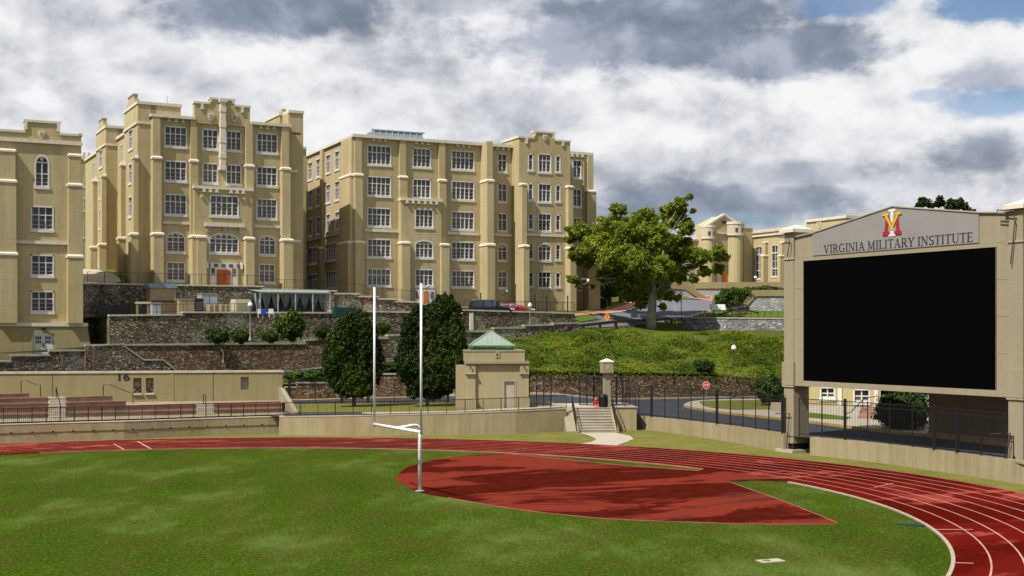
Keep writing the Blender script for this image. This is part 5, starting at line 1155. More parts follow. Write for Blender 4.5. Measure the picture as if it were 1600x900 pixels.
hp = W(942.5, 636, 98.9); t_ = thing('trash_bin', 'round black trash bin beside the red hydrant at the top of the stairs', 'trash bin', (hp.x, hp.y, 1.745))
MB().lathe([(.30, 0), (.33, .05), (.35, .78), (.37, .8), (.37, .86), (.30, .88)], k=18).build('body', M['black'], t_, smooth=True); MB().lathe([(.36, 0), (.30, .1), (.12, .16)], (0, 0, .88), 18).build('lid', M['black'], t_, smooth=True)
for k in range(18): a = 2*pi*k/18; MB().box(-.015, .015, -.01, .01, .06, .76).build('slat', M['black'], t_, (.355*cos(a), .355*sin(a), 0), a+pi/2)

# ================================================================ SCOREBOARD
fb = Fr(G(1225, 705), -62); sb = thing('scoreboard', 'huge video scoreboard with tan pillars, grey gable and dark screen beside the track curve', 'scoreboard', (fb.O.x, fb.O.y, 0), fb.a)
bx = lambda p, y=0: fb.x(p, y); bz = lambda p, q, y=0: fb.z(p, q, y)
pw = bx(1240); xs0, xs1 = bx(1254), bx(1556.5); xR = bx(1575.5); zb_b, zb_t = bz(1240, 603), bz(1240, 593.5); PD = 1.25
zscb, zsct = bz(1254, 594.5), bz(1254, 408)
for k, (a, b) in enumerate(((0, pw), (xR, xR+pw))):
    zt_ = bz(1228, 364) ; zc_p = bz(1228, 356.5)
    p_ = MB().box(a, b, 0, PD, 0.55, bz(1228, 405)).box(a+.02, b-.02, .02, PD-.02, bz(1228, 405), zt_).build('pillar', M['pillar'], sb)
    MB().box(a-.05, b+.05, -.06, PD+.05, bz(1228, 406), bz(1228, 404)).box(a-.07, b+.07, -.08, PD+.07, zb_b-.08, zb_b+.02).build('band', M['dull_cap'], p_)
    MB().box(a-.1, b+.1, -.1, PD+.1, zb_b+.021, zb_b+1.5).build('collar', M['pillar'], p_)
    m = MB().box(a-.2, b+.2, -.22, PD+.2, zt_, zt_+.22); n0 = zt_+.22
    cc = [(a-.2, -.22, n0), (b+.2, -.22, n0), (b+.2, PD+.2, n0), (a-.2, PD+.2, n0)]
    for i in range(4): m.quad(cc[i], cc[(i+1) % 4], ((a+b)/2, PD/2, n0+.3))
    m.build('pillar_cap', M['trim'], p_)
    bz_ = MB().box(a+.1, b-.1, .1, PD-.1, .18, .56).build('steel_foot', M['black'], p_)
    for q in range(4): MB().tube([((a+.0, b-.0)[q % 2], (.0, PD)[q//2], .15), ((a, b)[q % 2], (.0, PD)[q//2], .62)], .04, 6).build('anchor_bolt', M['black'], bz_)
    MB().box(a-.35, b+.35, -.4, PD+.35, -.05, .17).build('footing', M['path'], p_)
    MB().box((a+b)/2-.12, (a+b)/2-.02, -.06, 0, 1.0, 1.2).build('latch', M['black'], p_)
MB().box(pw, xR, .02, PD-.1, zb_b+.02, zscb-.02).build('lower_beam', M['pillar'], sb)
for a_, b_ in ((pw, xs0), (xs1, xR)): MB().box(a_, b_, .05, PD-.1, zscb-.02, bz(1254, 402.5)).build('side_panel', M['pillar'], sb)
MB().box(xs0, xs1, .09, PD-.2, zscb-.02, zsct).build('screen', M['screen'], sb)
MB().box(xs0, xs1, .03, PD-.15, zsct+.001, bz(1254, 402.5)).build('upper_beam', M['pillar'], sb)
zg0 = bz(1254, 402); ga, gb_ = bx(1268), bx(1527.5)
gbx = [(pw, zg0), (xR, zg0), (xR, bz(1556, 334.5)), (bx(1527.5), bz(1527.5, 332.5)), (bx(1392.5), bz(1392.5, 323)), (bx(1268), bz(1268, 364.5)), (pw, bz(1240, 371))]
MB().prism(gbx, .14, PD-.3, lambda p, q, c: (p, c, q)).build('gable_back', M['pillar'], sb)
gp_ = MB().prism([(ga, zg0+.06), (gb_, zg0+.06), (gb_, bz(1527.5, 333)), (bx(1392.5), bz(1392.5, 323.3)), (ga, bz(1268, 364.8))], .08, .138, lambda p, q, c: (p, c, q)).build('gable_panel', M['panel'], sb)
for a, b in (((pw, bz(1240, 371)), (ga, bz(1268, 364.5))), ((ga, bz(1268, 364.5)), (bx(1392.5), bz(1392.5, 323))), ((bx(1392.5), bz(1392.5, 323)), (gb_, bz(1527.5, 332.5))), ((gb_, bz(1527.5, 332.5)), (xR, bz(1556, 334.5)))):
    MB().bar((a[0], .5, a[1]+.03), (b[0], .5, b[1]+.03), .95, .07).build('gable_edge', M['dull_cap'], gp_)
# seams of the panels
m = MB()
for px in (1300, 1450): x = bx(px)
for x in (bx(1240), bx(1555.5)): m.box(x-.012, x+.012, .035, .05, zb_b+.1, zg0)
for k in range(1, 4): zz = zb_t+(zg0-zb_t)*k/4; m.box(xs1, xR, .036, .05, zz-.012, zz+.012); m.box(pw, xs0, .036, .05, zz-.012, zz+.012)
m.build('panel_seam', M['dull_cap'], sb)
# lettering
def st(x0, y0, x1, y1, wd, w2=None):
    d = Vector((x1-x0, y1-y0)); n = Vector((-d.y, d.x)).normalized(); w2 = wd if w2 is None else w2
    return [(x0+n.x*wd/2, y0+n.y*wd/2), (x0-n.x*wd/2, y0-n.y*wd/2), (x1-n.x*w2/2, y1-n.y*w2/2), (x1+n.x*w2/2, y1+n.y*w2/2)]
T, S = .125, .05
def sv_(x, wd=.30): return [(x-wd/2, 0), (x+wd/2, 0), (x+wd/2, .045), (x-wd/2, .045)]
def svt(x, wd=.30): return [(x-wd/2, 1), (x-wd/2, .955), (x+wd/2, .955), (x+wd/2, 1)]
def arcs(cx, cy, rx, ry, a0, a1, wf, n=9):
    out = []; P_ = []
    for i in range(n+1): a = R_(a0+(a1-a0)*i/n); P_.append((cx+rx*cos(a), cy+ry*sin(a), wf(cos(a))))
    for p, q in zip(P_, P_[1:]): out.append(st(p[0], p[1], q[0], q[1], p[2], q[2]))
    return out
hv = lambda c: S+(T-S)*abs(c)
GL = {
 'V': (.78, [st(.14, .98, .40, .0, T), st(.64, .98, .42, .0, S), svt(.14), svt(.64, .24)]),
 'I': (.36, [st(.18, 0, .18, 1, T), sv_(.18), svt(.18)]),
 'R': (.74, [st(.16, 0, .16, 1, T), sv_(.16), svt(.13, .22), st(.16, .975, .36, .975, S), st(.16, .49, .36, .49, S), *arcs(.34, .735, .20, .24, -90, 90, hv), st(.36, .49, .64, .0, T), sv_(.66, .2)]),
 'G': (.84, [*arcs(.44, .5, .34, .48, 40, 320, hv, 14), st(.68, .05, .68, .42, T), [(.54, .40), (.82, .40), (.82, .445), (.54, .445)]]),
 'N': (.84, [st(.14, 0, .14, 1, S), st(.14, .99, .68, .02, T), st(.68, 0, .68, 1, S), sv_(.14, .24), svt(.10, .2), svt(.68, .24)]),
 'A': (.80, [st(.12, 0, .38, 1, S), st(.38, 1, .65, 0, T), st(.2, .33, .55, .33, S), sv_(.12, .24), sv_(.65)]),
 'M': (.98, [st(.14, 0, .17, 1, S), st(.17, .99, .47, .05, T), st(.47, .05, .78, 1, S), st(.8, 0, .78, 1, T), sv_(.13, .24), sv_(.81, .28), svt(.13, .2), svt(.82, .2)]),
 'L': (.64, [st(.16, 0, .16, 1, T), sv_(.16), svt(.16), st(.16, .025, .56, .025, S), st(.57, .0, .57, .22, .04)]),
 'T': (.70, [st(.35, 0, .35, 1, T), sv_(.35), st(.04, .97, .66, .97, S), st(.05, .98, .05, .78, .04), st(.65, .98, .65, .78, .04)]),
 'Y': (.76, [st(.38, 0, .38, .5, T), sv_(.38), st(.12, .98, .38, .46, T), st(.64, .98, .39, .46, S), svt(.12, .28), svt(.65, .24)]),
 'S': (.58, [*arcs(.29, .74, .19, .23, 35, 270, hv, 9), *arcs(.29, .26, .21, .25, 90, -145, hv, 9), st(.46, .78, .46, .98, .035), st(.07, .02, .07, .24, .035)]),
 'U': (.80, [st(.16, .3, .16, 1, T), st(.66, .3, .66, 1, S), *arcs(.41, .3, .25, .28, 180, 360, lambda c: S+(T-S)*max(0, -c)), svt(.16), svt(.66, .24)]),
 'E': (.66, [st(.16, 0, .16, 1, T), sv_(.14, .26), svt(.14, .26), st(.16, .975, .54, .975, S), st(.16, .025, .58, .025, S), st(.16, .51, .44, .51, S), st(.55, .98, .55, .80, .04), st(.59, .02, .59, .22, .04), st(.44, .60, .44, .42, .035)]),
 ' ': (.26, [])}
txt = 'VIRGINIA MILITARY INSTITUTE'; tot = sum(GL[c][0] for c in txt)+.03*len(txt)
ta, tb_ = bx(1285.5), bx(1519.5); zba = bz(1285.5, 396); zt9 = bz(1285.5, 383); hh = (zt9-zba); sc_ = (tb_-ta)/tot; cx_ = ta
for c in txt:
    wd, polys = GL[c]
    if polys:
        m = MB()
        for i, pl in enumerate(polys): m.prism([(p*sc_, q*hh) for p, q in pl], -.01-.0012*(i % 6), .02, lambda p, q, cc: (p, cc, q))
        m.build('letter', M['text'], gp_, (cx_, .075, zba))
    cx_ += (wd+.03)*sc_
# interlaced emblem: white I, red M, yellow V
ex = bx(1392.7); ez0, ez1 = bz(1392.7, 367), bz(1392.7, 331); eh = ez1-ez0; ew = (bx(1407)-bx(1378.5))/2
em = MB().prism([(-1.04*ew, .02*eh), (-.3*ew, .0), (.3*ew, .0), (1.04*ew, .02*eh), (1.0*ew, .2*eh), (.55*ew, .55*eh), (1.04*ew, .95*eh), (.4*ew, .95*eh), (.2*ew, 1.08*eh), (-.2*ew, 1.08*eh), (-.4*ew, .95*eh), (-1.04*ew, .95*eh), (-.55*ew, .55*eh), (-1.0*ew, .2*eh)], .070, .079, lambda p, q, c: (p, c, q)).build('emblem_ground', M['panel'], gp_, (ex, 0, ez0))
def epoly(nm, pls, mt, y):
    m = MB()
    for i, pl in enumerate(pls): m.prism([(p*ew, q*eh) for p, q in pl], y-.001*i, y+.012, lambda p, q, c: (p, c, q))
    m.build(nm, mt, em)
epoly('emblem_stem', [[(-.17, -.06), (.17, -.06), (.17, 1.10), (-.17, 1.10)], [(-.42, -.06), (.42, -.06), (.42, .04), (-.42, .04)], [(-.38, 1.02), (.38, 1.02), (.38, 1.12), (-.38, 1.12)]], M['white'], .045)
epoly('emblem_letter', [[(-.62, .78), (-.28, .78), (.0, .48), (.0, .25), (-.42, .62)], [(.62, .78), (.28, .78), (.0, .48), (.0, .25), (.42, .62)], [(-.66, .78), (-.34, .78), (-.52, .12), (-.84, .12)], [(.66, .78), (.34, .78), (.52, .12), (.84, .12)], [(-1.02, .0), (-.32, .0), (-.32, .16), (-1.02, .16)], [(1.02, .0), (.32, .0), (.32, .16), (1.02, .16)]], M['logo_red'], .030)
epoly('emblem_letter', [[(-.82, .9), (-.54, .9), (.07, .34), (-.07, .26)], [(.82, .9), (.54, .9), (-.07, .34), (.07, .26)], [(-1.04, .86), (-.36, .86), (-.36, .97), (-1.04, .97)], [(1.04, .86), (.36, .86), (.36, .97), (1.04, .97)], [(-.12, .22), (.12, .22), (.12, .36), (-.12, .36)]], M['logo_yellow'], .014)
# swing arms of the flag poles fixed on the pillars
def flag_arm(label, pts, y):
    P_ = [Vector((*(lambda h: (h[0], y, h[1]))(fb.hit(a, b, y)),)) for a, b in pts]; o = fb.w(P_[0].x, P_[0].y, P_[0].z)
    t = thing('flag_arm', label, 'bracket', o, fb.a); MB().tube([p-P_[0] for p in P_], .035, 6).build('arm', M['timber'], t); return t
flag_arm('thin dark metal arm with a hanging cord at the top of the right scoreboard pillar', [(1585.5, 330), (1558, 328), (1558, 333.5), (1573, 334.5)], -.25)
t_ = flag_arm('thin dark cord hanging down the right scoreboard pillar', [(1583, 333), (1586, 345), (1579, 413)], -.15)
flag_arm('thin arm and cord low on the left scoreboard pillar, pointing left', [(1212, 646), (1234, 646), (1232, 662), (1229, 700)], -.2)
flag_arm('pale arm and cord low on the right scoreboard pillar, pointing left', [(1548, 678), (1579, 677), (1575, 700), (1573, 730)], -.2)
flag_arm('thin dark arm with a cord near the top of the left scoreboard pillar', [(1205, 369), (1232, 372), (1234, 378), (1230, 402)], -.2)

# ================================================================ TREES AND SHRUBS
def leaves(name, clumps, n, size, mat, parent=None, loc=None, hollow=0.45, upright=0.0, seed=1, flatness=0.0, gap=0.0):
    """many small folded leaves spread through overlapping clumps"""
    r = np.random.default_rng(seed); cl = np.array(clumps, float); wgt = (cl[:, 3]*cl[:, 4]*cl[:, 5])**(2/3); wgt /= wgt.sum()
    k = r.choice(len(cl), n, p=wgt); d = r.normal(size=(n, 3)); d /= np.linalg.norm(d, axis=1)[:, None]
    rad = hollow+(1-hollow)*r.random(n)**0.6; rad *= 1+0.26*np.sin(d[:, 0]*7+k)*np.cos(d[:, 2]*6+k*2); out_ = r.random(n) < .10; rad[out_] *= 1+.45*r.random(int(out_.sum()))
    P_ = cl[k, :3]+d*rad[:, None]*cl[k, 3:6]
    nrm = d+r.normal(size=(n, 3))*0.75; nrm[:, 2] += 0.35; nrm /= np.linalg.norm(nrm, axis=1)[:, None]
    a = np.cross(nrm, r.normal(size=(n, 3))+np.array([0, 0, upright])); a /= np.linalg.norm(a, axis=1)[:, None]+1e-9; b = np.cross(nrm, a)
    s = size*(0.6+0.8*r.random(n))[:, None]
    V = np.stack([P_-b*s*0.55, P_+a*s*0.42+nrm*s*.12, P_+b*s*0.6, P_-a*s*0.42+nrm*s*.12], 1).reshape(-1, 3)
    me = bpy.data.meshes.new(name); me.vertices.add(4*n); me.vertices.foreach_set('co', V.ravel())
    me.loops.add(6*n); me.polygons.add(2*n); base_ = np.arange(n)[:, None]*4
    me.loops.foreach_set('vertex_index', (base_+np.array([[0, 1, 2, 0, 2, 3]])).ravel().astype(np.int32))
    me.polygons.foreach_set('loop_start', np.arange(2*n, dtype=np.int32)*3); me.polygons.foreach_set('loop_total', np.full(2*n, 3, np.int32))
    me.materials.append(mat); me.update(calc_edges=True); return link(name, me, parent, loc)
def branch_tubes(root_pts, targets, r0, r1, seed=3):
    rr = random.Random(seed); m = MB()
    for tg in targets:
        a = Vector(rr.choice(root_pts)); tg = Vector(tg); mid = a.lerp(tg, .45)+Vector((0, 0, .12*(tg-a).length)); m.tube([a, a.lerp(mid, .5), mid, mid.lerp(tg, .5)+Vector((rr.uniform(-.3, .3), rr.uniform(-.3, .3), .1)), tg], [r0, r0*.8, r0*.55, r0*.35, r1], 6)
    return m
# the big plane tree
YT = 152.0; b0 = drape(1017, 512); b0 = Vector(((1017-800)/F*YT, YT, float(hz((1017-800)/F*YT, YT)[0])))
PT = thing('plane_tree', 'large spreading light green tree with a pale trunk by the bend of the hill road', 'tree', b0)
def tc(px, py, rp, dy=0.0, fl=.8):
    p = W(px, py, YT+dy)-b0; r = rp/F*(YT+dy); return (p.x, p.y, p.z, r, r*1.1, r*fl)
big = [tc(905, 362, 20, 0), tc(900, 398, 15, 1), tc(895, 437, 9), tc(930, 385, 26, -2), tc(918, 408, 17, 2), tc(958, 352, 26, 2), tc(968, 328, 13, 0), tc(985, 362, 28, -3), tc(1010, 345, 25, 1), tc(1030, 375, 30, -4),
       tc(1052, 342, 22, 2), tc(1062, 320, 13, 0), tc(1078, 308, 6, 0), tc(1046, 326, 12, 1), tc(1072, 358, 15, 0), tc(1083, 330, 5), tc(1065, 392, 24, 3), tc(1092, 402, 20, -2), tc(1118, 398, 16, 0), tc(1132, 403, 8, 0), tc(1122, 420, 11, 2), tc(1100, 425, 11, -2),
       tc(960, 400, 28, -4), tc(995, 410, 30, -5), tc(1030, 420, 25, -5), tc(1058, 430, 18, -2), tc(1084, 436, 9, -3), tc(975, 434, 24, 1), tc(945, 432, 15, 2), tc(998, 448, 22, 0), tc(1025, 456, 17, 1), tc(1045, 462, 11, 2), tc(1058, 466, 7, -1), tc(985, 462, 15, 3), tc(1002, 476, 9, 1), tc(1036, 480, 7, -1), tc(905, 447, 6, 0), tc(925, 448, 5), tc(890, 375, 8), tc(1062, 410, 24, 6), tc(1000, 390, 32, 8), tc(950, 375, 28, 8), tc(1042, 400, 24, 9)]
rr_ = random.Random(8); extra = []
for c in big:
    for k in range(5):
        th, ph = rr_.uniform(0, 2*pi), rr_.uniform(-.5, 1.3); q = rr_.uniform(.22, .42)
        extra.append((c[0]+c[3]*cos(th)*cos(ph)*.95, c[1]+c[4]*sin(th)*cos(ph)*.95, c[2]+c[5]*sin(ph)*.95, c[3]*q, c[4]*q, c[5]*q*.8))
leaves('crown', [(c[0], c[1], c[2], c[3]*.86, c[4]*.86, c[5]*.86) for c in big]+extra, 125000, 0.225, M['leaf_plane'], PT, hollow=.5, seed=5)
tk = MB(); hT = tc(1017, 455, 1)[2]
tk.tube([(0, 0, -.3), (.02, 0, 1.0), (.15, 0, 2.4), (.25, .1, hT), (.1, .2, hT+2), (.3, 0, hT+5), (0, 0, hT+8)], [.70, .56, .50, .47, .38, .26, .10], 14); tk.build('trunk', M['bark'], PT, smooth=True)
branch_tubes([(.25, .1, hT-.5), (.2, .1, hT+.6), (.15, .2, hT+1.8), (.2, .1, hT+3.5)], [c[:3] for c in big[::1]], .16, .03).build('limbs', M['bark'], PT, smooth=True)
# two upright dense trees on the lawn
def upright(label, px, pyb, Y, pts, n, seed, size=.13, mats='leaf_cone', name='hornbeam_tree'):
    zb_ = zlow((px-800)/F*Y); b = Vector(((px-800)/F*Y, Y, zb_)); t = thing(name, label, 'tree', b)
    cl = []
    for (qx, qy, r) in pts:
        p = W(qx, qy, Y)-b; rr = r/F*Y; cl.append((p.x, p.y+random.uniform(-.3, .3), p.z, rr, rr, rr*1.15))
    rr_ = random.Random(seed); ex = []
    for c in cl:
        for k in range(3):
            th, ph = rr_.uniform(0, 2*pi), rr_.uniform(-.6, 1.4); q = rr_.uniform(.18, .32)
            ex.append((c[0]+c[3]*cos(th)*cos(ph)*.95, c[1]+c[4]*sin(th)*cos(ph)*.95, c[2]+c[5]*sin(ph)*1.05, c[3]*q, c[4]*q, c[5]*q*1.5))
    leaves('crown', [(c[0], c[1], c[2], c[3]*.88, c[4]*.88, c[5]*.88) for c in cl]+ex, n, size, M[mats], t, hollow=.76, upright=2.5, seed=seed)
    h_ = max(c[2] for c in cl); MB().tube([(0, 0, -.1), (0, 0, 1.5), (.05, 0, h_*.5), (0, 0, h_*.9)], [.17, .13, .10, .03], 10).build('trunk', M['bark_dark'], t, smooth=True); return t
pl = []
for (y, hw) in ((500, 17), (512, 26), (525, 32), (540, 37), (556, 40), (572, 40), (586, 36), (598, 26), (606, 14)):
    for k in range(-2, 3): pl.append((553+k*hw*.40, y+random.uniform(-3, 3)+abs(k)*2.5, 9+hw*.18))
upright('dark dense egg-shaped tree standing behind the left goal upright', 553, 630, 105, pl, 95000, 21)
pl = []
for (y, hw, dx) in ((474, 12, 18), (484, 20, 16), (494, 30, 4), (508, 42, 3), (524, 44, 2), (540, 46, 0), (556, 48, 0), (572, 47, 0), (586, 42, 0), (598, 30, 0), (607, 14, 0)):
    for k in range(-2, 3): pl.append((674+dx+k*hw*.42, y+random.uniform(-4, 4)+abs(k)*2.5, 9+hw*.17))
pl += [(694, 466, 7), (686, 472, 8), (703, 480, 8), (650, 492, 8), (640, 505, 8)]
upright('taller irregular dark tree standing behind the right goal upright, left of the kiosk', 668, 631, 104, pl, 105000, 22, .14)
def shrub(label, px, py, rx, ry, Y, mat='leaf_shrub', n=2500, size=.16, seed=1, name='shrub', zb_=None, cat='shrub', group=None, lumps=5):
    c = W(px, py, Y); R1, R2 = rx/F*Y, ry/F*Y; zb_ = c.z-R2 if zb_ is None else zb_; b = Vector((c.x, c.y, zb_)); t = thing(name, label, cat, b, 0, group); rr = random.Random(seed)
    cl = [(0, 0, c.z-zb_-.05*R2, R1*.86, R1*.8, R2*.92)]
    for k in range(lumps): a = rr.uniform(0, 2*pi); cl.append((R1*.5*cos(a), R1*.5*sin(a), c.z-zb_+rr.uniform(-.4, .5)*R2, R1*.5, R1*.5, R2*.5))
    leaves('foliage', cl, n, size, M[mat], t, hollow=.7, seed=seed); MB().tube([(0, 0, -.1), (0, 0, (c.z-zb_))], [.08, .04], 6).build('stem', M['bark_dark'], t); return t
YS = 119
shrub('low dark rounded shrub on the middle terrace, leftmost of the row', 338, 525, 19, 11, YS, 'leaf_shrub', 3500, .17, 31)
shrub('small dark rounded shrub left of the terrace lamp post', 375, 526, 16, 10, YS, 'leaf_shrub', 3000, .17, 32)
shrub('small low green shrub between the terrace lamp and the tall round bush', 421, 526, 14, 9, YS+2, 'leaf_shrub', 2600, .17, 33)
shrub('tall round dark bush on the middle terrace below the white canopy', 453, 508, 24, 24, YS+2, 'leaf_shrub', 8000, .18, 34)
shrub('low green shrub on the terrace right of the tall round bush', 504, 520, 14, 9, YS+6, 'leaf_shrub', 2800, .17, 35)
shrub('rounded dark shrub on the terrace, half hidden by the left upright tree', 596, 513, 13, 9, 131, 'leaf_shrub', 2800, .17, 36)
shrub('dark low hedge piece below the hill road, left of the first upright tree', 480, 586, 42, 9, 121, 'leaf_shrub', 6500, .17, 37, 'hedge', cat='hedge', lumps=0)
shrub('green hedge piece below the hill road, between the two upright trees', 612, 573, 24, 8, 123, 'leaf_shrub', 4500, .17, 38, 'hedge', cat='hedge', lumps=0)
shrub('dark dense shrub left of the left scoreboard pillar', 1203, 609, 24, 25, 112, 'leaf_dark', 9000, .17, 39, zb_=1.1)
shrub('small dark bush on top of the stone wall near the stop sign', 1100, 573, 16, 12, 128, 'leaf_shrub', 3200, .17, 40)
shrub('big dark bush under the scoreboard screen in front of the brown wall', 1412, 641, 43, 33, 85, 'leaf_dark', 15000, .17, 41, zb_=1.1)
def bgtree(label, Y, pts, n, size, seed, mat, zb_, px, name='background_tree'):
    b = Vector(((px-800)/F*Y, Y, zb_)); t = thing(name, label, 'tree', b); cl = []
    for (qx, qy, r) in pts: p = W(qx, qy, Y)-b; rr = r/F*Y; cl.append((p.x, p.y, p.z, rr, rr, rr*.85))
    leaves('crown', cl, n, size, M[mat], t, hollow=.5, seed=seed); h_ = max(c[2] for c in cl)
    MB().tube([(0, 0, -.3), (0, 0, h_*.4), (0, 0, h_*.85)], [.35, .25, .08], 8).build('trunk', M['bark_dark'], t, smooth=True)
    branch_tubes([(0, 0, h_*.45), (0, 0, h_*.6)], [c[:3] for c in cl], .12, .03, seed).build('limbs', M['bark_dark'], t); return t
zA = lambda px, Y: float(hz((px-800)/F*Y, Y)[0])
bgtree('dark tree just right of the long barracks, behind the big light tree', 188, [(945, 395, 22), (950, 425, 24), (940, 450, 16), (962, 445, 18), (965, 405, 20)], 9000, .36, 51, 'leaf_dark', zA(947, 188), 947)
bgtree('dark tree hidden behind the centre of the big light tree', 195, [(990, 400, 26), (1010, 430, 26), (985, 445, 22), (1030, 445, 18), (1000, 462, 14)], 9000, .36, 52, 'leaf_dark', zA(1000, 195), 1000)
bgtree('young bright green tree on the lawn beside the long barracks', 172, [(953, 452, 9), (948, 460, 8), (960, 458, 8)], 1800, .22, 53, 'leaf_shrub', zA(953, 172), 953)
bgtree('small tree with a thin dark trunk beside the brick pavement', 178, [(970, 452, 10), (978, 447, 9), (966, 445, 8)], 2000, .24, 54, 'leaf_shrub', zA(970, 178), 970)
shrub('dark clipped shrub against the right end of the long barracks', 940, 476, 8, 10, 168, 'leaf_dark', 2200, .2, 55)
bgtree('treetop with two open clumps showing above the scoreboard gable', 150, [(1441, 313, 6), (1437, 320, 6), (1448, 317, 7), (1455, 322, 6), (1469, 311, 6), (1466, 318, 6), (1473, 317, 5), (1486, 315, 6), (1493, 319, 7), (1500, 315, 6), (1506, 322, 7), (1484, 325, 7), (1513, 328, 5), (1520, 331, 4), (1492, 330, 8), (1450, 345, 20), (1490, 350, 22)], 7500, .28, 56, 'leaf_cone', 5.0, 1472)
# hedge of the upper lawn
for k, (label, px, py, rx, ry, Y) in enumerate((('large clipped dark hedge mass behind the cannon', 1141, 467, 24, 18, 166), ('narrow hedge arm running right along the pale parapet', 1192, 452, 28, 4.5, 173), ('middle part of the sloping hedge joining the large mass to the narrow arm', 1163, 457, 20, 8, 169))):
    shrub(label, px, py, rx, ry, Y, 'leaf_shrub', 6000 if k == 0 else 3000, .22, 60+k, 'hedge', cat='hedge', lumps=3 if k == 0 else 0)
# ground cover on the bank and grass tufts
def cover(name, label_kind, polyf, n, size, mat, seed, lump=0.5):
    r = np.random.default_rng(seed); xs_ = []; 
    px = r.uniform(735, 1245, n*2); t = r.random(n*2)**0.8
    return px, t
r = np.random.default_rng(77); N = 170000
bx_ = r.uniform(-4, 34, N); tt = r.random(N); wy_ = np.array([wl_y(x) for x in bx_])
ytop = np.interp(bx_, [-4, 2, 6, 12, 17, 22, 28, 34], [133, 136, 139, 146, 147, 146, 141, 138]); yy_ = wy_+0.0+(ytop-wy_)*tt
zz_ = hz(bx_, yy_)
lum_ = 1.5*np.clip(np.sin(bx_*0.75+np.sin(yy_*.5)*1.7)*np.sin(yy_*.6+np.cos(bx_*.4)*1.5), 0, 1)**.6+.25*np.abs(np.sin(bx_*1.7+yy_))*np.abs(np.cos(yy_*1.9-bx_*.6)); edge = np.clip(1-(yy_-wy_)/1.2, 0, 1)
lum_ = lum_*np.clip(1.15-tt**2.2, 0.1, 1); dr_ = r.random(N)*edge; zz_ = zz_+lum_*r.random(N)**.5*(1-edge)+np.where(r.random(N) < .5, .2, -.55)*dr_; yy_ -= dr_*.55
nrm = np.stack([r.normal(size=N)*.5, -0.35+r.normal(size=N)*.5, 1+0*bx_], 1); nrm /= np.linalg.norm(nrm, axis=1)[:, None]
a = np.cross(nrm, r.normal(size=(N, 3))); a /= np.linalg.norm(a, axis=1)[:, None]; b = np.cross(nrm, a); s = (.06+.11*r.random(N))[:, None]; bare_ = ((bx_-20.5)/1.6)**2+((yy_-142.5)/2.2)**2 < 1; zz_ = np.where(bare_, zz_-1.5, zz_); Pq = np.stack([bx_, yy_, zz_+.05], 1)
V = np.stack([Pq-b*s*.6, Pq+a*s*.4, Pq+b*s*.7+nrm*s*.5, Pq-a*s*.4], 1).reshape(-1, 3); me = bpy.data.meshes.new('ground_cover'); me.vertices.add(4*N); me.vertices.foreach_set('co', V.ravel()); me.loops.add(6*N); me.polygons.add(2*N)
me.loops.foreach_set('vertex_index', (np.arange(N)[:, None]*4+np.array([[0, 1, 2, 0, 2, 3]])).ravel().astype(np.int32)); me.polygons.foreach_set('loop_start', np.arange(2*N, dtype=np.int32)*3); me.polygons.foreach_set('loop_total', np.full(2*N, 3, np.int32)); me.materials.append(M['ivy']); me.update(calc_edges=True)
tag(link('ground_cover', me), kind='stuff')
# ================================================================ TERRACE EQUIPMENT
def bxo(name, label, cat, px0, px1, pyt, Y, depth=1.6, mat='tan_metal', zb_=9.02, deg=28, parts=None, group=None):
    f = Fr(W(px0, 520, Y), deg); w_ = f.x(px1); h_ = f.z(px0, pyt)-zb_; t = thing(name, label, cat, (f.O.x, f.O.y, zb_), f.a, group)
    MB().box(0, w_, 0, depth, 0.08, h_).build('casing', M[mat], t); MB().box(.05, w_-.05, .05, depth-.05, 0, .08).build('base', M['black'], t)
    if parts: parts(t, w_, h_, depth)
    return t
def louvre(t, w_, h_, d):
    for i in range(6): z = h_*(.2+.11*i); MB().box(w_*.1, w_*.9, -.03, -.001, z, z+.05).build('louvre', M['dull_cap'], t)
def cabinet(t, w_, h_, d):
    MB().box(w_*.49, w_*.51, -.02, -.001, .15, h_*.95).build('door_gap', M['black'], t); MB().box(-.05, w_+.05, -.05, d+.05, h_, h_+.08).build('top', M['grey_metal'], t)
def shedp(t, w_, h_, d):
    MB().box(-.15, w_+.15, -.2, d+.1, h_, h_+.45).build('roof', M['blue_steel'], t); MB().box(.1, w_-.1, -.06, -.001, h_*.52, h_*.58).box(.1, w_-.1, -.05, -.001, h_*.05, h_*.1).build('rail', M['timber'], t)
    for i in range(7): MB().box(w_*i/6-.05, w_*i/6+.05, -.03, -.001, 0, h_).build('batten', M['tan_metal'], t)
bxo('plant_room', 'tall tan wooden enclosure with a blue-grey roof against the upper stone wall', 'enclosure', 235, 274, 449.5, 127.5, 2.0, 'tan_metal', parts=shedp)
bxo('electric_cabinet', 'pale blue-grey electrical cabinet in front of the tan enclosure', 'cabinet', 238, 251, 474, 125, .9, 'pale_blue', parts=cabinet)
def framep(t, w_, h_, d):
    t.children[0]
bxo('low_enclosure', 'long low black screen panel at the left end of the middle terrace', 'screen', 152, 212, 476, 126, .3, 'black')
tg_ = thing('tan_door_frame', 'tan open frame like a doorway left of the pale blue cabinet', 'frame', (*W(214, 520, 125.5).xy, 9.0), R_(28))
for x in (0, 1.1): MB().box(x-.1, x+.1, -.1, .1, 0, 1.35).build('post', M['tan_metal'], tg_)
MB().box(-.2, 1.3, -.14, .14, 1.35, 1.55).build('lintel', M['cream_metal'], tg_)
bxo('wooden_screen', 'tan panelled screen box between the enclosure and the black unit', 'screen', 280, 303.5, 468, 127, 1.0, 'tan_metal', parts=cabinet)
bxo('black_unit', 'small black box unit beside the pale blue tank', 'machine', 304, 318, 466, 129, 1.0, 'black', parts=louvre)
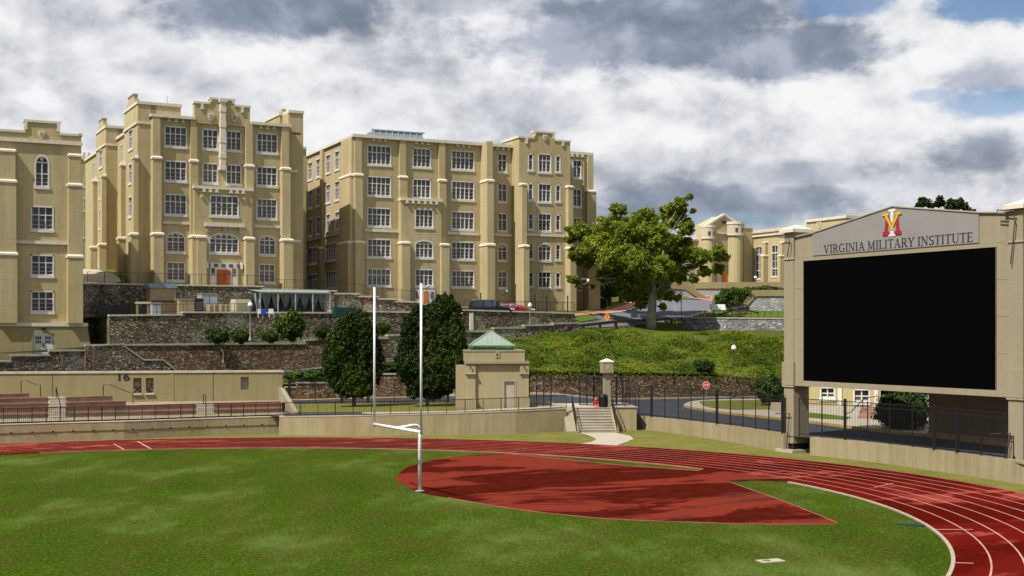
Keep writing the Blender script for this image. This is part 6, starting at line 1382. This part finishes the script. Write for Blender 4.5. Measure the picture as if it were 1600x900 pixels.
bxo('blue_tank', 'pale blue square tank behind the wooden crates', 'tank', 315, 339.5, 459.5, 130.5, 1.8, 'pale_blue', parts=cabinet)
def crate(t, w_, h_, d):
    for i in range(4): MB().box(-.02, w_+.02, -.04, -.001, h_*(.12+.23*i), h_*(.24+.23*i)).build('slat', M['tan_metal'], t)
    for x in (0, w_/2, w_): MB().box(x-.07, x+.07, -.07, -.041, 0, h_).build('batten', M['cream_metal'], t)
bxo('wooden_crate', 'brown wooden crate with pale battens in front of the pale blue tank', 'crate', 327, 343, 475.5, 128, 1.2, 'tan_metal', parts=crate)
bxo('wooden_crate', 'brown wooden crate right of the one in front of the blue tank', 'crate', 345, 360, 475, 128.3, 1.2, 'tan_metal', parts=crate)
bxo('air_unit', 'cream air handling unit left of the white canopy', 'air unit', 368, 392, 467.5, 129.5, 1.8, 'cream_metal', parts=louvre)
# canopy with draped cloth
fc = Fr(W(393, 520, 131), 24); zc = lambda p: fc.z(455, p); cw = fc.x(517)
CN = thing('canopy', 'long white-framed canopy with pale cloth drapes on the middle terrace', 'canopy', (fc.O.x, fc.O.y, 9.0), fc.a)
zt = zc(457)-9.0
for (y, x0_, z_) in ((0, 0.9, zt), (1.6, 0, zt+.05)): MB().box(x0_, cw, y-.06, y+.06, z_-.1, z_+.04).build('top_rail', M['pale_blue'], CN)
MB().quad((0.8, -.1, zt+.03), (cw, -.1, zt+.03), (cw, 1.8, zt+.30), (0, 1.8, zt+.30)).build('roof_cloth', M['wet_white'], CN)
for k in range(5):
    x = .9+(cw-1.0)*k/4; MB().box(x-.05, x+.05, -.05, .05, 0, zt).build('post', M['pale_blue'], CN)
    if k in (0, 2, 4): MB().box(x-.05, x+.05, 1.55, 1.65, 0, zt).build('post', M['pale_blue'], CN)
nd = 8
for k in range(nd):
    xa, xb = .3+(cw-.4)*k/nd, .3+(cw-.4)*(k+1)/nd; m = MB(); pv = None
    for j in range(7):
        t = j/6; nar = .48*t**1.6; z = zt-.1-t*(zt*.62); l, rr_ = xa+(xb-xa)*nar, xb-(xb-xa)*nar; row = [(l+(rr_-l)*i/6, .95+.12*math.sin(i*2.1+k), z) for i in range(7)]
        if pv:
            for i in range(6): m.quad(pv[i], pv[i+1], row[i+1], row[i])
        pv = row
    m.build('drape', M['wet_white'], CN, smooth=True)
MB().box(.5, cw-.2, 1.9, 2.0, 0, zt*.9).build('back_screen', M['black'], CN)
MB().box(.8, cw*.8, .1, .5, .40, .47).box(1.0, 1.1, .1, .5, 0, .4).box(cw*.75, cw*.77, .1, .5, 0, .4).build('shelf', M['pale_blue'], CN)
def chair_(label, px, Y, mat):
    b = W(px, 520, Y); t = thing('plastic_chair', label, 'chair', (b.x, b.y, 9.0), R_(20)); MB().box(-.25, .25, -.25, .25, .40, .45).build('seat', M[mat], t); MB().box(-.25, .25, .2, .25, .45, .9).build('backrest', M[mat], t)
    for x in (-.22, .22):
        for y in (-.22, .22): MB().box(x-.02, x+.02, y-.02, y+.02, 0, .4).build('leg', M[mat], t)
M['blue_plastic'] = flat('blue_plastic', (0.02, 0.07, 0.42), 0.4)
chair_('white plastic chair left of the blue chair under the canopy', 407, 128, 'white'); chair_('blue plastic chair under the left part of the canopy', 412, 128, 'blue_plastic'); chair_('white plastic chair right of the blue chair under the canopy', 424, 128, 'white')
for k, (p0, p1, lab) in enumerate(((524, 541, 'left dark teal low trough right of the canopy'), (542, 557, 'right dark teal low trough nearer the orange netting'))):
    bxo('water_trough', lab, 'trough', p0, p1, 480, 130.5+k, .9, 'teal')
# thin railing on the upper wall and low railings
def rail_px(label, pts, ht, bays, fr=FC, y=.3, post=.045, pick=0.14, pr=.010, rt=.035, name='terrace_railing'):
    P_ = [Vector((*fr.w(fr.x(a, y), y).xy, fr.z(a, b, y))) for a, b in pts]; return rail_line(name, label, P_, ht, bays, [(ht, rt), (.12, .025)], pick, pr, post)
rail_px('thin dark railing along the top of the left half of the upper stone wall', [(137, 441), (410, 446)], 1.05, 11)
rail_px('thin dark railing on the stepped right half of the upper stone wall', [(412, 450), (526, 453.5), (592, 462), (656, 470)], 1.0, 8)
rail_px('thin dark railing on the middle stone wall in front of the equipment', [(205, 490), (392, 487)], .85, 7, FB)
rail_px('thin dark railing in front of the white canopy', [(392, 486), (518, 487)], .85, 5, FB)
rail_px('black railing behind the parked cars on the car park wall', [(725, 484), (897, 487.5)], 1.15, 9, Fr(W(725, 520, 150), 25), 0, .06, .14, .014, .05)
# ================================================================ LAMPS
def lamp(label, px, pyt, pyb, Y, globe=True, mat='black', zb_=None, r=.17, name='street_lamp'):
    b = W(px, pyb, Y); zb_ = b.z if zb_ is None else zb_; h_ = Zf(pyt, Y)-zb_; t = thing(name, label, 'street lamp', (b.x, b.y, zb_))
    MB().lathe([(.16, 0), (.16, .12), (.10, .3), (.055, .45), (.045, h_-.75), (.09, h_-.68), (.11, h_-.5)]).build('post', M[mat], t, smooth=True)
    MB().lathe([(.10, 0), (r*.95, .10), (r, .22), (r*.8, .38), (r*.4, .47), (.03, .54)], (0, 0, h_-.52)).build('globe', M['globe'], t, smooth=True); MB().lathe([(.03, 0), (.015, .1)], (0, 0, h_+.01), 6).build('finial', M['black'], t); return t
lamp('grey lamp post with a round globe on the shrub terrace', 391, 471.5, 533, 118.5, mat='grey_metal', r=.24)
lamp('grey lamp post with a white globe at the foot of the car park wall', 828, 473, 523, 137.5, mat='grey_metal', r=.22)
lamp('dark lamp post with a white globe at the right corner of the long barracks', 919, 435, 486, 161, mat='black', r=.22)
lamp('dark lamp post with a white globe at the left end of the grey stone wall', 1064.5, 455, 518, 153, mat='black', r=.25)
lamp('lamp post with a bright white globe standing on the traffic island', 1146.5, 539, 626, 127, mat='timber', r=.26, zb_=1.1)
lamp('distant thin lamp post on the parapet of the far hall', 1180.5, 431, 452, 245, mat='grey_metal', r=.3)
for px, pt in ((751, 459), (804, 463), (836, 462), (854, 464), (887, 463)):
    b = W(px, 483, 148); t = thing('bollard_light', {751: 'short dark post left of the parked dark van', 804: 'short dark post just behind the red car', 836: 'dark post on the car park railing right of the red car', 854: 'dark post in the middle of the car park railing', 887: 'dark post near the right end of the car park railing'}[px], 'post', b)
    MB().box(-.07, .07, -.07, .07, -.5, Zf(pt, 148)-b.z).build('post', M['black'], t); MB().box(-.10, .10, -.10, .10, Zf(pt, 148)-b.z, Zf(pt, 148)-b.z+.08).build('cap', M['black'], t)
# wall lamps on the long barracks
for (px, py, lab) in ((671, 446, 'small floodlight on a bracket beside the long barracks door'), (792, 455, 'small pale floodlight on the buttress behind the red car')):
    x, z = f3.hit(px, py, -2.2); t = thing('flood_light', lab, 'floodlight', f3.w(x, -2.2, z), f3.a)
    MB().lathe([(.05, -.12), (.14, 0), (.05, .1)]).build('head', M['globe'], t); MB().tube([(0, 0, -.1), (0, 1.5, -.5)], .04, 6).build('bracket', M['black'], t)
# ================================================================ CARS
def car(label, px, Y, rz, paint, L=4.6, Wd=1.8, h=1.5, kind='van', zb_=9.4):
    b = W(px, 520, Y); t = thing('parked_car', label, 'car', (b.x, b.y, zb_), rz); hw = Wd/2
    lo = [(-L/2, .35), (-L/2, .75), (-L/2+.1, .95), (L/2-1.3, .98), (L/2-.35, .88), (L/2, .68), (L/2+.03, .35)]
    bd = bmesh.new()
    if kind == 'van': cab = [(-L/2+.02, .95), (-L/2+.25, h), (-L/2+.9, h+.06), (L/2-2.2, h+.03), (L/2-1.15, .98)]
    else: cab = [(-L/2+.55, .95), (-L/2+1.3, h-.04), (-.1, h), (L/2-2.0, h-.05), (L/2-1.15, .98)]
    m = MB()
    def section(pts, w0, w1):
        k = len(pts); n = len(m.v); zmin = min(q for p, q in pts); zmax = max(q for p, q in pts)
        for s in (-1, 1):
            for p, q in pts: f_ = (q-zmin)/(zmax-zmin); m.v.append((p, s*(w0+(w1-w0)*f_), q))
        m.f.append(tuple(range(n, n+k))); m.f.append(tuple(range(n+2*k-1, n+k-1, -1)))
        for i in range(k): j = (i+1) % k; m.f.append((n+i, n+k+i, n+k+j, n+j))
    section(lo, hw*.97, hw); section(cab, hw*.95, hw*.74)
    o = m.build('body', M[paint], t); bv = o.modifiers.new('b', 'BEVEL'); bv.width = .06; bv.segments = 2; bv.limit_method = 'ANGLE'
    def side_glass(a, b_, s):
        zl, zh = 1.0, h-.12; yl, yh = s*(hw*.95+.012), s*(hw*.76+.03)
        MB().quad((a+.05, yl, zl), (b_-.05, yl, zl), (b_-.12, yh, zh), (a+.12, yh, zh)).build('side_window', M['car_glass'], t)
    ws_ = (-L/2+.45, -.75, .25, L/2-1.65) if kind == 'van' else (-L/2+1.15, -.2, L/2-1.8)
    for a, b_ in zip(ws_, ws_[1:]):
        for s in (-1, 1): side_glass(a, b_, s)
    c1, c0 = cab[-1], cab[-2]; MB().quad((c1[0]+.02, -hw*.86, c1[1]+.05), (c1[0]+.02, hw*.86, c1[1]+.05), (c0[0]+.08, hw*.70, c0[1]-.03), (c0[0]+.08, -hw*.70, c0[1]-.03)).build('windscreen', M['car_glass'], t)
    c0, c1 = cab[0], cab[1]; MB().quad((c0[0]-.0, -hw*.84, c0[1]+.08), (c0[0]-.0, hw*.84, c0[1]+.08), (c1[0]-.03, hw*.7, c1[1]-.06), (c1[0]-.03, -hw*.7, c1[1]-.06)).build('rear_window', M['car_glass'], t)
    for x in (-L/2+.85, L/2-.85):
        for s in (-1, 1):
            w_ = MB().tube([(x, s*(hw-.2), .33), (x, s*(hw+.02), .33)], .33, 18).build('wheel', M['tyre'], t); MB().tube([(x, s*(hw+.02), .33), (x, s*(hw+.035), .33)], .19, 12).build('rim', M['grey_metal'], w_)
    for s in (-1, 1):
        MB().box(L/2-.12, L/2+.04, s*hw*.6-.2, s*hw*.6+.2, .62, .78).build('headlight', M['globe'], t); MB().box(-L/2-.02, -L/2+.06, s*hw*.75-.12, s*hw*.75+.12, .65, .95).build('tail_light', M['car_red'], t)
        MB().box(L/2-1.75, L/2-1.6, s*(hw+.03)-.08, s*(hw+.03)+.08, .98, 1.12).build('mirror', M[paint], t)
    MB().box(L/2, L/2+.05, -.4, .4, .45, .6).build('grille', M['black'], t); return t
car('dark blue van parked nearest the wall edge, left of the red car', 768, 143.5, R_(-12), 'van_paint', 4.9, 1.9, 1.72, 'van', 9.45)
car('slate sedan parked between the dark van and the red car', 786, 148, R_(-14), 'car_grey', 4.5, 1.8, 1.42, 'sedan', 9.55)
car('dark red sedan parked behind the wall, rightmost of the parked cars', 803, 146, R_(-14), 'car_red', 4.6, 1.8, 1.40, 'sedan', 9.45)
# ================================================================ HILL: GUARD RAIL, SIGNS, WALLS
grp = [(845, 521.5), (872, 519.5), (886, 521), (911, 518), (937, 515.5), (962, 512.5), (990, 510.5), (1017, 510), (1049, 507)]
pts = [drape(a, b) for a, b in grp]; t = thing('guard_rail', 'brown timber guard rail curving along the road above the green bank', 'guard rail', pts[0]); o = pts[0]
hs = [.12, .4, .75, .8, .85, .85, .85, .85, .85]
for p, hh_ in zip(pts, hs): MB().box(-.16, .16, -.12, .12, -.3, hh_).build('post', M['timber'], t, p-o, R_(15))
for (p, ha), (q, hb) in zip(list(zip(pts, hs))[:-1], list(zip(pts, hs))[1:]): MB().bar(p-o+Vector((0, -.14, ha-.12)), q-o+Vector((0, -.14, hb-.12)), .16, .34).build('beam', M['timber'], t)
def sign(name, label, px, pyc, pyb, Y, shape, w_, h_, mat, cat='road sign', border=None, word=None, zb_=None, postm='grey_metal'):
    b = W(px, pyb, Y); zb_ = b.z if zb_ is None else zb_; zc_s = Zf(pyc, Y)-zb_; t = thing(name, label, cat, (b.x, b.y, zb_)); MB().tube([(0, .04, -.1), (0, .04, zc_s+h_*.3)], .035, 8).build('post', M[postm], t)
    if shape == 'oct': pts_ = [(w_/2*cos(R_(22.5+45*k))/cos(R_(22.5)), h_/2*sin(R_(22.5+45*k))/cos(R_(22.5))) for k in range(8)]
    elif shape == 'dia': pts_ = [(0, -h_/2), (w_/2, 0), (0, h_/2), (-w_/2, 0)]
    else: pts_ = [(-w_/2, -h_/2), (w_/2, -h_/2), (w_/2, h_/2), (-w_/2, h_/2)]
    f = lambda p, q, c: (p, c, q+zc_s)
    pl_ = MB().prism(pts_, -.015, .01, f).build('sign_plate', M[border or mat], t)
    if border: MB().prism([(p*.9, q*.9) for p, q in pts_], -.019, -.0151, f).build('sign_face', M[mat], pl_)
    if word: me = text_mesh(word, h_*.36, .002, .8, .004); me.materials.append(M['white']); link('sign_word', me, pl_, (0, -.022, zc_s))
    return t
sign('stop_sign', 'red octagonal STOP sign behind the tall fence at the edge of the island', 1103.5, 601.5, 640, 112, 'oct', .62, .62, 'sign_red', border='white', word='STOP', zb_=1.1)
t = sign('warning_sign', 'orange diamond warning sign beside the hill road, above the guard rail', 948.5, 495.5, 506, 150, 'dia', .75, 1.05, 'sign_yellow', border=None)
MB().box(-.03, .03, -.025, -.0151, 1.5-.9, 1.5-.3).build('symbol', M['black'], t)
sign('road_sign', 'grey back of a square road sign on a dark post over the hill road', 991, 490, 512, 153, 'sq', .82, .95, 'blue_steel', postm='black')
# grey stone wall on the right
ge = Fr(W(1066, 520, 153.5), -30); t = thing('stone_wall', 'low grey limestone wall on the hill, right of the lamp post', 'stone wall', (ge.O.x, ge.O.y, 0), ge.a)
xa, xb = 0, ge.x(1300); za = ge.z(1066, 495.5); zbm = ge.z(1228, 498)
MB().prism([(0, 6.0), (xb, 4.0), (xb, zbm-.12), (0, za-.12)], 0, .5, lambda p, q, c: (p, c, q)).build('stone_face', M['rock_grey'], t)
MB().prism([(-.1, za-.12), (xb, zbm-.12), (xb, zbm+.02), (-.1, za+.02)], -.08, .58, lambda p, q, c: (p, c, q)).build('cap_stone', M['dull_cap'], t)
P_ = [Vector((*ge.w(ge.x(a, 1.2), 1.2).xy, ge.z(a, b, 1.2))) for a, b in ((1085, 496), (1150, 497), (1226, 498.5))]
rail_line('low_fence', 'low black picket fence on top of the grey limestone wall', P_, .85, 14, [(.8, .03), (.15, .025)], .18, .014, .05, 'fence')
# cannon, information board, orange barrel
cb = drape(1150, 493); t = thing('old_cannon', 'old dark field cannon with two spoked wheels on the lawn by the hedge', 'cannon', cb, R_(-8))
for y in (-.75, .75):
    m = MB(); R1 = .62
    for k in range(20): a0, a1 = 2*pi*k/20, 2*pi*(k+1)/20; m.bar((R1*cos(a0), y, .66+R1*sin(a0)), (R1*cos(a1), y, .66+R1*sin(a1)), .09, .07)
    wh = m.build('wheel', M['black'], t)
    for k in range(10): a0 = 2*pi*k/10; MB().bar((0, y, .66), (R1*cos(a0), y, .66+R1*sin(a0)), .045).build('spoke', M['timber'], wh)
MB().tube([(0, -.9, .66), (0, .9, .66)], .06, 8).build('axle', M['black'], t); MB().tube([(.9, 0, .95), (.1, 0, .88), (-.75, 0, .80), (-.82, 0, .80)], [.10, .14, .18, .05], 12).build('barrel', M['black'], t, smooth=True); MB().bar((.1, 0, .75), (-2.0, 0, .15), .16, .18).build('trail', M['black'], t)
cb2 = drape(1158, 494); t2 = thing('old_cannon', 'second dark field cannon half behind the first, nearer the low fence', 'cannon', drape(1161, 491.5), R_(172))
for ch in list(t.children):
    c = ch.copy(); COL.objects.link(c); c.parent = t2
    for g_ in ch.children: d = g_.copy(); COL.objects.link(d); d.parent = c
ib = drape(1122, 493); t = thing('information_board', 'slanted pale information board on two dark legs in front of the hedge', 'information board', ib, R_(6))
for x in (-.55, .75): MB().box(x-.04, x+.04, -.04, .04, -.1, .75).build('leg', M['black'], t)
MB().prism([(-.22, .60), (.25, 1.38), (.22, 1.43), (-.25, .65)], -1.0, 1.0, lambda p, q, c: (c, p, q)).build('panel', M['wet_white'], t); MB().prism([(-.235, .68), (.195, 1.385), (.175, 1.40), (-.255, .695)], -.9, .9, lambda p, q, c: (c, p, q)).build('printed_face', flat('board_face', (.55, .6, .55), .4, .1, 8), t)
ob = drape(1101, 494.5); t = thing('traffic_barrel', 'small orange hydrant-like post on the lawn at the road bend', 'post', ob); MB().lathe([(.16, 0), (.16, .1), (.11, .14), (.11, .65), (.14, .68), (.05, .8)]).build('body', M['wood_orange'], t, smooth=True)
# pale stone walls, steps and parapet of the far hall
fp_ = Fr(W(1158, 520, 168), -6); t = thing('stone_wall', 'pale limestone wall with a tan sloping parapet right of the hedge', 'stone wall', (fp_.O.x, fp_.O.y, 0), fp_.a)
q_ = [fp_.hit(a, b) for a, b in ((1156, 479), (1177, 453), (1260, 453))]; zb0 = 9.0
MB().prism([(q_[0][0], zb0), (q_[2][0], zb0), (q_[2][0], fp_.z(1200, 463)), (q_[1][0]+.3, fp_.z(1200, 463)), (q_[0][0], q_[0][1]-.6)], 0, .5, lambda p, q, c: (p, c, q)).build('stone_face', M['rock_pale'], t)
MB().prism([(q_[0][0], q_[0][1]-.9), (q_[1][0]+.4, fp_.z(1200, 462.8)), (q_[2][0], fp_.z(1200, 462.8)), (q_[2][0], q_[2][1]), (q_[1][0], q_[1][1]), (q_[0][0]-.1, q_[0][1])], -.15, .65, lambda p, q, c: (p, c, q)).build('parapet', M['stucco_low'], t)
fq = Fr(W(1100, 520, 232), -6); t = thing('hall_terrace', 'long tan parapet on pale stone below the far hall', 'terrace wall', (fq.O.x, fq.O.y, 0), fq.a)
xa, xb = fq.x(1088), fq.x(1290)
MB().box(xa, xb, 0, 12, 11, fq.z(1100, 451)).build('stone_face', M['rock_pale'], t); MB().box(xa-.2, xb, -.2, .5, fq.z(1100, 450.9), fq.z(1100, 441)).build('parapet', M['stucco_low'], t)
MB().box(xa-24, xa-3, 0, 12, 11, fq.z(1100, 451)).build('stone_face', M['rock_pale'], t); MB().box(xa-24, xa-3, -.2, .5, fq.z(1100, 450.9), fq.z(1100, 441)).build('parapet', M['stucco_low'], t)
# stairway flank slanting down to the brick paving
fz = Fr(W(1104, 520, 214), 12); t = thing('hall_stairway', 'pale stone stairway with a slanting tan balustrade left of the hedge', 'stairway', (fz.O.x, fz.O.y, 0), fz.a)
q_ = [fz.hit(a, b) for a, b in ((1040, 441), (1070, 443), (1102, 464), (1109, 464))]
MB().prism([(q_[0][0], 10), (q_[3][0], 10), (q_[3][0], q_[3][1]-1.3), (q_[2][0], q_[2][1]-1.3), (q_[1][0], q_[1][1]-1.0), (q_[0][0], q_[0][1]-1)], 0, .6, lambda p, q, c: (p, c, q)).build('stone_face', M['rock_pale'], t)
for a, b in zip(q_, q_[1:]): MB().prism([(a[0], a[1]-1.0), (b[0], b[1]-1.0), (b[0], b[1]), (a[0], a[1])], -.15, .75, lambda p, q, c: (p, c, q)).build('balustrade', M['stucco_low'], t)
for k in range(10): MB().box(q_[1][0]+.0+k*.45, q_[1][0]+.45+k*.45, .75, 6, 11, q_[1][1]-1.2-k*.3).build('step', M['path'], t)
# ================================================================ FAR HALL
YH_ = 262.0; fh = Fr(W(1176, 520, YH_), -62); HL = thing('far_hall', 'distant tan crenellated hall with round turrets, tall windows and an orange door', 'building', (fh.O.x, fh.O.y, 0), fh.a)
zbh = 14.0; hx = lambda p, y=0: fh.x(p, y); ztH = fh.z(1176, 361)
x0, x1 = 0.0, hx(1270); wh_ = []
for (a, b, c, d) in ((1180, 1191, 385, 436.5), (1205.5, 1216, 382.5, 433), (1232, 1243, 380, 432)):
    wh_.append((hx(a), hx(b), fh.z(a, d), fh.z(a, c), 2, 0.8, .45))
m = MB(); facade(HL, 'front', 0, x0, x1, zbh, ztH-.5, [w_[:5]+(0.25, .5) for w_ in wh_], M['hall'])
for w_ in wh_:
    for f_ in (.26, .74): zz = w_[2]+(w_[3]-w_[2])*f_; MB().box(w_[0], w_[1], .06, .19, zz-.12, zz+.12).build('transom', M['white'], HL)
coping(HL, 'front', 0, x0, x1, ztH, .5, .25, .5); belt(HL, 'front', 0, x0, x1, fh.z(1176, 371), .35, .3)
for k in range(12): corbels(HL, 'front', -.05, x0+(x1-x0)*(k+.5)/12, ztH+.1, 3, .6)
for px in (1173.5, 1198, 1224, 1250): pier(HL, 'front', 0, hx(px)-.35, hx(px)+.35, [(zbh, fh.z(px, 401), 1.2), (fh.z(px, 401), fh.z(px, 380), .7), (fh.z(px, 380), fh.z(px, 379), .1)], M['hall'])
# raised block further right
xr0, xr1 = hx(1268), hx(1330); zrb = fh.z(1268, 344)
MB().box(xr0, xr1, -1.2, 18, zbh, zrb-.5).build('raised_block', M['hall'], HL); MB().box(xr0-.2, xr1+.2, -1.45, 18.2, zrb-.5, zrb).build('coping', M['trim'], HL); shield(HL, -1.2, hx(1288), fh.z(1288, 351), 1.2)
MB().box(x0, x1, .6, 18, zbh, ztH-1.2).build('roof', M['roof'], HL)
# entrance front with gable and turrets, facing left of view
fx = Fr(W(1176, 520, YH_), 28)
def R2(px, y=0): return -(-fx.x(px, y))
ent = thing('hall_entrance', 'gabled entrance front of the far hall between two round turrets', 'building', (fx.O.x, fx.O.y, 0), fx.a); zen = fx.z(1150, 352)
g0, g1 = fx.x(1105, -1), fx.x(1160, -1); zgb = fx.z(1131, 352, -1); zgp = fx.z(1131, 337, -1)
d0_, d1_ = fx.x(1128, -1), fx.x(1137, -1)
m = MB(); m.prism([(g0, zbh), (g1, zbh), (g1, zgb), ((fx.x(1131, -1)), zgp), (g0, zgb)], -1, 3, lambda p, q, c: (p, c, q)); m.build('front_wall', M['hall'], ent)
for a, b in (((g0-.3, zgb-.2), (fx.x(1131, -1), zgp+.2)), ((fx.x(1131, -1), zgp+.2), (g1+.3, zgb-.2))): MB().bar((a[0], -.9, a[1]), (b[0], -.9, b[1]), 0.8, .4).build('gable_coping', M['trim'], ent)
belt(ent, 'front', -1, g0, g1, fx.z(1131, 366, -1), .35, .25)
MB().box(fx.x(1120, -1), d0_-.2, -1.12, -1.001, fx.z(1131, 441, -1), fx.z(1131, 418, -1)).build('window', M['white'], ent)
MB().box(d0_, d1_, -1.15, -1.001, fx.z(1131, 441, -1), fx.z(1131, 427, -1)).build('door', M['wood_orange'], ent)
MB().box(fx.x(1131, -1)-.5, fx.x(1131, -1)+.5, -1.08, -1.001, fx.z(1131, 348, -1)-.2, fx.z(1131, 348, -1)+.4).build('vent', M['timber'], ent)
for (pa, pb, ptop, pbelt) in ((1098.5, 1118, 352, 371), (1137.5, 1162.5, 347, 366)):
    c_ = fx.x((pa+pb)/2, -1.5); rr_ = (fx.x(pb, -1.5)-fx.x(pa, -1.5))/2*.92; zt_ = fx.z((pa+pb)/2, ptop, -1.5); zb_ = fx.z((pa+pb)/2, pbelt, -1.5)
    tu = MB().lathe([(rr_*.9, zbh), (rr_*.9, zb_), (rr_, zb_+.01), (rr_, zt_-.5)], (c_, -1.5+.4, 0), 16).build('turret', M['hall'], ent); MB().lathe([(rr_+.03, zb_+.02), (rr_+.03, zt_-.51)], (c_, -1.1, 0), 16).build('turret_drum', M['hall_pale'], tu)
    MB().lathe([(rr_*1.08, zt_-.5), (rr_*1.08, zt_)], (c_, -1.1, 0), 16).build('turret_cap', M['trim'], tu); MB().lathe([(rr_*1.06, zb_-.3), (rr_*1.06, zb_)], (c_, -1.1, 0), 16).build('turret_band', M['trim'], tu)
    for s in (-.45, .3): MB().box(c_+s*rr_-.22, c_+s*rr_+.22, -1.1-rr_*.98, -1.1-rr_*.6, zt_-2.0, zt_-1.3).build('slot', M['timber'], tu)
pb0, pb1 = fx.x(1162, -.3), fx.x(1176, -.3); MB().box(pb0, pb1, -.3, 4, zbh, fx.z(1170, 357)).build('side_pier', M['hall'], ent); MB().box(pb0-.1, pb1+.15, -.45, 4.1, fx.z(1170, 357), fx.z(1170, 355)).build('coping', M['trim'], ent)
lw0 = fx.x(1020, 2); MB().box(lw0, g0, 2, 12, zbh, fx.z(1090, 376, 2)).build('side_wall', M['hall'], ent); MB().box(lw0, g0, 1.8, 12.1, fx.z(1090, 376, 2), fx.z(1090, 373.5, 2)).build('coping', M['trim'], ent)
for px in (1052, 1072, 1090): a_ = fx.x(px, 2); MB().box(a_-.6, a_+.6, 1.9, 1.999, fx.z(1090, 437, 2), fx.z(1090, 420, 2)).build('window', M['white'], ent)
# ================================================================ HOUSE UNDER THE SCOREBOARD
fo = Fr(W(1255, 520, 112), -14); HO = thing('low_house', 'low cream house with white window frames seen under the scoreboard', 'house', (fo.O.x, fo.O.y, 0), fo.a)
ox = lambda p, y=0: fo.x(p, y); oz = lambda p, q, y=0: fo.z(p, q, y); xe_ = ox(1376); wz0, wz1 = oz(1294, 624), oz(1294, 604.5)
M['cream_wall'] = stucco('cream_wall', (0.52, 0.44, 0.22), .05)
facade(HO, 'front', 0, ox(1256), xe_, 1.1, 5.2, [(ox(1281), ox(1305), wz0, wz1, 2, 0, .5), (ox(1333), ox(1359.5), oz(1346, 630), oz(1346, 607.5), 2, 0, .5)], M['cream_wall'])
for a, b in ((1309.5, 1315.5), (1366, 1372)): MB().box(ox(a), ox(b), -.12, 0, 1.1, 5.2).build('white_pilaster', M['white'], HO)
MB().box(0, xe_, -.06, 0, 1.1, oz(1280, 641)).build('plinth', M['dull_cap'], HO); MB().box(-.1, xe_+.4, -.6, 6, 5.2, 5.45).build('eave', M['white'], HO)
MB().prism([(-.6, 5.45), (6.4, 5.45), (2.9, 7.2)], -.1, xe_+.4, lambda p, q, c: (c, p, q)).build('roof', M['roof'], HO); MB().box(0, xe_, .3, 6, 1.1, 5.2).build('rear_wall', M['cream_wall'], HO)
hs_ = Fr(lowpt(1340, 657, .14), -14); t = thing('house_steps', 'short brick-coloured steps with a dark handrail beside the low cream house', 'steps', (hs_.O.x, hs_.O.y, lowpt(1340, 657).z), hs_.a)
for k in range(5): MB().box(0.3*k*.2, 2.6, .35*k, .35*k+1.2, 0, .16+.17*k).build('step', M['pink_brick'], t)
MB().tube([(-.9, -.6, .5), (-.5, .1, .6), (.5, 1.2, 1.6), (1.5, 1.4, 1.75), (1.7, 1.4, .9)], .035, 6).tube([(.4, 1.1, 1.5), (.4, 1.1, .3)], .035, 6).build('handrail', M['black'], t)
stp_ = thing('pavement_steps', 'low pale steps beside the dark shrub left of the scoreboard pillar', 'steps', lowpt(1205, 645, .14), R_(-10))
for k in range(4): MB().box(0, 2.2, .35*k, .35*k+1.0, 0, .15*(k+1)).build('step', M['path'], stp_)
fw_ = Fr(W(1451, 520, 79.5), -62); t = thing('brown_building', 'plain brown building wall standing right of the big bush under the scoreboard', 'building', (fw_.O.x, fw_.O.y, 0), fw_.a)
MB().box(0, 16, 0, 8, 0.9, 6.0).build('wall', stucco('brown_wall', (0.27, 0.20, 0.115), .12), t); MB().box(-.3, 16.4, -.5, 8.3, 6.0, 6.25).build('eave', M['white'], t); MB().box(-.05, 16, -.06, -.001, 0.9, 1.35).build('brick_plinth', M['pink_brick'], t)
MB().prism([(-.5, 6.25), (8.3, 6.25), (3.9, 8.0)], -.3, 16.4, lambda p, q, c: (c, p, q)).build('roof', M['roof'], t)

# ---------------------------------------------------------------- groups of like things
GR = {'parked_car': 'cars parked behind the car park wall', 'street_lamp': 'globe lamp posts', 'shrub': 'shrubs on the terraces and slopes', 'hornbeam_tree': 'upright dense trees behind the goal post',
      'background_tree': 'trees in the background', 'hedge': 'clipped hedges', 'bollard_light': 'posts along the car park', 'handrail': 'handrails of the stadium seats', 'stair_railing': 'handrails of the concrete stairs',
      'wooden_crate': 'wooden crates on the terrace', 'plastic_chair': 'plastic chairs under the canopy', 'water_trough': 'teal troughs on the terrace', 'tall_fence': 'tall black picket fences', 'iron_gate': 'black iron gate leaves',
      'stone_wall': 'fieldstone walls of the terraces', 'field_wall': 'tan retaining walls round the track', 'terrace_railing': 'thin terrace railings', 'black_railing': 'black railings above the track', 'barracks_building': 'tan barracks buildings',
      'flag_arm': 'metal arms fixed to the scoreboard pillars', 'wind_ribbon': 'ribbons on the goal uprights', 'old_cannon': 'old cannons by the hedge', 'flood_light': 'floodlights of the long barracks'}
for o in bpy.data.objects:
    if o.parent is None and 'label' in o:
        k = o.name.split('.')[0]
        if k in GR: o['group'] = GR[k]
